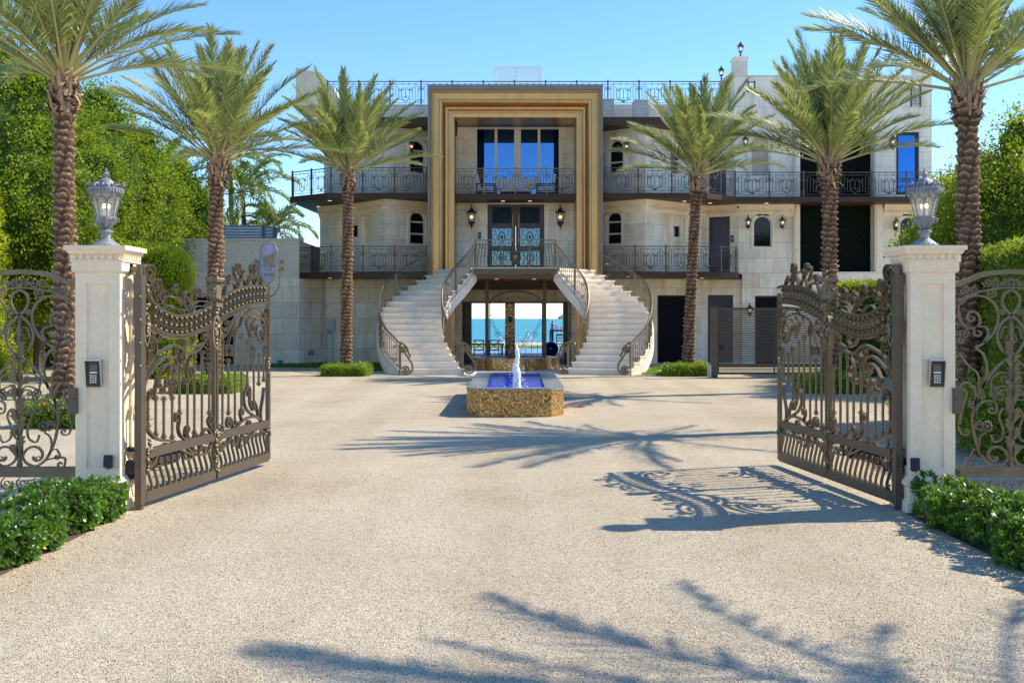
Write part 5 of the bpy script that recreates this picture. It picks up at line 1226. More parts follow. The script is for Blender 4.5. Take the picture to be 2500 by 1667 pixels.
    for s, z, n, w1, h1 in ((sM, .62, 26, .12, .06), (sM, .35, 34, .05, .26), (.16, .62, 16, .06, .10), (sM, ga(845, 950)[1], 30, .07, .16), (sM, 2.3, 30, .09, .28), (sM, 2.05, 20, .04, .12), (.13, 2.1, 22, .03, .26), (.14, ga(140, 920)[1], 24, .05, .14), (sE - .06, gb(1400, 690)[1], 16, .08, .08), (sE - .05, 1.35, 10, .02, .14), (.14, .35, 12, .02, .2)):
        b = MB()
        for k in range(n):
            a = rr.random() * 6.283; q = rr.random() ** .5; b.ball(GW(s + w1 * q * math.cos(a), z + h1 * q * math.sin(a), rr.choice((-1, 1)) * .03), .012 + .014 * rr.random(), 5)
        b.build('cast_ornament', 'gilt_iron', t)
    b = MB(); b.box(GW(sM, 2.32), (.13, .10, .17), ang); b.box(GW(sM, 2.47), (.20, .15, .05), ang); b.box(GW(sM, 2.16), (.17, .12, .05), ang)
    for k in range(6): b.ball(GW(sM - .09 + .036 * k, 2.47, .07), .016, 5); b.ball(GW(sM - .09 + .036 * k, 2.47, -.07), .016, 5)
    b.build('post_capital', 'gilt_iron', t)
    b = MB(); strap(b, [(sM + .10 * math.cos(a_ * .5236), ga(845, 950)[1] + .20 * math.sin(a_ * .5236)) for a_ in range(13)], .03, .06, 3)
    b.build('oval_medallion', 'gilt_iron', t); b = MB()
    strap(b, [(.13 + .06 * math.cos(a_ * .5236), ga(140, 920)[1] + .17 * math.sin(a_ * .5236)) for a_ in range(13)], .02, .06, 3)
    b.build('oval_medallion', 'gilt_iron', t)
    # S bars of the bottom panel
    b = MB()
    for s0, s1, n in ((.16, sM - .06, 12), (sM + .08, sE - .05, 12)):
        for k in range(n):
            s = s0 + (s1 - s0) * (k + .5) / n
            gcurl(b, [(s + .03, .17), (s + .045, .22), (s + .01, .30), (s - .035, .38), (s - .045, .45)], t0=-.5, r0=.03, t1=-1.3, r1=.036, w_=.011, d_=.032, sm=3)
            bx = GW(s + .03, .18); b.box(bx, (.03, .045, .03), ang)
    b.build('bottom_scrolls', 'wrought_brown', t)
    return t
gate = make_leaf(); g2_ = mirror_tree(gate, (0.07) / 2)
g2_['label'] = 'open scrolled bronze gate leaf right of the drive with no shield, shadow at its foot'; g2_.rotation_euler = (0, 0, R(-2.8))
# shield on the left leaf
ss, zz = g2(657, 655)
t = thing('gate_shield', 'blue shield sign with a winged beast on the tip of the left gate leaf', 'sign', tuple(GW(ss, 2.25)))
cs = [g2(x, y) for x, y in ((641.5, 604), (648, 595), (661, 592.5), (671, 596), (674, 608), (677, 614), (675, 640), (674, 672), (668, 684), (655, 695), (645, 682), (640, 668), (639, 640))]
sc_ = sum(p[0] for p in cs) / len(cs); zc_ = sum(p[1] for p in cs) / len(cs)
SW = lambda s, z, o=0.0: GW(ss, 0) + Vector(((s - sc_) * .80, (s - sc_) * .60, 0)) + Vector((0.6, -.8, 0)) * o + Vector((0, 0, z))
k = .42   # turned towards the drive, so narrower than seen in the gate's own plane
S2 = [((p[0] - sc_) * k, p[1]) for p in cs]; n = len(S2)
SWk = lambda u, z, o=0.0: GW(ss, 0) + Vector((u * .93, u * .36, 0)) + Vector((.36, -.93, 0)) * o + Vector((0, 0, z))
b = MB(); b.add([SWk(u, z, .015) for u, z in S2] + [SWk(u, z, -.015) for u, z in S2], [tuple(range(n)), tuple(range(2 * n - 1, n - 1, -1))] + [(i, i + n, (i + 1) % n + n, (i + 1) % n) for i in range(n)]); b.build('plate', 'shield_blue', t)
b = MB(); b.tube([SWk(u, z, 0) for u, z in S2], .016, 6, closed=True); b.tube([SWk(0, 2.28, 0), SWk(0, 2.45, 0)], .015, 6)
for s_ in (-1, 1):
    b.tube([SWk(s_ * u, z) for u, z in ((0, 2.28), (.08, 2.33), (.14, 2.45), (.155, 2.6), (.15, 2.72), (.13, 2.78))], .012, 5)
    b.tube([SWk(s_ * u, z) for u, z in spiral((.175, 2.78), .035, 3.1, 1.4)], .011, 5); b.tube([SWk(s_ * u, z) for u, z in spiral((.185, 2.68), .035, 3.1, -1.4)], .011, 5)
    b.tube([SWk(0, 2.66), SWk(s_ * .15, 2.66)], .010, 5)
b.build('rim', 'gilt_iron', t)
b = MB(); beast(b, lambda x, z, o: SWk(x * 1.0, 2.775 + z, .018 + o), .20, .012)
for k_ in (-1, 0, 1): b.ball(SWk(k_ * .035, 2.665, .02), .011, 5)
# short raised letters, too worn to read
for i, gl_ in enumerate(((0, 1, 2), (0, 2, 3), (1, 2, 4), (0, 3, 4), (0, 1, 3), (2, 3, 4))):
    u0 = -.066 + i * .0235
    seg = {0: (u0, 0, .004, .034), 1: (u0 + .006, .015, .012, .004), 2: (u0 + .006, -.001, .012, .004), 3: (u0 + .013, 0, .004, .034), 4: (u0 + .006, -.015, .012, .004)}
    for q in gl_: u_, dz, w_, h_ = seg[q]; b.box(SWk(u_, 2.60 + dz, .018), (w_, .006, h_), math.atan2(.36, .93))
b.box(SWk(0, 2.572, .018), (.13, .006, .004), math.atan2(.36, .93))
b.build('emblem', 'gilt_iron', t)
# ---- gate openers ----
def opener(L_, lab, m='black_plastic'):
    t = thing('gate_opener', lab, 'gate motor', L_[0], group='gate openers'); b = MB()
    a, c = Vector(L_[0]), Vector(L_[1]); d = c - a
    b.tube([a, a + d * .06, a + d * .9, c], .085, 10, scale=[.6, 1, 1, .7]); b.build('housing', m, t, smooth='auto')
    b = MB(); b.tube([a + d * .1 + Vector((0, 0, -.10)), a - d * .35 + Vector((0, 0, -.10))], .03, 6); b.box(a - d * .3, (.10, .12, .14)); b.build('arm', 'black_metal', t)
    for f in (.45, .62, .8):
        b = MB(); b.tube([a + d * f + Vector((0, 0, 0)), a + d * (f + .03)], .0865, 10); b.build('stripe', 'steel', t)
opener([(-3.93 - .06, 11.65, .44), (-3.83 - .05, 12.45, .44)], 'dark blue striped gate motor behind the left gate leaf', 'motor_blue')
opener([(4.06, 11.75, .46), (3.93, 12.75, .46)], 'black gate motor bar behind the right gate leaf')
# ---- hinge brackets on pillars ----
for s_ in (-1, 1):
    t = thing('hinge_bracket', 'rusty bracket holding the gate post to the top of the %s pillar' % ('left' if s_ < 0 else 'right'), 'bracket', (s_ * 4.0, 11.45, 2.5)); b = MB()
    xm = s_ * 3.94 if s_ < 0 else 3.94 + .035
    b.tube([(s_ * 4.08, 11.45, 2.52), (xm, 11.38, 2.51)], .03, 6); b.box((s_ * 4.065, 11.45, 2.52), (.03, .1, .1)); b.build('arm', 'wrought_brown', t)
    b = MB(); b.tube([(s_ * 4.08, 11.45, .62), (xm, 11.38, .62)], .03, 6); b.build('lower_arm', 'black_metal', t)

# =============== arched side gates (wings) ===============
def make_wing():
    Y = 11.45; x1 = -4.575
    t = thing('side_gate', 'arched scrolled iron side gate left of the left pillar, in sunlight', 'gate', (-5.4, Y, 0), group='arched side gates')
    W = lambda x, z, o=0: Vector((x, Y + o, z))
    fl = lambda w_, d_, k_=.72: [(-w_ / 2 * k_, -d_ / 2 * k_), (w_ / 2 * k_, -d_ / 2 * k_), (w_ / 2 * k_, d_ / 2 * k_), (-w_ / 2 * k_, d_ / 2 * k_)]
    xy = lambda x, y: ((x / 2.529 - CX) * Y / F, H + (CY - (640 + y / 2.529)) * Y / F)   # read in the plane of the gate
    xc = xy(121, 0)[0]; x0 = 2 * xc - x1
    def st(b, L_, w_=.022, d_=.04, sm=5, both=True, t0=0, r0=.05, t1=0, r1=.05):
        P = [Vector((p[0], p[1], 0)) for p in L_]; P = catmull(P, sm) if len(P) > 2 else P; Q = [(p.x, p.y) for p in P]
        if t1: d = P[-1] - P[-2]; Q += curl(Q[-1], math.atan2(d.y, d.x), r1, t1)[1:]
        if t0: d = P[0] - P[1]; Q = list(reversed(curl(Q[0], math.atan2(d.y, d.x), r0, t0)[1:])) + Q
        b.sweep([W(*q) for q in Q], fl(w_, d_), up=(0, 1, 0))
        if both: b.sweep([W(2 * xc - q[0], q[1]) for q in Q], fl(w_, d_), up=(0, 1, 0))
    zA = xy(0, 58)[1]; zB = xy(455, 150)[1]
    b = MB(); zr1, zr0 = xy(0, 1277)[1], xy(0, 1309)[1]; zb = xy(0, 1490)[1]
    # outer frame: arch over both halves
    hw = x1 - xc; Rr = 3.2
    arc = [(x1, zB)]
    pts = [(x1, zB)] + [xy(x, y) for x, y in ((400, 118), (330, 88), (260, 70), (180, 62), (121, 60))]
    allp = pts + [(2 * xc - p[0], p[1]) for p in reversed(pts[:-1])]
    P = catmull([Vector((p[0], p[1], 0)) for p in allp], 4)
    b.sweep([W(p.x, p.y) for p in P], fl(.07, .06), up=(0, 1, 0))
    for x in (x1, x0): b.box(W(x, (zB + .02) / 2), (.045, .055, zB - .0))
    for z, h_ in ((zr1, .055), (zr0, .055), (zb, .10)): b.box(W(xc, z), (x1 - x0 - .046, .05, h_))
    b.build('frame', 'wrought_brown', t)
    b = MB()
    st(b, [xy(445, 240), xy(380, 205), xy(300, 180), xy(200, 162), xy(121, 158)], .025)
    # figure-eight of the middle
    st(b, [xy(121, 170), xy(165, 200), xy(175, 250), xy(150, 300), xy(110, 335), xy(60, 380), xy(35, 440), xy(45, 500), xy(80, 555), xy(121, 580), xy(200, 640), xy(260, 710), xy(310, 790), xy(345, 870), xy(358, 960), xy(350, 1050), xy(325, 1140), xy(280, 1220), xy(220, 1258), xy(165, 1240), xy(140, 1200), xy(160, 1160)], .032, t1=-.9, r1=.12)
    st(b, [xy(340, 525), xy(290, 500), xy(225, 430), xy(200, 340), xy(220, 260), xy(290, 212), xy(370, 212), xy(430, 260), xy(440, 330), xy(410, 390), xy(350, 410), xy(315, 380), xy(315, 340)], .028, t1=-1.1, r1=.08)
    st(b, [xy(335, 530), xy(290, 570), xy(270, 640), xy(280, 720), xy(300, 780)], .03)
    st(b, [xy(290, 500), xy(262, 440), xy(280, 400), xy(325, 400)], .024, t1=-1.1, r1=.06)
    st(b, [xy(55, 470), xy(70, 410), xy(100, 400)], .018, t1=0); st(b, [xy(430, 260), xy(440, 300)], .018)
    st(b, [xy(440, 560), xy(380, 640), xy(330, 680), xy(318, 740), xy(325, 800)], .018)
    st(b, [xy(350, 1000), xy(345, 900), xy(340, 800), xy(380, 745), xy(430, 760), xy(440, 820)], .026)
    st(b, [xy(440, 1000), xy(420, 900), xy(395, 820)], .03, t1=-1.0, r1=.06); st(b, [xy(445, 1010), xy(425, 1060), xy(395, 1065)], .02, t1=-.9, r1=.035)
    st(b, [xy(330, 1030), xy(345, 960), xy(320, 880), xy(260, 855), xy(215, 870), xy(210, 910)], .024, t1=1.0, r1=.05)
    st(b, [xy(300, 1040), xy(330, 1020), xy(325, 990)], .018, t1=1.0, r1=.03); st(b, [xy(275, 1050), xy(310, 1080), xy(318, 1140), xy(300, 1190)], .018)
    st(b, [xy(290, 1220), xy(350, 1205), xy(400, 1210), xy(400, 1250)], .024, t1=-1.0, r1=.045); st(b, [xy(325, 1160), xy(350, 1155), xy(370, 1190)], .018, t1=-1.0, r1=.035)
    st(b, [xy(130, 900), xy(150, 850), xy(200, 850), xy(240, 830)], .018, t1=1.0, r1=.05); st(b, [xy(125, 800), xy(165, 765), xy(220, 780)], .02, t1=-1.0, r1=.05); st(b, [xy(125, 830), xy(150, 790), xy(180, 790)], .018, t1=-1, r1=.03)
    st(b, [xy(125, 690), xy(180, 680), xy(240, 720), xy(240, 790), xy(210, 820)], .018, t1=1.0, r1=.035)
    st(b, [xy(130, 930), xy(170, 905), xy(195, 950), xy(170, 1030), xy(180, 1090), xy(225, 1110), xy(243, 1065)], .022)
    strap_ = lambda c, r_, a, tn, w_=.016: [b.sweep([W(x if s > 0 else 2 * xc - x, z) for x, z in spiral(c, r_, a, tn)], fl(w_, .035), up=(0, 1, 0)) for s in (1, -1)]
    strap_(xy(235, 1215), .035, 0, 1.0, .012); strap_(xy(365, 200), .07, 0, 1.0, .012)
    strap_(xy(178, 305), .035, 3, 1.5); strap_(xy(245, 190), .06, 2, 1.6); strap_(xy(415, 440), .06, 2, 1.5); strap_(xy(425, 485), .04, 2, -1.6); strap_(xy(300, 830), .035, 1, 1.5); strap_(xy(370, 880), .04, 1, 1.5)
    for x, y in ((240, 120), (375, 165), (115, 115)):
        c = xy(x, y); strap_((c[0] - .045, c[1] - .01), .05, 3.14, 1.5, .014); strap_((c[0] + .045, c[1] - .01), .05, 0, -1.5, .014)
    b.build('scrollwork', 'wrought_brown', t)
    b = MB()
    z0 = xy(0, 1262)[1]; zt = xy(0, 612)[1]
    b.lathe([(.025, 0), (.035, .02), (.022, .06), (.036, .12), (.04, .25), (.024, .32), (.036, .38), (.02, .5), (.036, .56), (.022, .65), (.02, .9), (.034, .95), (.022, 1.0), (.02, 1.3), (.032, 1.33), (.02, 1.38), (.034, 1.45), (.014, 1.52), (.008, 1.6)], 10, (xc, Y, z0))
    zr = xy(0, 472)[1]; b.tube([W(xc, xy(0, 585)[1]), W(xc, zr)], .012, 6)
    for k in range(12): a = k * math.pi / 6; b.ball(W(xc + .05 * math.cos(a), zr + .05 * math.sin(a)), .018, 5)
    b.ball(W(xc, zr), .03, 8)
    rr = random.Random(3)
    for k in range(26):
        z = z0 + .1 + .045 * k; s = rr.choice((-1, 1)); b.add([W(xc + s * .02, z, -.03), W(xc + s * .09, z + .09, -.05), W(xc + s * .03, z + .10, -.04), W(xc, z + .03, -.06)], [(0, 1, 2, 3)])
    for s in (-1, 1):
        c = xy(270, 1013); x = c[0] if s > 0 else 2 * xc - c[0]
        for k in range(10): a = k * math.pi / 5; b.ball(W(x + .045 * math.cos(a), c[1] + .045 * math.sin(a)), .017, 5)
        b.ball(W(x, c[1]), .025, 8)
        b.sweep([W(x_ if s > 0 else 2 * xc - x_, z) for x_, z in spiral((xy(121, 0)[0] + .07, xy(0, 720)[1]), .05, 3, 1.3)], fl(.02, .04), up=(0, 1, 0))
    b.build('acanthus_stem', 'wrought_brown', t, smooth='auto')
    b = MB(); n = 14; dz = zr0 - zb
    for k in range(n):
        x = x1 - .12 - k * .163 + 0
        if x < x0 + .1: break
        b.sweep([W(*q) for q in spiral((x - .02, zr0 - .10), .065, 1.9, 1.5)], fl(.012, .035), up=(0, 1, 0)); b.sweep([W(*q) for q in spiral((x - .01, zr0 - .19), .032, 3.5, -1.3)], fl(.012, .035), up=(0, 1, 0))
        b.sweep([W(q.x, q.y) for q in catmull([Vector((a_, c_, 0)) for a_, c_ in ((x - .01, zr0 - .22), (x - .07, zr0 - .25), (x - .13, zr0 - .29), (x - .15, zr0 - .34), (x - .12, zr0 - .375), (x - .09, zr0 - .35))], 3)], fl(.012, .035), up=(0, 1, 0))
        b.sweep([W(q.x, q.y) for q in catmull([Vector((a_, c_, 0)) for a_, c_ in ((x + .04, zr0 - .07), (x + .035, zr0 - .16), (x - .01, zr0 - .22))], 3)], fl(.012, .035), up=(0, 1, 0))
    b.build('bottom_scrolls', 'wrought_brown', t)
    b = MB(); zl0, zl1 = PZ(550 + 1028 / 2.24, 11.2), PZ(550 + 888 / 2.24, 11.2); b.box((-4.55, 11.17, (zl0 + zl1) / 2), (.085, .05, zl1 - zl0)); b.ball((-4.53, 11.14, (zl0 + zl1) / 2 + .02), .014, 6); b.build('lock_box', 'taupe_metal', t)
    return t
wL = make_wing(); wR = mirror_tree(wL); wR['label'] = 'arched scrolled iron side gate right of the right pillar, in shade before the hedge'

# =============== fountains ===============
ft = thing('long_fountain', 'long rectangular fountain clad in gold glass mosaic, deep blue water inside', 'fountain', (0, 25.4, 0))
zt = .575
oc = [(-.73, 22.04), (.73, 22.04), (1.0, 22.45), (1.0, 28.7), (.95, 28.8), (-.95, 28.8), (-1.0, 28.7), (-1.0, 22.45)]
ic = [(-.61, 22.42), (.61, 22.42), (.64, 28.4), (-.64, 28.4)]
b = MB(); n = 8
b.add([(x, y, 0) for x, y in oc] + [(x, y, zt - .03) for x, y in oc], [(i, (i + 1) % n, (i + 1) % n + n, i + n) for i in range(n)]); b.build('walls', 'gold_mosaic', ft)
b = MB(); tr = fill_loops([oc, ic])
allv = oc + ic
b.add([(x, y, zt) for x, y in allv], tr); b.add([(x * 1.012, 25.4 + (y - 25.4) * 1.003, zt) for x, y in oc] + [(x * 1.012, 25.4 + (y - 25.4) * 1.003, zt - .035) for x, y in oc], [(i, i + n, (i + 1) % n + n, (i + 1) % n) for i in range(n)])
b.add([(x, y, zt - .0005) for x, y in oc] + [(x * 1.012, 25.4 + (y - 25.4) * 1.003, zt - .0005) for x, y in oc], [(i, (i + 1) % n, (i + 1) % n + n, i + n) for i in range(n)])
b.add([(x, y, zt) for x, y in ic] + [(x, y, .1) for x, y in ic], [(i, i + 4, (i + 1) % 4 + 4, (i + 1) % 4) for i in range(4)]); b.build('rim', 'rim_mosaic', ft)
b = MB(); b.bb(-.66, .66, 22.40, 28.42, .1, .53); b.build('water', 'basin_water', ft)
def foam_jet(parent, x, y, z0, h_, r0):
    b = MB(); rr = random.Random(9)
    prof = [(r0 * 1.25, 0), (r0, .06), (r0 * .95, .2), (r0 * 1.0, .4), (r0 * .85, .5), (r0 * .7, .62), (r0 * .55, .75), (r0 * .45, .9), (r0 * .3, 1.02), (.012, 1.1)]
    prof = [(r_, z * h_ / 1.1) for r_, z in prof]; seg = 12; vs = []; fs = []
    fin = []
    for i in range(len(prof) - 1):
        for k in range(4): t_ = k / 4; fin.append((prof[i][0] * (1 - t_) + prof[i + 1][0] * t_, prof[i][1] * (1 - t_) + prof[i + 1][1] * t_))
    fin.append(prof[-1])
    for i, (r_, z) in enumerate(fin):
        ox = .02 * math.sin(z * 11) * (z > .3); 
        for a in range(seg): t_ = 2 * math.pi * a / seg; q = r_ * (1 + .35 * (rr.random() - .5)); vs.append((x + ox + q * math.cos(t_), y + q * math.sin(t_), z0 + z))
    for i in range(len(fin) - 1):
        for a in range(seg): fs.append((i * seg + a, i * seg + (a + 1) % seg, (i + 1) * seg + (a + 1) % seg, (i + 1) * seg + a))
    b.add(vs, fs)
    for k in range(140):
        a = rr.random() * 6.283; q = r0 * (.9 + 2.2 * rr.random() ** 2); z = h_ * .55 * rr.random() ** 1.5; b.ball((x + q * math.cos(a), y + q * math.sin(a), z0 + z), .004 + .008 * rr.random(), 4)
    for k in range(26):
        a = rr.random() * 6.283; q = .1 + .30 * rr.random() ** .8; b.ball((x + q * math.cos(a), y + q * 1.5 * math.sin(a), z0 + .003), .008 + .022 * rr.random(), 5, sz=.3)
    b.build('water_jet', 'foam', parent, smooth=True)
foam_jet(ft, .03, 22.95, .53, .92, .085)
fr_ = thing('round_fountain', 'round scalloped fountain basin clad in gold glass mosaic under the landing', 'fountain', (0, 42.6, 0))
b = MB(); N = 96; rb = []
for i in range(N): a = 2 * math.pi * i / N; rb.append((1.66 + .07 * math.cos(9 * a), a))
zt = .48
def ring(k, z): return [((r_ + k) * math.cos(a), 42.75 + (r_ + k) * math.sin(a), z) for r_, a in rb]
b.add(ring(0, 0) + ring(0, zt), [(i, (i + 1) % N, (i + 1) % N + N, i + N) for i in range(N)]); b.build('walls', 'gold_mosaic', fr_)
b = MB(); b.add(ring(.02, zt - .03) + ring(.02, zt) + ring(-.28, zt) + ring(-.28, .1), [(i + k * N, (i + 1) % N + k * N, (i + 1) % N + (k + 1) * N, i + (k + 1) * N) for k in range(3) for i in range(N)]); b.build('rim', 'rim_mosaic', fr_)
b = MB(); b.add(ring(-.27, .44), [tuple(range(N))]); b.build('water', 'basin_water', fr_)
# paving aprons at the stairs
b = MB()
for s_ in (-1, 1): b.lathe([(1.6, .0), (1.6, .012), (.01, .013)], 40, (s_ * 4.6, 39.6, 0)) 
b.bb(-4.6, 4.6, 38.6, 48.3, .001, .010); tag(b.build('pavement', 'concrete', origin=(0, 0, 0)), 'pale paving under the staircases and round fountain', 'paving', kind='structure')

# =============== wall lanterns ===============
def make_sconce():
    t = thing('wall_lantern', 'x', 'wall lantern', (0, 0, 0), group='wall lanterns'); c = (0, -.24, 0)   # centre of the cage, wall at y=0
    b = MB(); b.bb(-.045, .045, -.03, -.001, -.18, .16); b.lathe([(.001, -.02), (.05, 0), (.05, .01)], 8, (0, -.02, .16)); b.ball((0, -.03, -.18), .04, 6)
    b.tube([(0, -.03, .05), (0, -.06, .2), (0, -.14, .33), (0, -.22, .34), (0, -.25, .29), (0, -.24, .25)], .012, 6); b.tube([(0, -.03, -.1), (0, -.1, -.16), (0, -.18, -.13)], .010, 5)
    b.build('bracket', 'black_metal', t)
    b = MB(); n = 6
    b.lathe([(.01, .30), (.02, .27), (.012, .25), (.05, .22), (.06, .19), (.10, .15), (.125, .13), (.13, .10), (.10, .098)], n, c)
    for i in range(n):
        a = i * math.pi / 3; b.tube([(c[0] + .112 * math.cos(a), c[1] + .112 * math.sin(a), .10), (c[0] + .07 * math.cos(a), c[1] + .07 * math.sin(a), -.13)], .009, 4); b.ball((c[0] + .125 * math.cos(a), c[1] + .125 * math.sin(a), .14), .018, 5)
        b.ball((c[0] + .08 * math.cos(a), c[1] + .08 * math.sin(a), -.15), .018, 5)
    b.lathe([(.075, -.12), (.085, -.14), (.07, -.18), (.04, -.21), (.045, -.235), (.02, -.27), (.012, -.30), (.001, -.33)], n, c)
    b.build('cage', 'black_metal', t)
    b = MB(); b.lathe([(.066, -.125), (.104, .1)], n, c); b.f = b.f[:-2]; b.m = b.m[:-2]; b.build('glass', 'lamp_glass', t)
    b = MB(); b.ball((-.02, -.24, .0), .018, 6, sz=1.8); b.ball((.025, -.23, .0), .018, 6, sz=1.8); b.build('bulbs', 'bulb', t)
    return t
sco = make_sconce(); first = True
def put_sconce(x, y, Z, hpx, lab, rz=0):
    global first
    o = sco if first else copy_tree(sco); first = False
    s_ = hpx * Z / F / .67; o.scale = (s_, s_, s_); o.rotation_euler = (0, 0, rz); o.location = (PX(x, Z), Z, PZ(y, Z)); o['label'] = lab
for a_ in ((1152, 532, 46.88, 60, 'black wall lantern left of the front doors inside the portal'), (1367, 532, 46.88, 60, 'black wall lantern right of the front doors inside the portal'),
           (1528, 360, 46.45, 38, 'black wall lantern on the upper storey beside the arched window right of the portal'), (1636, 360, 46.85, 34, 'black wall lantern partly behind the far right palm crown'),
           (1824, 545, TZ - .01, 37, 'lit wall lantern left of the lower arched window of the tower'), (1907, 545, TZ - .01, 37, 'lit wall lantern right of the lower arched window of the tower'),
           (1817, 348, TZ - .01, 36, 'black wall lantern left of the beige arched blind on the tower'), (1901, 348, TZ - .01, 36, 'black wall lantern right of the beige arched blind on the tower'),
           (2175, 350, TZ - .01, 44, 'black wall lantern left of the tall blue glass door'), (2184, 550, TZ - .01, 37, 'lit wall lantern beside the arched window behind the right gate lantern'),
           (1006, 360, 46.75, 36, 'black wall lantern on the upper storey left of the portal beside an arched window'), (1828, 758, TZ - .01, 36, 'black wall lantern behind the slatted sliding gate'),
           (604, 757, 46.58, 26, 'small lit wall lantern on the garage wall seen through the left gate')):
    put_sconce(*a_)
# roof lanterns
def roof_lantern(x, y0, y1, Z, lab):
    c = (PX(x, Z), Z, PZ(y1, Z)); h_ = (y1 - y0) * Z / F
    t = thing('roof_lantern', lab, 'lantern', c, group='roof lanterns'); k = h_
    b = MB(); b.lathe([(.14 * k, 0), (.13 * k, .03 * k), (.04 * k, .08 * k), (.03 * k, .14 * k), (.08 * k, .2 * k), (.03 * k, .24 * k), (.03 * k, .3 * k), (.10 * k, .36 * k), (.12 * k, .38 * k), (.10 * k, .4 * k)], 10, c); b.build('base', 'black_metal', t)
    b = MB(); b.lathe([(.10 * k, .4 * k), (.16 * k, .68 * k)], 6, c); b.f = b.f[:-2]; b.m = b.m[:-2]; b.build('glass', 'lamp_glass', t)
    b = MB(); b.lathe([(.20 * k, .66 * k), (.21 * k, .72 * k), (.13 * k, .78 * k), (.10 * k, .84 * k), (.03 * k, .9 * k), (.035 * k, .94 * k), (.001, k)], 6, c)
    for i in range(6): a = i * math.pi / 3; b.tube([(c[0] + .10 * k * math.cos(a), c[1] + .10 * k * math.sin(a), c[2] + .4 * k), (c[0] + .165 * k * math.cos(a), c[1] + .165 * k * math.sin(a), c[2] + .68 * k)], .012 * k, 4)
    b.build('roof', 'black_metal', t); b = MB(); b.ball((c[0], c[1], c[2] + .54 * k), .04 * k, 6, sz=1.6); b.build('bulb', 'bulb', t)
roof_lantern(1808, 101, 143.2, TZ + .35, 'black roof lantern on the left merlon of the tower')
roof_lantern(1761, 160, 200, 49.2, 'black roof lantern on the roof wall just left of the tower')
roof_lantern(2256, 118, 147.2, TZ + .35, 'roof lantern on the right merlon of the tower behind palm fronds')

# =============== roof and wall equipment ===============
def ac(x0, x1, y0, y1, Z, lab, m='ac_grey', rows=9, group=None):
    t = thing('air_conditioner', lab, 'air conditioner', (PX(x0, Z), Z, PZ(y1, Z)), group=group); X0, X1, z0, z1 = PX(x0, Z), PX(x1, Z), PZ(y1, Z), PZ(y0, Z); w_ = X1 - X0
    b = MB(); b.bb(X0, X1, Z + .03, Z + .9, z0, z1)
    for k in (X0, X1 - .05): b.bb(k, k + .05, Z, Z + .029, z0, z1)
    b.bb(X0 - .02, X1 + .02, Z - .02, Z + .92, z1 + .001, z1 + .06); b.build('casing', m, t)
    b = MB()
    for i in range(rows): b.bb(X0 + .055, X1 - .055, Z + .0, Z + .028, z0 + (i + .3) * (z1 - z0) / rows, z0 + (i + .7) * (z1 - z0) / rows)
    b.build('louvres', 'cushion', t)
ac(1466, 1499, 245, 288, 47.3, 'pale air conditioner on the roof right beside the golden portal', group='roof air conditioners'); ac(1549, 1584, 247, 288, 47.3, 'pale air conditioner on the roof partly behind the far right palm', group='roof air conditioners')
ac(546, 640, 553, 588, 47.6, 'large blue grey air conditioner on the garage roof', 'ac_blue', 5); ac(645, 666, 556, 588, 47.9, 'narrow blue grey air conditioner at the right end of the garage roof', 'ac_blue', 4)
t = thing('glass_shaft', 'frosted glass shaft with a white frame standing on the roof above the portal', 'glass shaft', (0, 51, Z3)); Z = 51
b = MB(); X0, X1 = PX(1209, Z), PX(1321, Z); z1 = PZ(163, Z)
for x in (X0, PX(1264.5, Z), X1): b.bb(x - .03, x + .03, Z - .03, Z + .03, Z3 + .4, z1)
for x in (X0, X1): b.bb(x - .03, x + .03, Z + 1.6, Z + 1.66, Z3 + .4, z1); b.bb(x - .03, x + .03, Z + .031, Z + 1.59, z1 - .06, z1)
b.bb(X0 + .031, PX(1264.5, Z) - .031, Z - .03, Z + .03, z1 - .06, z1); b.bb(PX(1264.5, Z) + .031, X1 - .031, Z - .03, Z + .03, z1 - .06, z1); b.build('frame', 'white_paint', t)
for xa, xb in ((X0 + .04, PX(1264.5, Z) - .04), (PX(1264.5, Z) + .04, X1 - .04)): b = MB(); b.bb(xa, xb, Z - .005, Z + .005, Z3 + .4, z1 - .065); b.build('pane', 'clear_glass', t)
t = thing('utility_box', 'grey electrical box with conduits on the wall left of the staircase', 'utility box', (PX(805, 47.9), 47.75, 0)); Z = 47.75
b = MB(); b.bb(PX(796, Z), PX(817, Z), Z - .12, Z + .06, PZ(806, Z), PZ(779, Z)); b.bb(PX(792, Z), PX(795, Z), Z - .06, Z, PZ(795, Z), PZ(781, Z)); b.build('box', 'utility_grey', t)
b = MB()
for x in (797.5, 812): b.tube([(PX(x, Z), Z - .03, 0), (PX(x, Z), Z - .03, PZ(806, Z))], .03, 6)
b.tube([(PX(791.5, Z), Z - .02, PZ(781, Z)), (PX(791.5, Z), Z - .02, PZ(684, Z))], .02, 5); b.tube([(PX(799, Z), Z - .05, PZ(806, Z)), (PX(804, Z), Z - .06, PZ(813, Z)), (PX(810, Z), Z - .05, PZ(806, Z))], .025, 6)
b.box((PX(794, Z), Z - .1, .3), (.18, .15, .12)); b.build('conduits', 'utility_grey', t)
t = thing('wall_vent', 'small dark louvred vent low in the garage wall', 'vent', (PX(759, 47.2), 47.1, PZ(873, 47.2)))
fv = frame_of(V2(730, 46.6), V2(792, 48.0)); W_ = lambda u, z, o: fv[0] + fv[1] * u + Vector((0, 0, z)) + fv[2] * o
b = MB(); b.box(W_(.75, .5, .012), (.5, .024, .27), math.atan2(fv[1].y, fv[1].x)); b.build('frame', 'cornice_stone', t); b = MB(); [b.box(W_(.75, .41 + .045 * k, .027), (.42, .012, .028), math.atan2(fv[1].y, fv[1].x)) for k in range(5)]; b.build('louvres', 'wrought_brown', t)
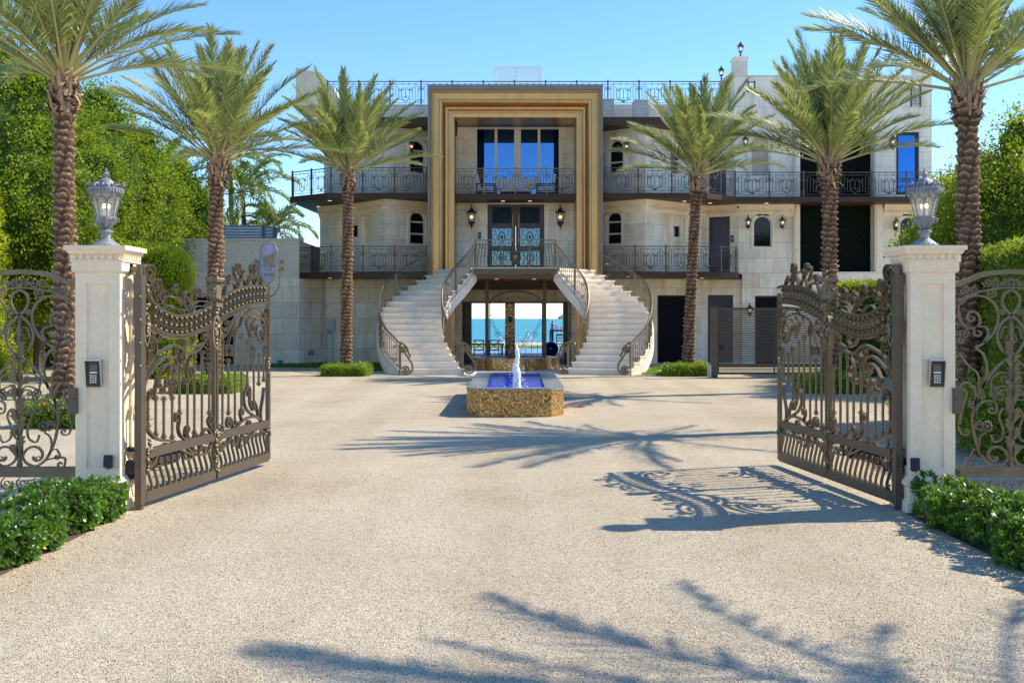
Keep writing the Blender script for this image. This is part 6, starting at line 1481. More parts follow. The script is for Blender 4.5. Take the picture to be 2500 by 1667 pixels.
b = MB(); b.lathe([(.10, 0), (.10, .02), (.11, .03), (.12, .2), (.125, .21), (.1, .212)], 14, (PX(684, 46), 46.0, .0)); b.tube([(PX(684, 46) - .12, 46, .2), (PX(684, 46), 46, .27), (PX(684, 46) + .12, 46, .2)], .008, 5); tag(b.build('bucket', 'blue_plastic'), 'small blue bucket on the grass by the garage wall', 'bucket')
for x, y, Z, lab in ((1171, 575, 46.86, 'black call box on the wall left of the front doors'), (1787, 583, 48.05, 'black call box right of the small purple door')):
    t = thing('call_box', lab, 'call box', (PX(x, Z), Z, PZ(y + 9, Z)), group='call boxes'); b = MB(); b.bb(PX(x - 3.5, Z), PX(x + 3.5, Z), Z - .05, Z - .001, PZ(y + 8, Z), PZ(y - 8, Z)); b.build('body', 'black_plastic', t)
    b = MB(); b.bb(PX(x - 1.5, Z), PX(x + 1.5, Z), Z - .056, Z - .0501, PZ(y + 1, Z), PZ(y - 1, Z)); b.build('display', 'button', t)
for x, y, Z, lab in ((721, 497, 47.3, 'white dome camera under the left tip of the upper balcony'), (1801, 502, 47.9, 'white dome camera under the upper right balcony'), (1110, 489, 46.3, 'small white camera at the upper left inside the portal')):
    t = thing('security_camera', lab, 'camera', (PX(x, Z), Z, PZ(y, Z)), group='security cameras'); c = (PX(x, Z), Z - .1, PZ(y, Z)); b = MB(); b.lathe([(.001, -.06), (.05, -.05), (.08, 0), (.085, .1), (.07, .12)], 12, c); b.build('housing', 'white_paint', t, smooth='auto'); b = MB(); b.lathe([(.001, -.13), (.05, -.11), (.055, -.06)], 10, c); b.build('dome', 'glass_dark', t, smooth='auto')
# small ceiling lights under the slabs
for i, (x, y_, z) in enumerate(((PX(805, 46.4), 46.4, Z2B), (PX(775, 48.5), 48.8, Z2B), (PX(1228, 46.2), 46.25, Z2B - .03), (PX(1294, 46.2), 46.25, Z2B - .03), (PX(1672, 46.5), 46.6, Z2B), (PX(1735, 47.3), 47.4, Z2B), (PX(1870, 47.5), 47.4, Z2B), (PX(1212, 43.3), 43.2, Z1 - .40), (PX(1304, 43.3), 43.2, Z1 - .40), (PX(806, 46.3), 46.2, Z1B), (PX(1713, 46.3), 46.2, Z1B))):
    b = MB(); b.lathe([(.09, -.004), (.09, -.001)], 12, (x, y_, z)); o = b.build('downlight', 'downlight', house)

# =============== slatted sliding gate ===============
t = thing('slatted_gate', 'taupe slatted sliding gate across the right side drive', 'gate', (8.5, 36.6, 0)); Z = 36.7
b = MB(); b.bb(PX(1735, 36.55), PX(1751, 36.55), 36.45, 36.68, 0, PZ(750, 36.55)); b.build('post', 'taupe_metal', t)
b = MB(); X0, X1 = PX(1752, Z), PX(2012, Z); z0, z1 = PZ(914, Z), PZ(751, Z)
b.bb(X0, X0 + .05, Z, Z + .05, z0 + .08, z1 - .08); b.bb(X1 - .05, X1, Z, Z + .05, z0 + .08, z1 - .08); b.bb(X0, X1, Z, Z + .05, z0, z0 + .08); b.bb(X0, X1, Z, Z + .05, z1 - .08, z1); b.bb(X0 + 1.9, X0 + 1.95, Z + .03, Z + .05, z0 + .08, z1 - .08); b.bb(X0, X1, Z + .001, Z + .049, z0 + .27, z0 + .36); b.build('frame', 'taupe_metal', t)
b = MB(); n = 34
for i in range(n):
    z = z0 + .1 + (z1 - z0 - .18) * i / n
    if z0 + .25 < z < z0 + .37: continue
    b.bb(X0 + .051, X1 - .051, Z + .005, Z + .029, z + .012, z + .012 + (z1 - z0) / n * .56)
b.build('slats', 'taupe_metal', t)
b = MB(); b.bb(X0 + .05, X0 + .2, Z - .02, Z, .95, 1.1); b.build('handle', 'black_metal', t)
b = MB(); b.bb(PX(1728, 36.6), PX(1734, 36.6), 36.4, 36.7, 0, .45); tag(b.build('marker_stone', 'concrete'), 'short stone block beside the post of the slatted gate', 'block')

# =============== portal balcony furniture ===============
def armchair(x0, x1, Z, flip, lab):
    t = thing('lounge_chair', lab, 'chair', ((x0 + x1) / 2, Z, Z2), group='balcony lounge chairs'); w_ = x1 - x0; s_ = -1 if flip else 1; xb = x0 if flip else x1
    each('leg', 'black_metal', t, [(x - .025, x + .025, y, y + .05, Z2, Z2 + .55) for x in (x0 + .04, x1 - .04) for y in (Z, Z + .6)])
    b = MB()
    for y in (Z, Z + .6): b.bb(x0, x1, y - .005, y + .055, Z2 + .551, Z2 + .60); b.bb(x0, x1, y, y + .05, Z2 + .24, Z2 + .29)
    for k in range(4): b.bb(x0, x1, Z + .01 + .0, Z + .03, Z2 + .10 + k * .03, Z2 + .112 + k * .03)
    b.build('frame', 'black_metal', t)
    b = MB(); b.bb(x0 + .06, x1 - .06, Z + .06, Z + .58, Z2 + .30, Z2 + .44); b.build('seat_cushion', 'cushion', t)
    b = MB(); xx = (x1 - .02 if s_ > 0 else x0 + .02); b.box((xx - s_ * .07, Z + .32, Z2 + .72), (.13, .5, .60), rot=Matrix.Rotation(s_ * R(10), 3, 'Y')); b.build('back_cushion', 'cushion', t)
armchair(PX(1162, 47.2), PX(1210, 47.2), 47.1, True, 'dark framed lounge chair with white cushions on the left of the portal balcony')
armchair(PX(1309, 47.2), PX(1357, 47.2), 47.1, False, 'dark framed lounge chair with white cushions on the right of the portal balcony')
t = thing('balcony_sofa', 'white cushioned sofa on the portal balcony between two chairs', 'sofa', (0, 47.6, Z2)); X0, X1 = PX(1221, 47.5), PX(1297, 47.5)
b = MB(); [b.bb(x, x + .05, y, y + .05, Z2, Z2 + .24) for x in (X0, X1 - .05) for y in (47.4, 48.0)]; b.bb(X0, X1, 47.4, 48.1, Z2 + .241, Z2 + .30); b.build('frame', 'black_metal', t)
b = MB(); b.bb(X0, X1, 47.38, 48.0, Z2 + .301, Z2 + .45); b.build('seat_cushion', 'cushion', t); b = MB(); b.box((-.65, 48.0, Z2 + .68), (.64, .14, .46)); b.box((.0, 48.0, Z2 + .68), (.64, .14, .46)); b.box((.64, 48.0, Z2 + .68), (.62, .14, .46)); b.build('back_cushion', 'cushion', t)

# =============== behind the house ===============
def xchair(x, Z, lab):
    t = thing('dining_chair', lab, 'chair', (x, Z, 0), group='dining chairs in the breezeway'); b = MB(); w_ = .46
    for dx in (-w_ / 2, w_ / 2): each('leg', 'black_metal', t, [(x + dx - .02, x + dx + .02, Z, Z + .04, 0, .98), (x + dx - .02, x + dx + .02, Z + .42, Z + .46, 0, .45)])
    b.bb(x - w_ / 2, x + w_ / 2, Z + .002, Z + .038, .93, .98); b.bb(x - w_ / 2, x + w_ / 2, Z + .002, Z + .038, .2, .24); b.build('frame', 'black_metal', t)
    b = MB(); b.tube([(x - w_ / 2, Z + .02, .52), (x + w_ / 2, Z + .02, .93)], .018, 4); b.tube([(x + w_ / 2, Z + .03, .52), (x - w_ / 2, Z + .03, .93)], .018, 4); b.build('back_cross', 'black_metal', t)
    b = MB(); b.bb(x - .24, x + .24, Z - .01, Z + .47, .46, .51); b.build('seat', 'black_metal', t)
zc = 51.5
xchair(PX(1169, zc), zc, 'dark cross-backed dining chair in the left opening of the breezeway'); xchair(PX(1206, zc), zc, 'dark cross-backed dining chair between the post and the mosaic column')
t = thing('dining_table', 'long dark dining table behind the chairs in the breezeway', 'table', (-1.6, 52.6, 0)); b = MB(); b.bb(PX(1136, 52.5), PX(1231, 52.5), 52.1, 53.1, .72, .78); b.build('top', 'black_metal', t)
each('leg', 'black_metal', t, [(x, x + .07, y, y + .07, 0, .72) for x in (PX(1140, 52.5), PX(1224, 52.5)) for y in (52.15, 52.95)])
b = MB(); Z = 56; b.lathe([(.4 * math.sin(math.pi * i / 14), .42 - .4 * math.cos(math.pi * i / 14)) for i in range(1, 14)], 24, (PX(1345, Z), Z, 0)); o = b.build('garden_ball', 'blue_ball', smooth=True); tag(o, 'large shiny blue gazing ball by the right post of the breezeway', 'ball')
t = thing('console_table', 'tall dark console table near the beach seen through the right opening', 'table', (3.1, 68, 0)); Z = 68; b = MB(); b.bb(PX(1342, Z), PX(1392, Z), Z, Z + .7, PZ(809, Z), PZ(805, Z)); b.build('top', 'dark_wood', t)
each('leg', 'dark_wood', t, [(x, x + .08, y, y + .08, 0, PZ(809, Z)) for x in (PX(1342, Z), PX(1388, Z)) for y in (Z, Z + .6)] + [(PX(1346, Z), PX(1352, Z), Z + .2, Z + .4, .3, PZ(809.1, Z))])
b = MB(); c = (PX(1349.5, Z), Z + .3, PZ(805, Z)); b.lathe([(.13, 0), (.13, .15), (.08, .18), (.12, .3), (.09, .42), (.05, .46), (.07, .5), (.065, .56), (.02, .6), (.01, .66)], 10, c); tag(b.build('statue', 'lead_grey', smooth='auto'), 'small seated statue on the tall console table', 'statue')
for k, (x, w_, lab) in enumerate(((1359.5, 5, 'white rounded chair back behind the console table'), (1371, 4, 'smaller white rounded chair back right of the statue'))):
    t = thing('rattan_chair', lab, 'chair', (PX(x, 70), 70, 1.0)); c = (PX(x, 70), 70.2, PZ(805, 70)); b = MB(); ww = w_ * 70 / F
    for q in (1, .8, .6, .4, .2): b.tube([(c[0] + ww * q * math.cos(math.pi * i / 10), c[1], c[2] + (.42 if k == 0 else .25) * q * math.sin(math.pi * i / 10)) for i in range(11)], .02, 5)
    b.build('back', 'white_paint', t); b = MB(); b.lathe([(ww, -.1), (ww * 1.05, -.02), (ww * .9, 0)], 12, c); b.tube([(c[0], c[1], c[2] - .1), (c[0], c[1], 0)], .06, 6); b.lathe([(.3, 0), (.28, .04)], 12, (c[0], c[1], 0)); b.build('seat', 'white_paint', t)
t = thing('patio_chair', 'dark slatted patio chair holding a potted topiary ball', 'chair', (PX(1370, 62), 62, 0)); Z = 62; x0, x1 = PX(1359, Z), PX(1378, Z); b = MB(); [b.bb(x, x + .05, y, y + .05, 0, (PZ(816, Z) if y > Z else .5)) for x in (x0, x1 - .05) for y in (Z, Z + .45)]; b.bb(x0, x1, Z + .455, Z + .49, PZ(819, Z), PZ(816, Z)); b.build('frame', 'dark_wood', t)
b = MB(); [b.bb(x0 + .05, x1 - .05, Z + .46, Z + .48, z, z + .05) for z in (.7, .85, 1.0)]; b.bb(x0, x1, Z - .01, Z + .45, .5, .55); b.build('seat', 'dark_wood', t)
def lounger(x, Z, lab, s_=1):
    t = thing('beach_chair', lab, 'beach chair', (x, Z, 0), group='beach chairs'); b = MB(); w_ = .6
    for y in (Z, Z + w_):
        b.tube([(x - .5 * s_, y, .1), (x + .35 * s_, y, .45)], .016, 5); b.tube([(x + .3 * s_, y, .05), (x - .1 * s_, y, .5)], .016, 5); b.tube([(x, y, .38), (x + .4 * s_, y, 1.15)], .016, 5); b.tube([(x - .3 * s_, y, .6), (x + .2 * s_, y, .62)], .016, 5)
    b.build('frame', 'white_paint', t)
    b = MB(); P_ = [(x - .45 * s_, .42), (x + .05 * s_, .36), (x + .42 * s_, 1.15)]
    b.add([(px_, y, z) for px_, z in P_ for y in (Z - .02, Z + w_ + .02)] + [(px_ + .02, y, z - .04) for px_, z in P_ for y in (Z - .02, Z + w_ + .02)], [(0, 1, 3, 2), (2, 3, 5, 4), (6, 8, 9, 7), (8, 10, 11, 9), (0, 2, 8, 6), (2, 4, 10, 8), (1, 7, 9, 3), (3, 9, 11, 5)]); b.build('sling', 'salmon_cloth', t)
lounger(PX(1276, 79), 79, 'salmon pink beach chair on the sand in the middle opening'); lounger(PX(1297, 82), 82, 'farther salmon pink beach chair turned the other way', -1); lounger(PX(1226, 80), 80, 'salmon pink beach chair half hidden by the mosaic column')
t = thing('beach_umbrella', 'fringed straw beach umbrella at the right edge of the right opening', 'umbrella', (PX(1386, 74), 74, 0)); c = (PX(1388, 74), 74, PZ(774, 74)); b = MB(); b.lathe([(.75, -.14), (.74, 0), (.5, .16), (.2, .3), (.02, .36)], 14, c); b.build('canopy', 'straw', t); b = MB(); b.tube([(c[0], c[1], 0), (c[0], c[1], c[2] + .3)], .03, 6); b.build('pole', 'white_paint', t)
# =============== plants ===============
def np_mesh(name, V, Fq, mats, mi=None, parent=None, smooth=False):
    V = np.asarray(V, dtype=np.float32).reshape(-1, 3); Fq = np.asarray(Fq, dtype=np.int32); k = Fq.shape[1]
    me = bpy.data.meshes.new(name); me.vertices.add(len(V)); me.vertices.foreach_set('co', V.ravel())
    me.loops.add(Fq.size); me.loops.foreach_set('vertex_index', Fq.ravel()); me.polygons.add(len(Fq))
    me.polygons.foreach_set('loop_start', np.arange(0, Fq.size, k, dtype=np.int32)); me.polygons.foreach_set('loop_total', np.full(len(Fq), k, dtype=np.int32))
    me.update(calc_edges=True)
    for m_ in (mats if isinstance(mats, (list, tuple)) else [mats]): me.materials.append(MATS[m_])
    if mi is not None: me.polygons.foreach_set('material_index', np.asarray(mi, dtype=np.int32))
    if smooth: me.shade_smooth()
    o = bpy.data.objects.new(name, me); C.objects.link(o)
    if parent is not None: o.parent = parent; o.matrix_parent_inverse = wm(parent).inverted()
    return o
def unit(a): return a / np.maximum(1e-9, np.linalg.norm(a, axis=1, keepdims=True))
def leaves(P, N, rng, L=.09, W=.5, spread=1.0, up=.25):
    n = len(P); d = unit(N * .5 + rng.normal(0, spread, (n, 3)) * .7 + np.array([0, 0, up])); s = unit(np.cross(d, rng.normal(0, 1, (n, 3)) + N * 1.2 + 1e-6))
    l = (L * rng.uniform(.65, 1.25, n))[:, None]; w_ = l * W / 2; m_ = P + d * l * .5
    nn = np.cross(d, s) * l * .08
    V = np.stack([P, m_ + s * w_ + nn, P + d * l, m_ - s * w_ + nn], 1).reshape(-1, 3)
    return V, np.arange(4 * n, dtype=np.int32).reshape(-1, 4)
def ico(c, r, seed=0, amp=.12, sub=3):
    bm = bmesh.new(); bmesh.ops.create_icosphere(bm, subdivisions=sub, radius=1.0); rr = random.Random(seed); ph = [rr.uniform(0, 6) for _ in range(6)]
    vs = []
    for v in bm.verts:
        q = v.co; k = 1 + amp * (math.sin(q.x * 5 + ph[0]) + math.sin(q.y * 6 + ph[1]) + math.sin(q.z * 7 + ph[2])) / 2
        vs.append((c[0] + q.x * r[0] * k, c[1] + q.y * r[1] * k, c[2] + q.z * r[2] * k))
    fs = [tuple(v.index for v in f.verts) for f in bm.faces]; bm.free(); return vs, fs
def tree(cx, cy, blobs, label, seed, m='ficus_leaf', n=26000, L=.11, group='trees', name='leafy_tree', cat='tree', h0=0.5, clump=.26, trunk_r=.16):
    rng = np.random.default_rng(seed); t = thing(name, label, cat, (cx, cy, 0), group=group)
    cs = np.array([b_[0] for b_ in blobs]); rs = np.array([b_[1] for b_ in blobs], dtype=float); ar = (rs[:, 0] * rs[:, 2]); pr_ = ar / ar.sum()
    nc = n // 34; idx = rng.choice(len(blobs), nc * 2, p=pr_); d = unit(rng.normal(0, 1, (nc * 2, 3)))
    rad = rng.uniform(.70, 1.12, (nc * 2, 1)); P = cs[idx] + d * rs[idx] * rad; N = unit(d / rs[idx])
    # drop points buried inside another blob
    q = (P[:, None, :] - cs[None]) / rs[None]; inside = ((q ** 2).sum(2) < .62).any(1); P, N = P[~inside][:nc], N[~inside][:nc]
    keep = P[:, 2] > h0; P, N = P[keep], N[keep]
    k = 34; sz = rng.uniform(.6, 1.3, (len(P), 1, 1)) * clump
    PP = (P[:, None, :] + rng.normal(0, 1, (len(P), k, 3)) * sz * np.array([1, 1, .8])).reshape(-1, 3); NN = np.repeat(N, k, 0)
    V, Fq = leaves(PP, NN, rng, L); np_mesh('crown', V, Fq, m, parent=t)
    b = MB()
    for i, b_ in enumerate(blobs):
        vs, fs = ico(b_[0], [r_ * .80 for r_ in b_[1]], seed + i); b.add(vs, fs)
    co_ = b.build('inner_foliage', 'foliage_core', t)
    b = MB(); rr = random.Random(seed); zt = blobs[0][0][2]
    b.tube([(cx, cy, 0), (cx + .05, cy, zt * .4), (cx - .03, cy, zt)], trunk_r, 8, scale=[1.3, 1, .5])
    for i in range(5): bl_ = rr.choice(blobs); b.tube([(cx, cy, zt * rr.uniform(.3, .6)), tuple(bl_[0])], trunk_r * .4, 5, scale=[1, .3])
    b.build('trunk', 'bark_ficus', t); return t
def hedge(x0, x1, y0, y1, z0, z1, label, seed, n=14000, L=.075, rnd=.15, m='hedge_leaf', rough=.05, group='clipped hedges', name='clipped_hedge', cat='hedge', rz=0.0, faces=None, flowers=0, W=.55, core='foliage_core'):
    rng = np.random.default_rng(seed); cx, cy = (x0 + x1) / 2, (y0 + y1) / 2; t = thing(name, label, cat, (cx, cy, z0), group=group); t.rotation_euler = (0, 0, rz)
    hx, hy, hz_ = (x1 - x0) / 2, (y1 - y0) / 2, (z1 - z0)
    ar = {'front': hx * hz_, 'back': hx * hz_ * .5, 'left': hy * hz_, 'right': hy * hz_, 'top': hx * hy * 2}
    tot = sum(ar.values()); Ps = []
    for f_, a_ in ar.items():
        k = int(n * a_ / tot); u, v = rng.uniform(-1, 1, k), rng.uniform(0, 1, k); e = np.ones(k)
        Ps.append({'front': np.stack([u * hx, -e * hy, v * hz_], 1), 'back': np.stack([u * hx, e * hy, v * hz_], 1), 'left': np.stack([-e * hx, u * hy, v * hz_], 1), 'right': np.stack([e * hx, u * hy, v * hz_], 1), 'top': np.stack([u * hx, (v * 2 - 1) * hy, e * hz_], 1)}[f_])
    P = np.concatenate(Ps); inner = np.clip(P, [-hx + rnd, -hy + rnd, 0], [hx - rnd, hy - rnd, hz_ - rnd]); N = unit(P - inner + 1e-6); P = inner + N * rnd
    wv = (np.sin(P[:, 0] * 3.1 + seed) * np.sin(P[:, 2] * 2.7 + P[:, 1] * 2) + np.sin(P[:, 0] * 9 + P[:, 2] * 8)) * rough * .6
    P = P + N * (wv[:, None] + rng.normal(0, rough, (len(P), 1)))
    P[:, 2] = np.maximum(P[:, 2], .01)
    V, Fq = leaves(P, N, rng, L, W)
    M_ = Matrix.Translation((cx, cy, z0)); c_, s_ = math.cos(rz), math.sin(rz)
    def tr(V): return np.stack([cx + V[:, 0] * c_ - V[:, 1] * s_, cy + V[:, 0] * s_ + V[:, 1] * c_, z0 + V[:, 2]], 1)
    np_mesh('foliage', tr(V), Fq, m, parent=t)
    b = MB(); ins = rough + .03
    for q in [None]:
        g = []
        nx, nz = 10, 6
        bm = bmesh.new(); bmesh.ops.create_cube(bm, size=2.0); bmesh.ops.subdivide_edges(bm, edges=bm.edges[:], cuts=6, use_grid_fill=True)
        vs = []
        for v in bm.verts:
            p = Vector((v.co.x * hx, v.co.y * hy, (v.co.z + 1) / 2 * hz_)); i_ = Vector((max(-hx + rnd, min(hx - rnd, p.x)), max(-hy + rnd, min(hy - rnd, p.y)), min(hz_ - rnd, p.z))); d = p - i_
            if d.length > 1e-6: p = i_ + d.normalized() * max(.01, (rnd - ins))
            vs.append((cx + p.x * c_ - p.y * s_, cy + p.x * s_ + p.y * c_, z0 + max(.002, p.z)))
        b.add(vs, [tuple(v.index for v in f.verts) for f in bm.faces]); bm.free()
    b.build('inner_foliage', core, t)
    if flowers:
        b = MB(); idx = rng.choice(len(P), flowers)
        for i in idx:
            p = P[i] + N[i] * .04; p = (cx + p[0] * c_ - p[1] * s_, cy + p[0] * s_ + p[1] * c_, z0 + p[2])
            for k in range(5): a = k * 1.257; b.ball((p[0] + .022 * math.cos(a), p[1] + rng.uniform(-.02, .02), p[2] + .022 * math.sin(a)), .018, 5)
        b.build('flowers', 'flower', t)
    return t
# ---- palms ----
def frond(b, org, az, e0, L_, droop, rng, nl=58, wl=.032, ll=.58, hang=.12, slotL=0, slotR=1, bare=.2, curve_az=0.0):
    n = 14; pts = []; p = Vector(org); ang = []
    for i in range(n + 1):
        t = i / n; e = e0 - droop * (t ** 1.7); a = az + curve_az * t; d = Vector((math.cos(e) * math.cos(a), math.cos(e) * math.sin(a), math.sin(e))); pts.append(p.copy()); ang.append((d, a)); p = p + d * (L_ / n)
    b.tube(pts, .026, 4, slot=slotR, scale=[1.5 - 1.25 * (i / n) ** .7 for i in range(n + 1)])
    for k in range(nl):
        t = bare + (1 - bare) * (k + .5) / nl; i = min(n - 1, int(t * n)); f_ = t * n - i; q = pts[i].lerp(pts[i + 1], f_); d, a = ang[i]
        side = Vector((-math.sin(a), math.cos(a), 0)); upv = side.cross(d) * -1
        if upv.z < 0: upv = -upv
        fa = R(58 - 34 * t); l = ll * min(1, .45 + (t - bare) / .18) * (1 - .62 * max(0, (t - .55) / .45) ** 1.6)
        for s in (1, -1):
            lift = rng.uniform(.0, 1.05); r1 = fa + rng.uniform(-.12, .12); ll_ = l * rng.uniform(.82, 1.12)
            dd = (d * math.cos(r1) + (side * s * math.cos(lift) + upv * math.sin(lift)) * math.sin(r1)).normalized()
            tip = dd + Vector((0, 0, -hang)); tip.normalize()
            wv = dd.cross(upv + side * s * .6)
            if wv.length < 1e-4: wv = upv
            wv = wv.normalized() * wl / 2
            m1 = q + dd * ll_ * .5; b.add([q - wv * .6, q + wv * .6, m1 + wv, m1 - wv, m1 + tip * ll_ * .5], [(0, 1, 2, 3), (3, 2, 4)], slotL)
def palm(x, y, top, r0, label, seed, nf=44, L_=3.5, lean=(0, 0), group='date palms', spread=1.0, name='date_palm', wl=.034, nl=96, emin=16, extra=()):
    t = thing(name, label, 'palm', (x, y, 0), group=group); rng = random.Random(seed)
    # trunk of spiralled leaf stubs
    cols = []; N = 5; pitch = .135; rows = int(top / pitch); vs = []; fs = []; seg = N * 10; rs = 7; jit = {}
    nz = rows * rs
    for iz in range(nz + 1):
        z = top * iz / nz; v0 = z / pitch + .35 * math.sin(z * 1.9 + seed) + 1; tt = z / top
        base = r0 * (1.04 - .16 * tt + .22 * max(0, (.10 - tt) / .10)) * (1 + .0 * tt); 
        if tt > .90: base *= 1 + .34 * math.sin(min(1, (tt - .90) / .07) * math.pi / 2)
        cx = x + lean[0] * tt ** 1.5; cy = y + lean[1] * tt ** 1.5
        for k in range(seg):
            v = v0 + k / seg + .10 * math.sin(k * .9 + z * 3); row = int(v); fv = v - row
            u = k / 10 + .5 * (row % 2) + row * .37; iu = int(u) % N; fu = u - int(u) - .5; key = (row, iu)
            if key not in jit: jit[key] = (rng.uniform(.45, 1.45), rng.uniform(-.2, .2))
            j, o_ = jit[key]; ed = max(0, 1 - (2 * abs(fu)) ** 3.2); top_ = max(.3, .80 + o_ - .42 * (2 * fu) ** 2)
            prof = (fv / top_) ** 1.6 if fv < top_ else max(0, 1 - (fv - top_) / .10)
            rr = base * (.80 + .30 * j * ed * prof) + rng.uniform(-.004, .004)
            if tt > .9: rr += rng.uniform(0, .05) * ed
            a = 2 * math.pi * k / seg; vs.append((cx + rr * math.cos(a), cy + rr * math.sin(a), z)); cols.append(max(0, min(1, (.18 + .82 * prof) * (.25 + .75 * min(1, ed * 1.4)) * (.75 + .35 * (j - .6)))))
    for iz in range(nz):
        for k in range(seg): k2 = (k + 1) % seg; fs.append((iz * seg + k, iz * seg + k2, (iz + 1) * seg + k2, (iz + 1) * seg + k))
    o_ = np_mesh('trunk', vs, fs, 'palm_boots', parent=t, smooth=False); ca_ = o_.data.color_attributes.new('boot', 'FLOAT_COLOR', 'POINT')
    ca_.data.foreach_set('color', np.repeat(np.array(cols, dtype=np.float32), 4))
    # ragged boots and fibre at the neck
    X, Y = x + lean[0], y + lean[1]; b = MB()
    for k in range(70):
        a = rng.uniform(0, 6.283); z = top - .55 + rng.random() * .6; rr = r0 * 1.12; ll = rng.uniform(.12, .34); o_ = rng.uniform(.02, .14); w_ = rng.uniform(.02, .06); ca, sa = math.cos(a), math.sin(a)
        p = Vector((X + rr * ca, Y + rr * sa, z)); q = p + Vector((ca * o_, sa * o_, ll * rng.choice((1, 1, -.6)))); sd = Vector((-sa, ca, 0)) * w_; th_ = Vector((ca, sa, 0)) * .02
        b.add([p - sd, p + sd, q + sd * .5, q - sd * .4, p - sd - th_, p + sd - th_], [(0, 1, 2, 3), (4, 5, 2, 3)])
    b.lathe([(r0 * 1.05, -.1), (r0 * 1.0, .12), (r0 * .5, .4), (.02, .55)], 12, (X, Y, top)); b.build('fibre_neck', 'frond_base', t)
    b = MB(); ga_ = 2.39996
    for k in range(nf):
        f_ = (k + .5) / nf; az = k * ga_ + rng.uniform(-.25, .25)
        e = R(emin + (86 - emin) * f_ ** .85) + R(rng.uniform(-5, 5)); dr = R(rng.uniform(20, 38)) * math.cos(max(0, e)) + R(5)
        Lk = L_ * rng.uniform(.86, 1.06) * (1 if f_ < .85 else .86)
        rr = r0 * (.9 - .7 * f_); org = (X + rr * math.cos(az), Y + rr * math.sin(az), top + .05 + .35 * f_)
        frond(b, org, az, e, Lk, dr, rng, nl=nl, wl=wl, curve_az=rng.uniform(-.15, .15))
    for (az, e, Lk) in extra: frond(b, (X + r0 * .8 * math.cos(az), Y + r0 * .8 * math.sin(az), top), az, R(e), Lk, R(42), rng, nl=nl, wl=wl)
    b.build('crown', ['palm_leaf', 'palm_rachis'], t); return t
palm(-8.43, 20.3, PZ(205, 20.3), .225, 'nearest date palm on the left, its trunk rising behind the left gate pillar', 11, L_=3.2, nf=44, wl=.023)
palm(8.50, 20.3, PZ(225, 20.3), .235, 'nearest date palm on the right, behind the right pillar lantern', 12, L_=3.4, nf=44, lean=(-.05, 0), wl=.023)
palm(-8.23, 29.6, PZ(398, 29.6), .24, 'date palm seen through the open left gate leaf, second from the house on the left', 13, L_=3.2, nf=44, lean=(.12, 0), wl=.028)
palm(8.57, 29.6, PZ(402, 29.6), .24, 'date palm seen through the open right gate leaf before the dark panels of the tower', 14, L_=3.25, nf=44, wl=.028)
palm(-5.92, 38.0, PZ(425, 38), .215, 'date palm beside the left staircase, before the lower left balcony', 15, L_=3.25, nf=44, lean=(.08, 0), wl=.034, nl=84)
palm(6.06, 38.0, PZ(432, 38), .215, 'slightly leaning date palm beside the right staircase', 16, L_=3.25, nf=44, lean=(.32, 0), wl=.034, nl=84)
palm(9.0, 7.4, 6.6, .26, 'date palm by the drive near the camera whose shadow falls on the gravel', 17, L_=3.4, nf=40, wl=.035, nl=56)
# coconut palms far behind on the left
def coco(xp, yp, Z, L_, label, seed, nf=20, trunk=True):
    x, z = PX(xp, Z), PZ(yp, Z); t = thing('coconut_palm', label, 'palm', (x, Z, 0), group='coconut palms behind the garage'); rng = random.Random(seed)
    b = MB(); b.tube([(x + .5, Z, 0), (x + .2, Z, z * .5), (x, Z, z)], .15, 8, scale=[1.3, 1, .8]); b.build('trunk', 'bark_ficus', t)
    b = MB()
    for k in range(nf):
        f_ = (k + .5) / nf; frond(b, (x, Z, z), k * 2.4 + rng.uniform(-.3, .3), R(-25 + 95 * f_), L_ * rng.uniform(.85, 1.1), R(85), rng, nl=38, wl=.075, ll=.85, hang=.9, bare=.15)
    b.build('crown', ['coco_leaf', 'palm_rachis'], t)
coco(560, 385, 62, 3.6, 'coconut palm behind the second left date palm', 21); coco(592, 470, 60, 3.6, 'coconut palm with drooping fronds behind the middle of the garage', 22, 22); coco(665, 560, 60, 2.6, 'low coconut palm just right of the blue rooftop air conditioner', 23, 18); coco(408, 398, 66, 2.2, 'small palm crown peeking above the left tree row', 24, 12)
# ---- tall ficus trees, left row ----
rowL = [(-18, 80, 38, 3.0), (95, 165, 39.5, 2.6), (235, 212, 43, 2.3), (325, 300, 45.5, 2.0), (405, 378, 49, 2.0), (468, 452, 53, 1.7)]
labs = ['tallest leafy tree at the left edge of the view', 'leafy tree directly behind the nearest left date palm trunk', 'leafy tree behind the left pillar lantern', 'leafy tree between the left lantern and the second left palm', 'lower leafy tree stepping down before the garage roof', 'last and lowest leafy tree of the left row, touching the garage']
for i, ((xp, yp, Z, r_), lb) in enumerate(zip(rowL, labs)):
    x, zt = PX(xp, Z), PZ(yp, Z); rr = random.Random(40 + i); bl_ = [((x, Z, zt * .55), (r_, r_, zt * .42))]
    for k in range(7): a = rr.uniform(0, 6.28); q = r_ * rr.uniform(.25, .6); z = zt * rr.uniform(.35, .8); bl_.append(((x + q * math.cos(a), Z + q * math.sin(a) - .3, z), (r_ * rr.uniform(.45, .65), r_ * .55, zt * rr.uniform(.12, .2))))
    bl_.append(((x + .1, Z, zt - r_ * .55), (r_ * .5, r_ * .5, r_ * .55)))
    tree(x, Z, bl_, lb, 50 + i, 'ficus_leaf', n=36000, L=.13, group='leafy trees on the left', clump=.19)
def side_hedge(za, zb, zt, lb, seed, n):
    cy = (za + zb) / 2; cx = -16.9 - .247 * (cy - 35.6) - 1.0; hl = (zb - za) / 2
    hedge(cx - 1.0, cx + 1.0, cy - hl, cy + hl, 0, zt, lb, seed, n=n, L=.10, rnd=.45, rough=.08, rz=R(13.9))
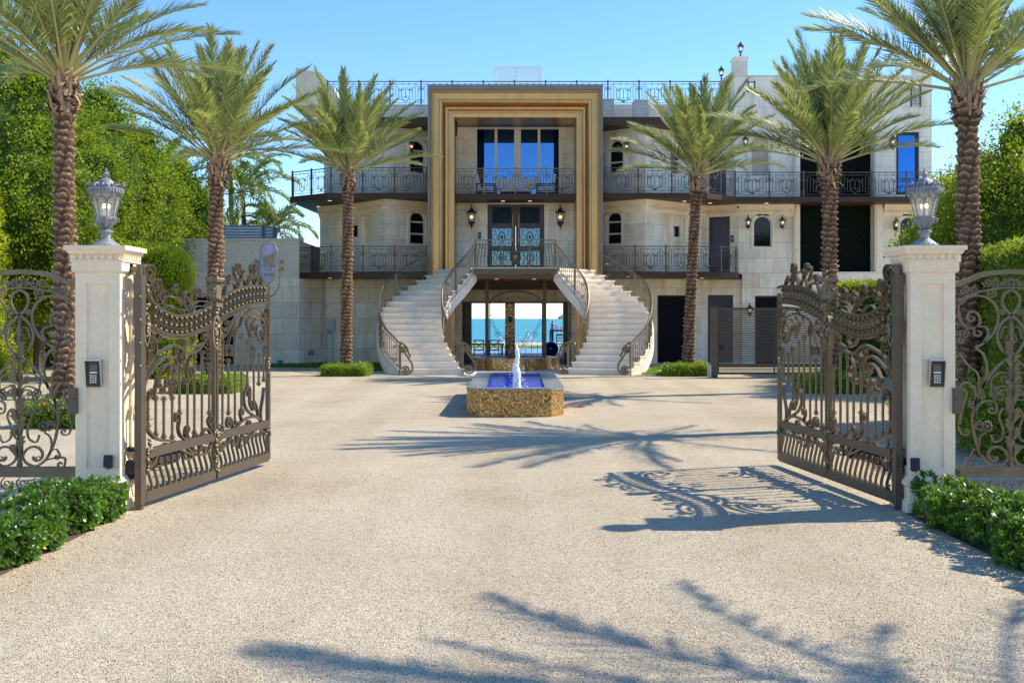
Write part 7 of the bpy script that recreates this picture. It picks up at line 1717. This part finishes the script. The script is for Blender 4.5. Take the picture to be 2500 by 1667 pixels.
side_hedge(27, 41.3, 6.2, 'tall clipped hedge in yellow sunlight at the left edge, nearer than the dark gap', 61, 52000)
side_hedge(44.6, 53, 6.0, 'tall clipped hedge section beyond the dark gap, behind the nearest left palm', 62, 32000)
hedge(PX(255, 36), PX(437, 36), 35.6, 38.2, 0, PZ(596, 35.8), 'clipped hedge with a rounded top end behind the left gate leaf', 63, n=26000, L=.085, rnd=.8, rough=.05, m='hedge_leaf')
# ---- right side ----
hedge(8.3, 10.1, 13.6, 21.6, 0, 3.28, 'tall clipped hedge at the right edge behind the right side gate', 64, n=60000, L=.055, rnd=.18, rough=.035, rz=R(-8), m='ficus_dark')
hedge(6.75, 8.6, 14.9, 16.6, 0, .95, 'dark loose shrub at the foot of the tall right hedge', 65, n=12000, L=.075, rnd=.3, rough=.12, m='ficus_dark', name='shrub', cat='shrub', group=None)
hedge(PX(2035, 38), PX(2300, 38), 37.4, 39.6, 0, PZ(692, 37.6), 'long clipped hedge behind the right gate leaf and the second right palm', 66, n=26000, L=.085, rnd=.3, rough=.04, m='ficus_dark')
for i, (xp, yp, Z, r_, lb) in enumerate(((2480, 300, 30, 2.2, 'tall bushy tree at the right edge above the hedge'), (2395, 395, 32, 1.9, 'bushy tree right behind the nearest right palm trunk'), (2335, 440, 36, 1.5, 'lower bushy tree between the tower and the nearest right palm'), (2540, 330, 33, 2.4, 'bushy tree cut off by the right edge'))):
    x, zt = PX(xp, Z), PZ(yp, Z); rr = random.Random(70 + i); bl_ = [((x, Z, zt * .52), (r_, r_, zt * .36))]
    for k in range(8): a = rr.uniform(0, 6.28); q = r_ * rr.uniform(.4, .85); bl_.append(((x + q * math.cos(a), Z + q * math.sin(a), zt * rr.uniform(.35, .82)), (r_ * rr.uniform(.3, .5), r_ * .4, zt * rr.uniform(.08, .14))))
    bl_.append(((x, Z, zt - r_ * .3), (r_ * .22, r_ * .22, r_ * .4)))
    tree(x, Z, bl_, lb, 80 + i, 'ficus_dark', n=40000, L=.11, group='bushy trees on the right', clump=.24)
b = MB(); b.bb(PX(2278, 52), PX(2335, 52), 52, 52.3, 0, PZ(505, 52)); tag(b.build('neighbour_wall', 'white_paint'), 'white wall of the neighbouring house just right of the tower', 'wall')
rngp = random.Random(4); t = thing('fan_palm', 'small bright yellow green palm tuft behind the right gate lantern', 'palm', (PX(2315, 34), 34, 0)); b = MB()
for k in range(16): frond(b, (PX(2318, 34), 34, PZ(640, 34)), k * 2.4, R(20 + 4 * k), 1.3, R(40), rngp, nl=26, wl=.04, ll=.4, bare=.1)
b.build('crown', ['planter_leaf', 'palm_rachis'], t); b = MB(); b.tube([(PX(2318, 34), 34, 0), (PX(2318, 34), 34, PZ(640, 34))], .1, 6); b.build('trunk', 'bark_ficus', t)
# ---- box hedges round the palms ----
for i, (xa, xb, Zf, dp, zt, lb, fl_) in enumerate(((-9.05, -7.2, 19.7, 1.6, .42, 'low bright box hedge round the nearest left date palm', 3), (7.35, 9.2, 19.7, 1.6, .42, 'low bright box hedge round the nearest right date palm', 2), (-9.07, -7.5, 28.75, 1.6, .40, 'low box hedge round the second left date palm, seen through the gate', 0), (7.85, 9.4, 28.75, 1.6, .44, 'low box hedge with red blooms round the second right date palm, seen through the gate', 6),
        (-6.63, -5.15, 37.3, 1.3, .34, 'low box hedge round the date palm beside the left staircase', 5), (5.25, 6.7, 37.3, 1.3, .36, 'low box hedge with red flowers round the date palm beside the right staircase', 9))):
    hedge(xa, xb, Zf, Zf + dp, 0, zt, lb, 90 + i, n=9000, L=.06, rnd=.10, rough=.04, m='planter_leaf', group='low box hedges round the palms', name='box_hedge', flowers=fl_)
# ---- glossy shrubs along the drive, foreground ----
def shrub(side, label, seed):
    rng = np.random.default_rng(seed); xo_ = 4.02; xi = 4.50; y0, y1 = 6.6, 11.02
    t = thing('glossy_shrub', label, 'shrub', (side * 4.5, 9, 0), group='glossy shrubs along the drive'); n = 1300
    u = rng.uniform(0, 1, n); y = rng.uniform(y0, y1, n); P = np.zeros((n, 3)); N = np.zeros((n, 3))
    for i in range(n):
        wob = .07 * math.sin(y[i] * 4.3 + seed) + .05 * math.sin(y[i] * 9.1); top = .34 + .05 * math.sin(y[i] * 3 + seed) + rng.normal(0, .02); s = u[i] * (.36 + .50)
        if s < .36: P[i] = (xo_ + .02 + wob - .05 * s, y[i], s * top / .36 + .02); N[i] = (-1, -.1, .45)
        else: P[i] = (xo_ + wob + (s - .36), y[i], top - .25 * max(0, s - .78) + (.05 * math.sin((s) * 14 + y[i] * 11))); N[i] = (-.15 if s < .5 else 0, -.15, 1)
    P[:, 0] *= side; N[:, 0] *= side
    ex = 150; PF = np.stack([side * rng.uniform(xo_, xi, ex), np.full(ex, y1) , rng.uniform(.05, .38, ex)], 1)
    N = unit(N); V = []; Fs = []; k0 = 0; VY = []; FY = []
    for i in range(n):
        nl = rng.integers(5, 9); a0 = rng.uniform(0, 6.28); nz = N[i] + rng.normal(0, .25, 3); nz /= np.linalg.norm(nz); tx = np.cross(nz, [.3, 1, .2]); tx /= np.linalg.norm(tx); ty = np.cross(nz, tx)
        for k in range(nl):
            a = a0 + k * 2.4; open_ = .25 + .75 * (nl - k) / nl; d = (tx * math.cos(a) + ty * math.sin(a)) * open_ + nz * (1.05 - open_ * .75); d /= np.linalg.norm(d); s_ = np.cross(d, nz); s_ /= max(1e-6, np.linalg.norm(s_)); up_ = np.cross(s_, d)
            l = rng.uniform(.044, .072); w_ = l * .27; o = P[i] + nz * .012 * k / nl; fold = up_ * w_ * .35
            vs = [o, o + d * l * .35 + s_ * w_ * .65 + fold * .6, o + d * l * .72 + s_ * w_ + fold, o + d * l * .96 + s_ * w_ * .35, o + d * l, o + d * l * .96 - s_ * w_ * .35, o + d * l * .72 - s_ * w_ + fold, o + d * l * .35 - s_ * w_ * .65 + fold * .6]
            if rng.random() < .005: VY += vs
            else: V += vs
    def mk(V, nm, m_):
        V = np.array(V); nL = len(V) // 8; base = np.arange(nL)[:, None] * 8
        q = np.concatenate([base + np.array([0, 1, 2, 4]), base + np.array([2, 3, 4, 4])[:4] * 0 + np.array([4, 2, 3, 4]) * 0 + np.array([0, 4, 6, 7])], 0)
        # tip halves kept as separate quads
        V2_ = V.reshape(-1, 8, 3).copy(); V2_[:, 4] = V2_[:, 4]
        q2 = np.concatenate([base + np.array([0, 1, 2, 4]), base + np.array([0, 4, 6, 7])], 0)
        return np_mesh(nm, V2_.reshape(-1, 3), q2, m_, parent=t)
    mk(V, 'foliage', 'shrub_leaf')
    if VY: mk(VY, 'yellow_leaves', 'yellow_leaf')
    b = MB(); rr = random.Random(seed)
    for k in range(150):
        y_ = rr.uniform(y0, y1); x_ = side * rr.uniform(xo_ + .1, xi - .1); b.tube([(x_, y_, 0), (x_ + rr.uniform(-.08, .08), y_ + rr.uniform(-.08, .08), .2), (x_ + rr.uniform(-.14, .14), y_ + rr.uniform(-.14, .14), .36)], .005, 4)
    b.build('stems', 'bark_ficus', t)
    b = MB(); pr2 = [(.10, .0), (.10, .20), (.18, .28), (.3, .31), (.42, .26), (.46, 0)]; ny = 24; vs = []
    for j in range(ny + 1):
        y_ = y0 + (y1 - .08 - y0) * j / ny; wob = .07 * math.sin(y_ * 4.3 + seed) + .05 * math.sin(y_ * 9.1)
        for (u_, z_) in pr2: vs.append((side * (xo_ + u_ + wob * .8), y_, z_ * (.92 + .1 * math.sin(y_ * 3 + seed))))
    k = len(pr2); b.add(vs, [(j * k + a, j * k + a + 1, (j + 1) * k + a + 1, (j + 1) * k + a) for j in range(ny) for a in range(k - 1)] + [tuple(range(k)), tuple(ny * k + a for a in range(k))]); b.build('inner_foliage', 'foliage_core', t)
    return t
shrub(-1, 'sunlit glossy leaved shrub strip at the foot of the left gate pillar', 3); shrub(1, 'shaded glossy leaved shrub strip at the foot of the right gate pillar', 5)
for s_ in (-1, 1):
    xs_ = sorted((s_ * 4.0, s_ * 4.6)); tag(sheet('soil_bed', [(xs_[0], 6.0), (xs_[1], 6.0), (xs_[1], 11.15), (xs_[0], 11.15)], .004, 'soil'), 'bare soil under the glossy shrubs on the %s' % ('left' if s_ < 0 else 'right'), 'soil')
def pebbles(n, seed):
    rng = np.random.default_rng(seed); y = 5.6 + 8.5 * rng.random(n) ** 1.5; x = rng.uniform(-1, 1, n) * np.minimum(3.98, .2 + y * .5); r_ = rng.uniform(.0025, .0055, n)
    o6 = np.array([[1, 0, 0], [0, 1, 0], [-1, 0, 0], [0, -1, 0], [0, 0, .75], [0, 0, -.6]]); V = o6[None] * r_[:, None, None] * rng.uniform(.7, 1.3, (n, 6, 1)); a = rng.uniform(0, 6.28, n); c, s = np.cos(a)[:, None], np.sin(a)[:, None]
    V = np.stack([V[..., 0] * c - V[..., 1] * s, V[..., 0] * s + V[..., 1] * c, V[..., 2]], -1) + np.stack([x, y, r_ * .45], 1)[:, None]
    Fq = (np.array([[0, 1, 4], [1, 2, 4], [2, 3, 4], [3, 0, 4], [1, 0, 5], [2, 1, 5], [3, 2, 5], [0, 3, 5]])[None] + np.arange(n)[:, None, None] * 6).reshape(-1, 3)
    o = np_mesh('gravel_stones', V, Fq, 'pebble'); tag(o, 'loose pale gravel stones lying on the drive', 'gravel', kind='stuff')
pebbles(60000, 3)
# fallen leaves and loose stones
rng = np.random.default_rng(8); V = []; n = 420
x = np.where(rng.random(n) < .5, -1, 1) * (4.0 - np.abs(rng.normal(0, .22, n))); y = rng.uniform(6.2, 11.6, n); P = np.stack([x, y, np.full(n, .006)], 1)
V, Fq = leaves(P, np.tile([0, 0, .1], (n, 1)), rng, .035, .6, .3, 0.0); V[:, 2] = .004 + np.abs(V[:, 2] - .006) * .3
o = np_mesh('fallen_leaves', V, Fq, 'yellow_leaf'); tag(o, 'scattered dry brown and yellow leaves at the edges of the gravel', 'fallen leaves', kind='stuff')
def grass(poly, n, label, h=.07, seed=1):
    rng = np.random.default_rng(seed); x0, x1 = min(p[0] for p in poly), max(p[0] for p in poly); y0, y1 = min(p[1] for p in poly), max(p[1] for p in poly)
    P = np.stack([rng.uniform(x0, x1, n), rng.uniform(y0, y1, n)], 1); ins = np.zeros(n, bool); m_ = len(poly)
    for i in range(m_):
        a, c = poly[i], poly[(i + 1) % m_]; cond = (a[1] > P[:, 1]) != (c[1] > P[:, 1])
        xi = (c[0] - a[0]) * (P[:, 1] - a[1]) / (c[1] - a[1] + 1e-12) + a[0]; ins ^= cond & (P[:, 0] < xi)
    P = P[ins]; P = np.concatenate([P, np.full((len(P), 1), .01)], 1)
    V, Fq = leaves(P, np.tile([0, 0, 1.0], (len(P), 1)), rng, h, .22, .5, 1.2)
    V2_ = np.concatenate([V, np.array([[p[0], p[1], .012] for p in poly])]); o = np_mesh('lawn', V, Fq, 'grass_blade'); tag(o, label, 'grass', kind='stuff')
    s = sheet('lawn_ground', poly, .008, 'grass_blade'); tag(s, 'turf ground under the grass', 'turf')
grass([V2(640, 44.2), V2(820, 43.6), V2(900, 40.5), (-4.9, 40.8), (-5.2, 45.5), (-5.2, 47.4), V2(792, 47.6), V2(730, 46.4), V2(640, 46.4)], 26000, 'green lawn strip along the garage wall and left staircase', .09, 1)
grass([(4.45, 38.0), (5.3, 37.8), (5.3, 41.5), (6.7, 44), (5.6, 44.0), (5.2, 41.5), (4.5, 40.0)], 16000, 'bright lawn patch beside the foot of the right staircase', .08, 2)
b = MB(); b.lathe([(.72, 0), (.72, .03), (.70, .035)], 32, (4.5, 38.9, 0)); tag(b.build('round_paver', 'concrete'), 'round pale stone paver in the grass beside the right staircase', 'paver')
b = MB(); b.lathe([(.72, 0), (.72, .03), (.70, .035)], 32, (-4.75, 39.2, 0)); tag(b.build('round_paver', 'concrete'), 'round pale stone paver in the grass beside the left staircase', 'paver')
# cleanup
for o in bpy.data.objects:
    if '_local' in o: del o['_local']
